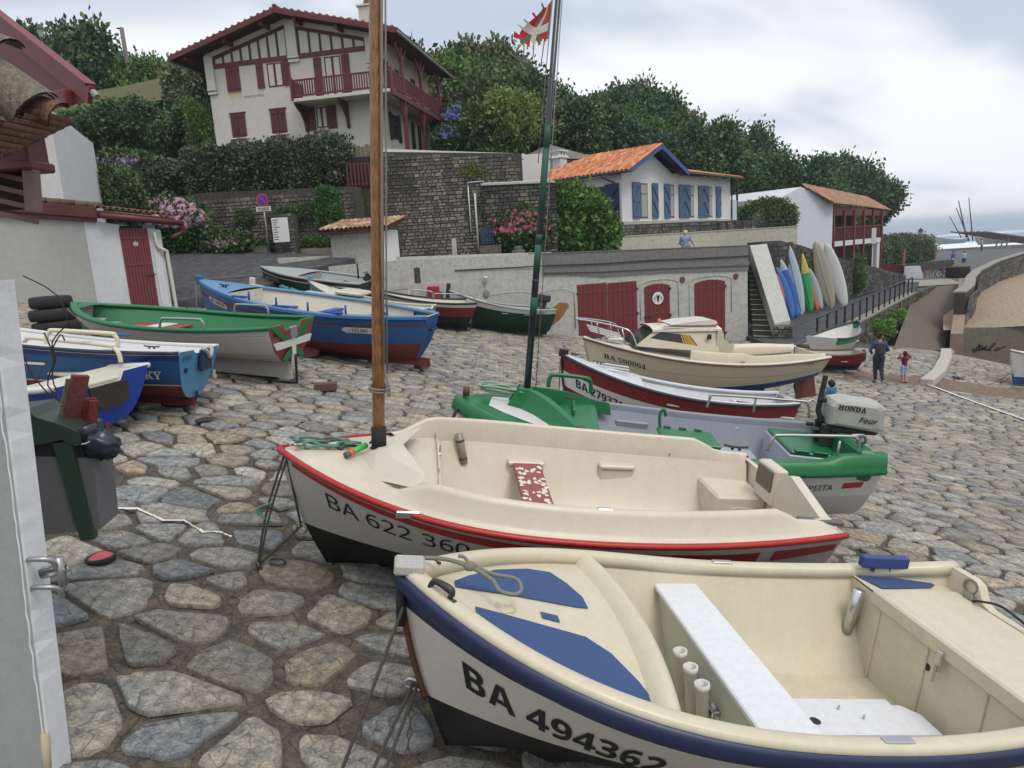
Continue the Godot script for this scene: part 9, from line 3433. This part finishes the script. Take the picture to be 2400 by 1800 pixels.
func skin(bones: Array,cell: float,k: float) -> ArrayMesh:
	var lo := V(1e9,1e9,1e9)
	var hi := -lo
	for b in bones:
		for e in 2:
			lo = lo.min(b[e] - Vector3.ONE * (b[2 + e] + 3.5 * cell))
			hi = hi.max(b[e] + Vector3.ONE * (b[2 + e] + 3.5 * cell))
	var n := Vector3i(((hi - lo) / cell).ceil()) + Vector3i.ONE
	var f := PackedFloat32Array()
	f.resize(n.x * n.y * n.z)
	var best := PackedFloat32Array()
	best.resize(f.size())
	var who := PackedInt32Array()
	who.resize(f.size())
	for bi in bones.size():
		var b: Array = bones[bi]
		var a0: Vector3 = b[0]
		var d: Vector3 = b[1] - a0
		var dd := maxf(d.length_squared(),1e-9)
		var m := maxf(b[2],b[3]) + 3.2 * cell
		var i0 := Vector3i(((a0.min(b[1]) - Vector3.ONE * m - lo) / cell).floor()).clamp(Vector3i.ZERO,n - Vector3i.ONE)
		var i1 := Vector3i(((a0.max(b[1]) + Vector3.ONE * m - lo) / cell).ceil()).clamp(Vector3i.ZERO,n - Vector3i.ONE)
		for z in range(i0.z,i1.z + 1):
			for y in range(i0.y,i1.y + 1):
				var row := (z * n.y + y) * n.x
				for x in range(i0.x,i1.x + 1):
					var p := lo + V(x,y,z) * cell
					var t := clampf((p - a0).dot(d) / dd,0.0,1.0)
					var v := exp(-k * ((p - a0 - d * t).length() - lerpf(b[2],b[3],t)))
					f[row + x] += v
					if v > best[row + x]:
						best[row + x] = v
						who[row + x] = bi
	var id := {}
	var vs := PV()
	var cs := PackedColorArray()
	for z in n.z - 1:
		for y in n.y - 1:
			for x in n.x - 1:
				var c := (z * n.y + y) * n.x + x
				var o := [c,c + 1,c + n.x,c + n.x + 1,c + n.x * n.y,c + n.x * n.y + 1,c + n.x * n.y + n.x,c + n.x * n.y + n.x + 1]
				var cnt := 0
				for q in o:
					if f[q] > 1.0:
						cnt += 1
				if cnt == 0 or cnt == 8:
					continue
				var s := Vector3.ZERO
				var m := 0
				for e in [[0,1],[2,3],[4,5],[6,7],[0,2],[1,3],[4,6],[5,7],[0,4],[1,5],[2,6],[3,7]]:
					var fa := log(maxf(f[o[e[0]]],1e-6))
					var fb := log(maxf(f[o[e[1]]],1e-6))
					if fa * fb < 0.0:
						var t := fa / (fa - fb)
						var pa := V(e[0] & 1,(e[0] >> 1) & 1,e[0] >> 2)
						var pb := V(e[1] & 1,(e[1] >> 1) & 1,e[1] >> 2)
						s += pa.lerp(pb,t)
						m += 1
				id[c] = vs.size()
				vs.append(lo + (V(x,y,z) + s / maxf(m,1)) * cell)
				var bq: int = o[0]
				for q in o:
					if best[q] > best[bq]:
						bq = q
				cs.append(bones[who[bq]][4])
	var st := mb(true)
	var sx := 1
	var sy := n.x
	var sz := n.x * n.y
	for c in id:
		for ax in [[sx,sy,sz],[sy,sz,sx],[sz,sx,sy]]:
			var a: int = c
			if a + ax[0] >= f.size() or (f[a] > 1.0) == (f[a + ax[0]] > 1.0):
				continue
			var q := [a,a - ax[1],a - ax[1] - ax[2],a - ax[2]]
			if not (id.has(q[1]) and id.has(q[2]) and id.has(q[3])):
				continue
			var w := [0,1,2,0,2,3] if f[a] <= 1.0 else [0,2,1,0,3,2]
			for e in w:
				st.set_color(cs[id[q[e]]])
				st.add_vertex(vs[id[q[e]]])
	st.generate_normals()
	return st.commit()

func figure(label: String,at: Vector3,h: float,turn: float,J: Dictionary,col: Dictionary,fine := 1.0) -> Node3D:
	var o := thing("person",label,"person",at,turn)
	var D := {"hip": V(0,0.52,0),"chest": V(0,0.74,0),"neck": V(0,0.84,0),"head": V(0,0.925,0.005),
		"sl": V(0.105,0.805,0),"el": V(0.135,0.63,-0.02),"wl": V(0.14,0.485,0.02),"sr": V(-0.105,0.805,0),"er": V(-0.135,0.63,-0.02),"wr": V(-0.14,0.485,0.02),
		"kl": V(0.055,0.285,0.01),"al": V(0.05,0.045,-0.01),"kr": V(-0.055,0.285,0.01),"ar": V(-0.05,0.045,-0.01)}
	D.merge(J,true)
	var S: Color = Color(0.42,0.26,0.19)
	var T: Color = col.top
	var B: Color = col.legs
	var sl: Color = col.get("sleeve",T)
	var lw: Color = col.get("shin",B)
	var sh: Color = col.get("shoe",Color(0.05,0.05,0.05))
	var q := []
	var hl: Vector3 = D.hip + V(0.05,0,0)
	var hr: Vector3 = D.hip - V(0.05,0,0)
	q.append([D.hip + V(0.03,0,0),D.hip - V(0.03,0,0),0.072,0.072,B])
	q.append([D.hip + V(0,0.03,0),D.chest,0.073,0.080,T])
	q.append([D.chest + V(0.045,0.02,0),D.chest - V(0.045,-0.02,0),0.068,0.068,T])
	q.append([D.sl - V(0.02,0.0,0),D.sr + V(0.02,0.0,0),0.036,0.036,T])
	q.append([D.neck,D.head,0.032,0.032,S])
	for s in ["l","r"]:
		q.append([D["s" + s],D["e" + s],0.034,0.027,sl])
		q.append([D["e" + s],D["w" + s],0.027,0.019,sl if col.get("long",true) else S])
		q.append([hl if s == "l" else hr,D["k" + s],0.062,0.042,B])
		q.append([D["k" + s],D["a" + s],0.042,0.027,lw])
		q.append([D["a" + s] + V(0,-0.01,-0.015),D["a" + s] + V(0,-0.022,0.085),0.026,0.022,sh])
		var w: Vector3 = D["w" + s]
		var d: Vector3 = (w - D["e" + s]).normalized()
		var sd := d.cross(V(0,0,1)).normalized()
		if sd.length() < 0.5:
			sd = Vector3.RIGHT
		var cu := d.cross(sd).normalized() * (1.0 if s == "l" else -1.0)
		var pm := w + d * 0.028
		q.append([w,pm,0.015,0.020,S])
		for i in 4:
			var b0 := pm + d * 0.018 + sd * (i - 1.5) * 0.0105
			var l: float = [0.036,0.042,0.038,0.030][i]
			q.append([b0,b0 + d * l * 0.55 + cu * 0.005,0.0056,0.0052,S])
			q.append([b0 + d * l * 0.55 + cu * 0.005,b0 + d * l + cu * 0.016,0.0052,0.0045,S])
		q.append([w + d * 0.012 + sd * 0.014,w + d * 0.034 + sd * 0.030 + cu * 0.006,0.0062,0.0055,S])
	var c: Vector3 = D.head
	var fw: Vector3 = J.get("look",V(0,0,1))
	var rt := Vector3.UP.cross(fw).normalized()
	q.append([c + V(0,0.020,0) - fw * 0.012,c + V(0,0.012,0) + fw * 0.008,0.052,0.050,S])
	q.append([c + V(0,-0.025,0) + fw * 0.012,c + V(0,-0.044,0) + fw * 0.028,0.036,0.022,S])
	q.append([c + V(0,0.006,0) + fw * 0.056,c + V(0,-0.012,0) + fw * 0.066,0.007,0.010,S])
	q.append([c + V(0,-0.032,0) + fw * 0.052 + rt * 0.012,c + V(0,-0.032,0) + fw * 0.052 - rt * 0.012,0.007,0.007,Color(0.35,0.15,0.13)])
	for s in [-1.0,1.0]:
		q.append([c + rt * 0.050 * s,c + V(0,-0.018,0) + rt * 0.052 * s,0.011,0.008,S])
		q.append([c + V(0,0.004,0) + fw * 0.052 + rt * 0.020 * s,c + V(0,0.004,0) + fw * 0.053 + rt * 0.022 * s,0.007,0.007,Color(0.03,0.025,0.02)])
	for b in q:
		b[0] *= h
		b[1] *= h
		b[2] *= h
		b[3] *= h
	put("body",skin(q,0.0115 * fine * h,130.0 / h / fine),M("person_skin",1,1,1,0.8,{"vc": true}),o)
	var hc: Color = col.hair
	var hb := [[c + V(0,0.032,0) - fw * 0.014,c + V(0,0.012,0) - fw * 0.026,0.056,0.052,hc],[c + V(0,0.044,0) + fw * 0.018,c + V(0,0.040,0) - fw * 0.02,0.046,0.05,hc]]
	for e in col.get("locks",[]):
		hb.append([c + e[0],c + e[1],e[2],e[3],hc])
	for b in hb:
		b[0] *= h
		b[1] *= h
		b[2] *= h
		b[3] *= h
	put("hair",skin(hb,0.010 * fine * h,130.0 / h / fine),mats.person_skin,o)
	return o

func build_people():
	var denim := Color(0.022,0.06,0.16)
	var w := figure("woman in denim jacket with dark backpack, walking away on the slipway",on_slip(12.0,22.25,0.0),1.66,PI - 0.25,{"kl": V(0.045,0.29,0.05),"al": V(0.045,0.05,0.03),"kr": V(-0.045,0.285,-0.01),"ar": V(-0.055,0.06,-0.12),"er": V(-0.16,0.66,0.0),"wr": V(-0.10,0.60,0.13),"el": V(0.16,0.66,0.0),"wl": V(0.11,0.60,0.13),"look": V(-0.5,0,0.86)},{"top": denim,"legs": Color(0.022,0.024,0.036),"hair": Color(0.055,0.022,0.014),"locks": [[V(0,0.06,-0.06),V(0,0.075,-0.07),0.034,0.03]],"shoe": Color(0.25,0.23,0.22)})
	var bp := mb()
	box(bp,V(0.0,1.18,-0.20),V(0.28,0.42,0.16),Basis(Vector3.RIGHT,0.06),0.06)
	obj("backpack",bp,M("pack_dark",0.035,0.032,0.036,0.8),w)
	var g := figure("small girl in burgundy hooded jacket walking away, hands at her ears",on_slip(13.05,22.6,0.0),1.08,PI + 0.1,{"er": V(-0.20,0.80,0.02),"wr": V(-0.12,0.90,0.03),"el": V(0.20,0.80,0.02),"wl": V(0.12,0.90,0.03),"ar": V(-0.05,0.05,-0.05),"al": V(0.045,0.045,0.02)},{"top": Color(0.15,0.012,0.045),"legs": Color(0.30,0.36,0.48),"shin": Color(0.42,0.26,0.19),"hair": Color(0.02,0.012,0.01),"locks": [[V(0,0,-0.02),V(0,-0.07,-0.035),0.058,0.055]]},1.2)
	var hd := mb()
	ball(hd,V(0,0.86,-0.075),V(0.10,0.07,0.05),10)
	obj("hood",hd,M("hood_burgundy",0.15,0.012,0.045,0.85),g)
	figure("small boy in blue jacket and pale shorts beside the outboard motor",on_slip(7.33,15.56,0.0),1.05,PI + 0.45,{"er": V(-0.15,0.66,0.06),"wr": V(-0.03,0.66,0.16),"el": V(0.16,0.66,0.03),"wl": V(0.16,0.55,0.12),"head": V(0,0.915,0.01)},{"top": Color(0.012,0.12,0.25),"legs": Color(0.36,0.36,0.37),"shin": Color(0.42,0.26,0.19),"hair": Color(0.012,0.010,0.010),"locks": [[V(0,0.02,0),V(0,0.0,-0.02),0.066,0.062]]},1.15)
	figure("person in pale blue shirt sitting on the grey parapet, seen from behind",V(7.85,-1.13,-30.55),1.62,PI - 0.35,{"hip": V(0,0.46,0),"chest": V(0,0.64,0.03),"neck": V(0,0.745,0.06),"head": V(0,0.82,0.09),"sl": V(0.105,0.715,0.04),"sr": V(-0.105,0.715,0.04),"el": V(0.15,0.57,0.07),"wl": V(0.10,0.52,0.20),"er": V(-0.20,0.56,0.02),"wr": V(-0.28,0.44,0.0),"kl": V(0.07,0.48,0.24),"kr": V(-0.07,0.48,0.24),"al": V(0.07,0.24,0.26),"ar": V(-0.07,0.24,0.26)},{"top": Color(0.16,0.20,0.32),"legs": Color(0.10,0.13,0.24),"long": false,"hair": Color(0.46,0.42,0.36)},1.1)
	figure("man in blue shirt and white shorts standing on the promenade",V(46.7,-4.74,-73.0),1.75,0.4,{},{"top": Color(0.03,0.09,0.30),"legs": Color(0.5,0.5,0.5),"shin": Color(0.42,0.26,0.19),"hair": Color(0.03,0.02,0.015)},2.0)
	figure("person in red hat and blue shorts standing on the promenade",V(48.5,-4.74,-74.0),1.68,PI,{},{"top": Color(0.30,0.42,0.44),"legs": Color(0.02,0.04,0.22),"shin": Color(0.42,0.26,0.19),"hair": Color(0.30,0.05,0.03)},2.0)
	figure("man in pale top and dark trousers walking on the far promenade",V(69.3,-4.42,-102.0),1.75,1.2,{},{"top": Color(0.45,0.43,0.38),"legs": Color(0.02,0.02,0.025),"hair": Color(0.05,0.03,0.02)},2.2)
	figure("person sitting low among the benches near the bicycles",V(40.7,-4.95,-63.6),1.65,0.6,{"hip": V(0,0.30,0),"chest": V(0,0.48,-0.02),"neck": V(0,0.585,0),"head": V(0,0.67,0.02),"sl": V(0.105,0.56,0),"sr": V(-0.105,0.56,0),"el": V(0.14,0.42,0.08),"wl": V(0.08,0.38,0.2),"er": V(-0.14,0.42,0.08),"wr": V(-0.08,0.38,0.2),"kl": V(0.08,0.34,0.22),"kr": V(-0.08,0.34,0.22),"al": V(0.08,0.15,0.24),"ar": V(-0.08,0.15,0.24)},{"top": Color(0.30,0.14,0.09),"legs": Color(0.42,0.26,0.19),"hair": Color(0.03,0.02,0.015)},2.0)

static func V(x: float,y: float,z: float) -> Vector3:
	var v := Vector3.ZERO
	v.x = x
	v.y = y
	v.z = z
	return v

static func PV() -> PackedVector3Array:
	return PackedVector3Array([])
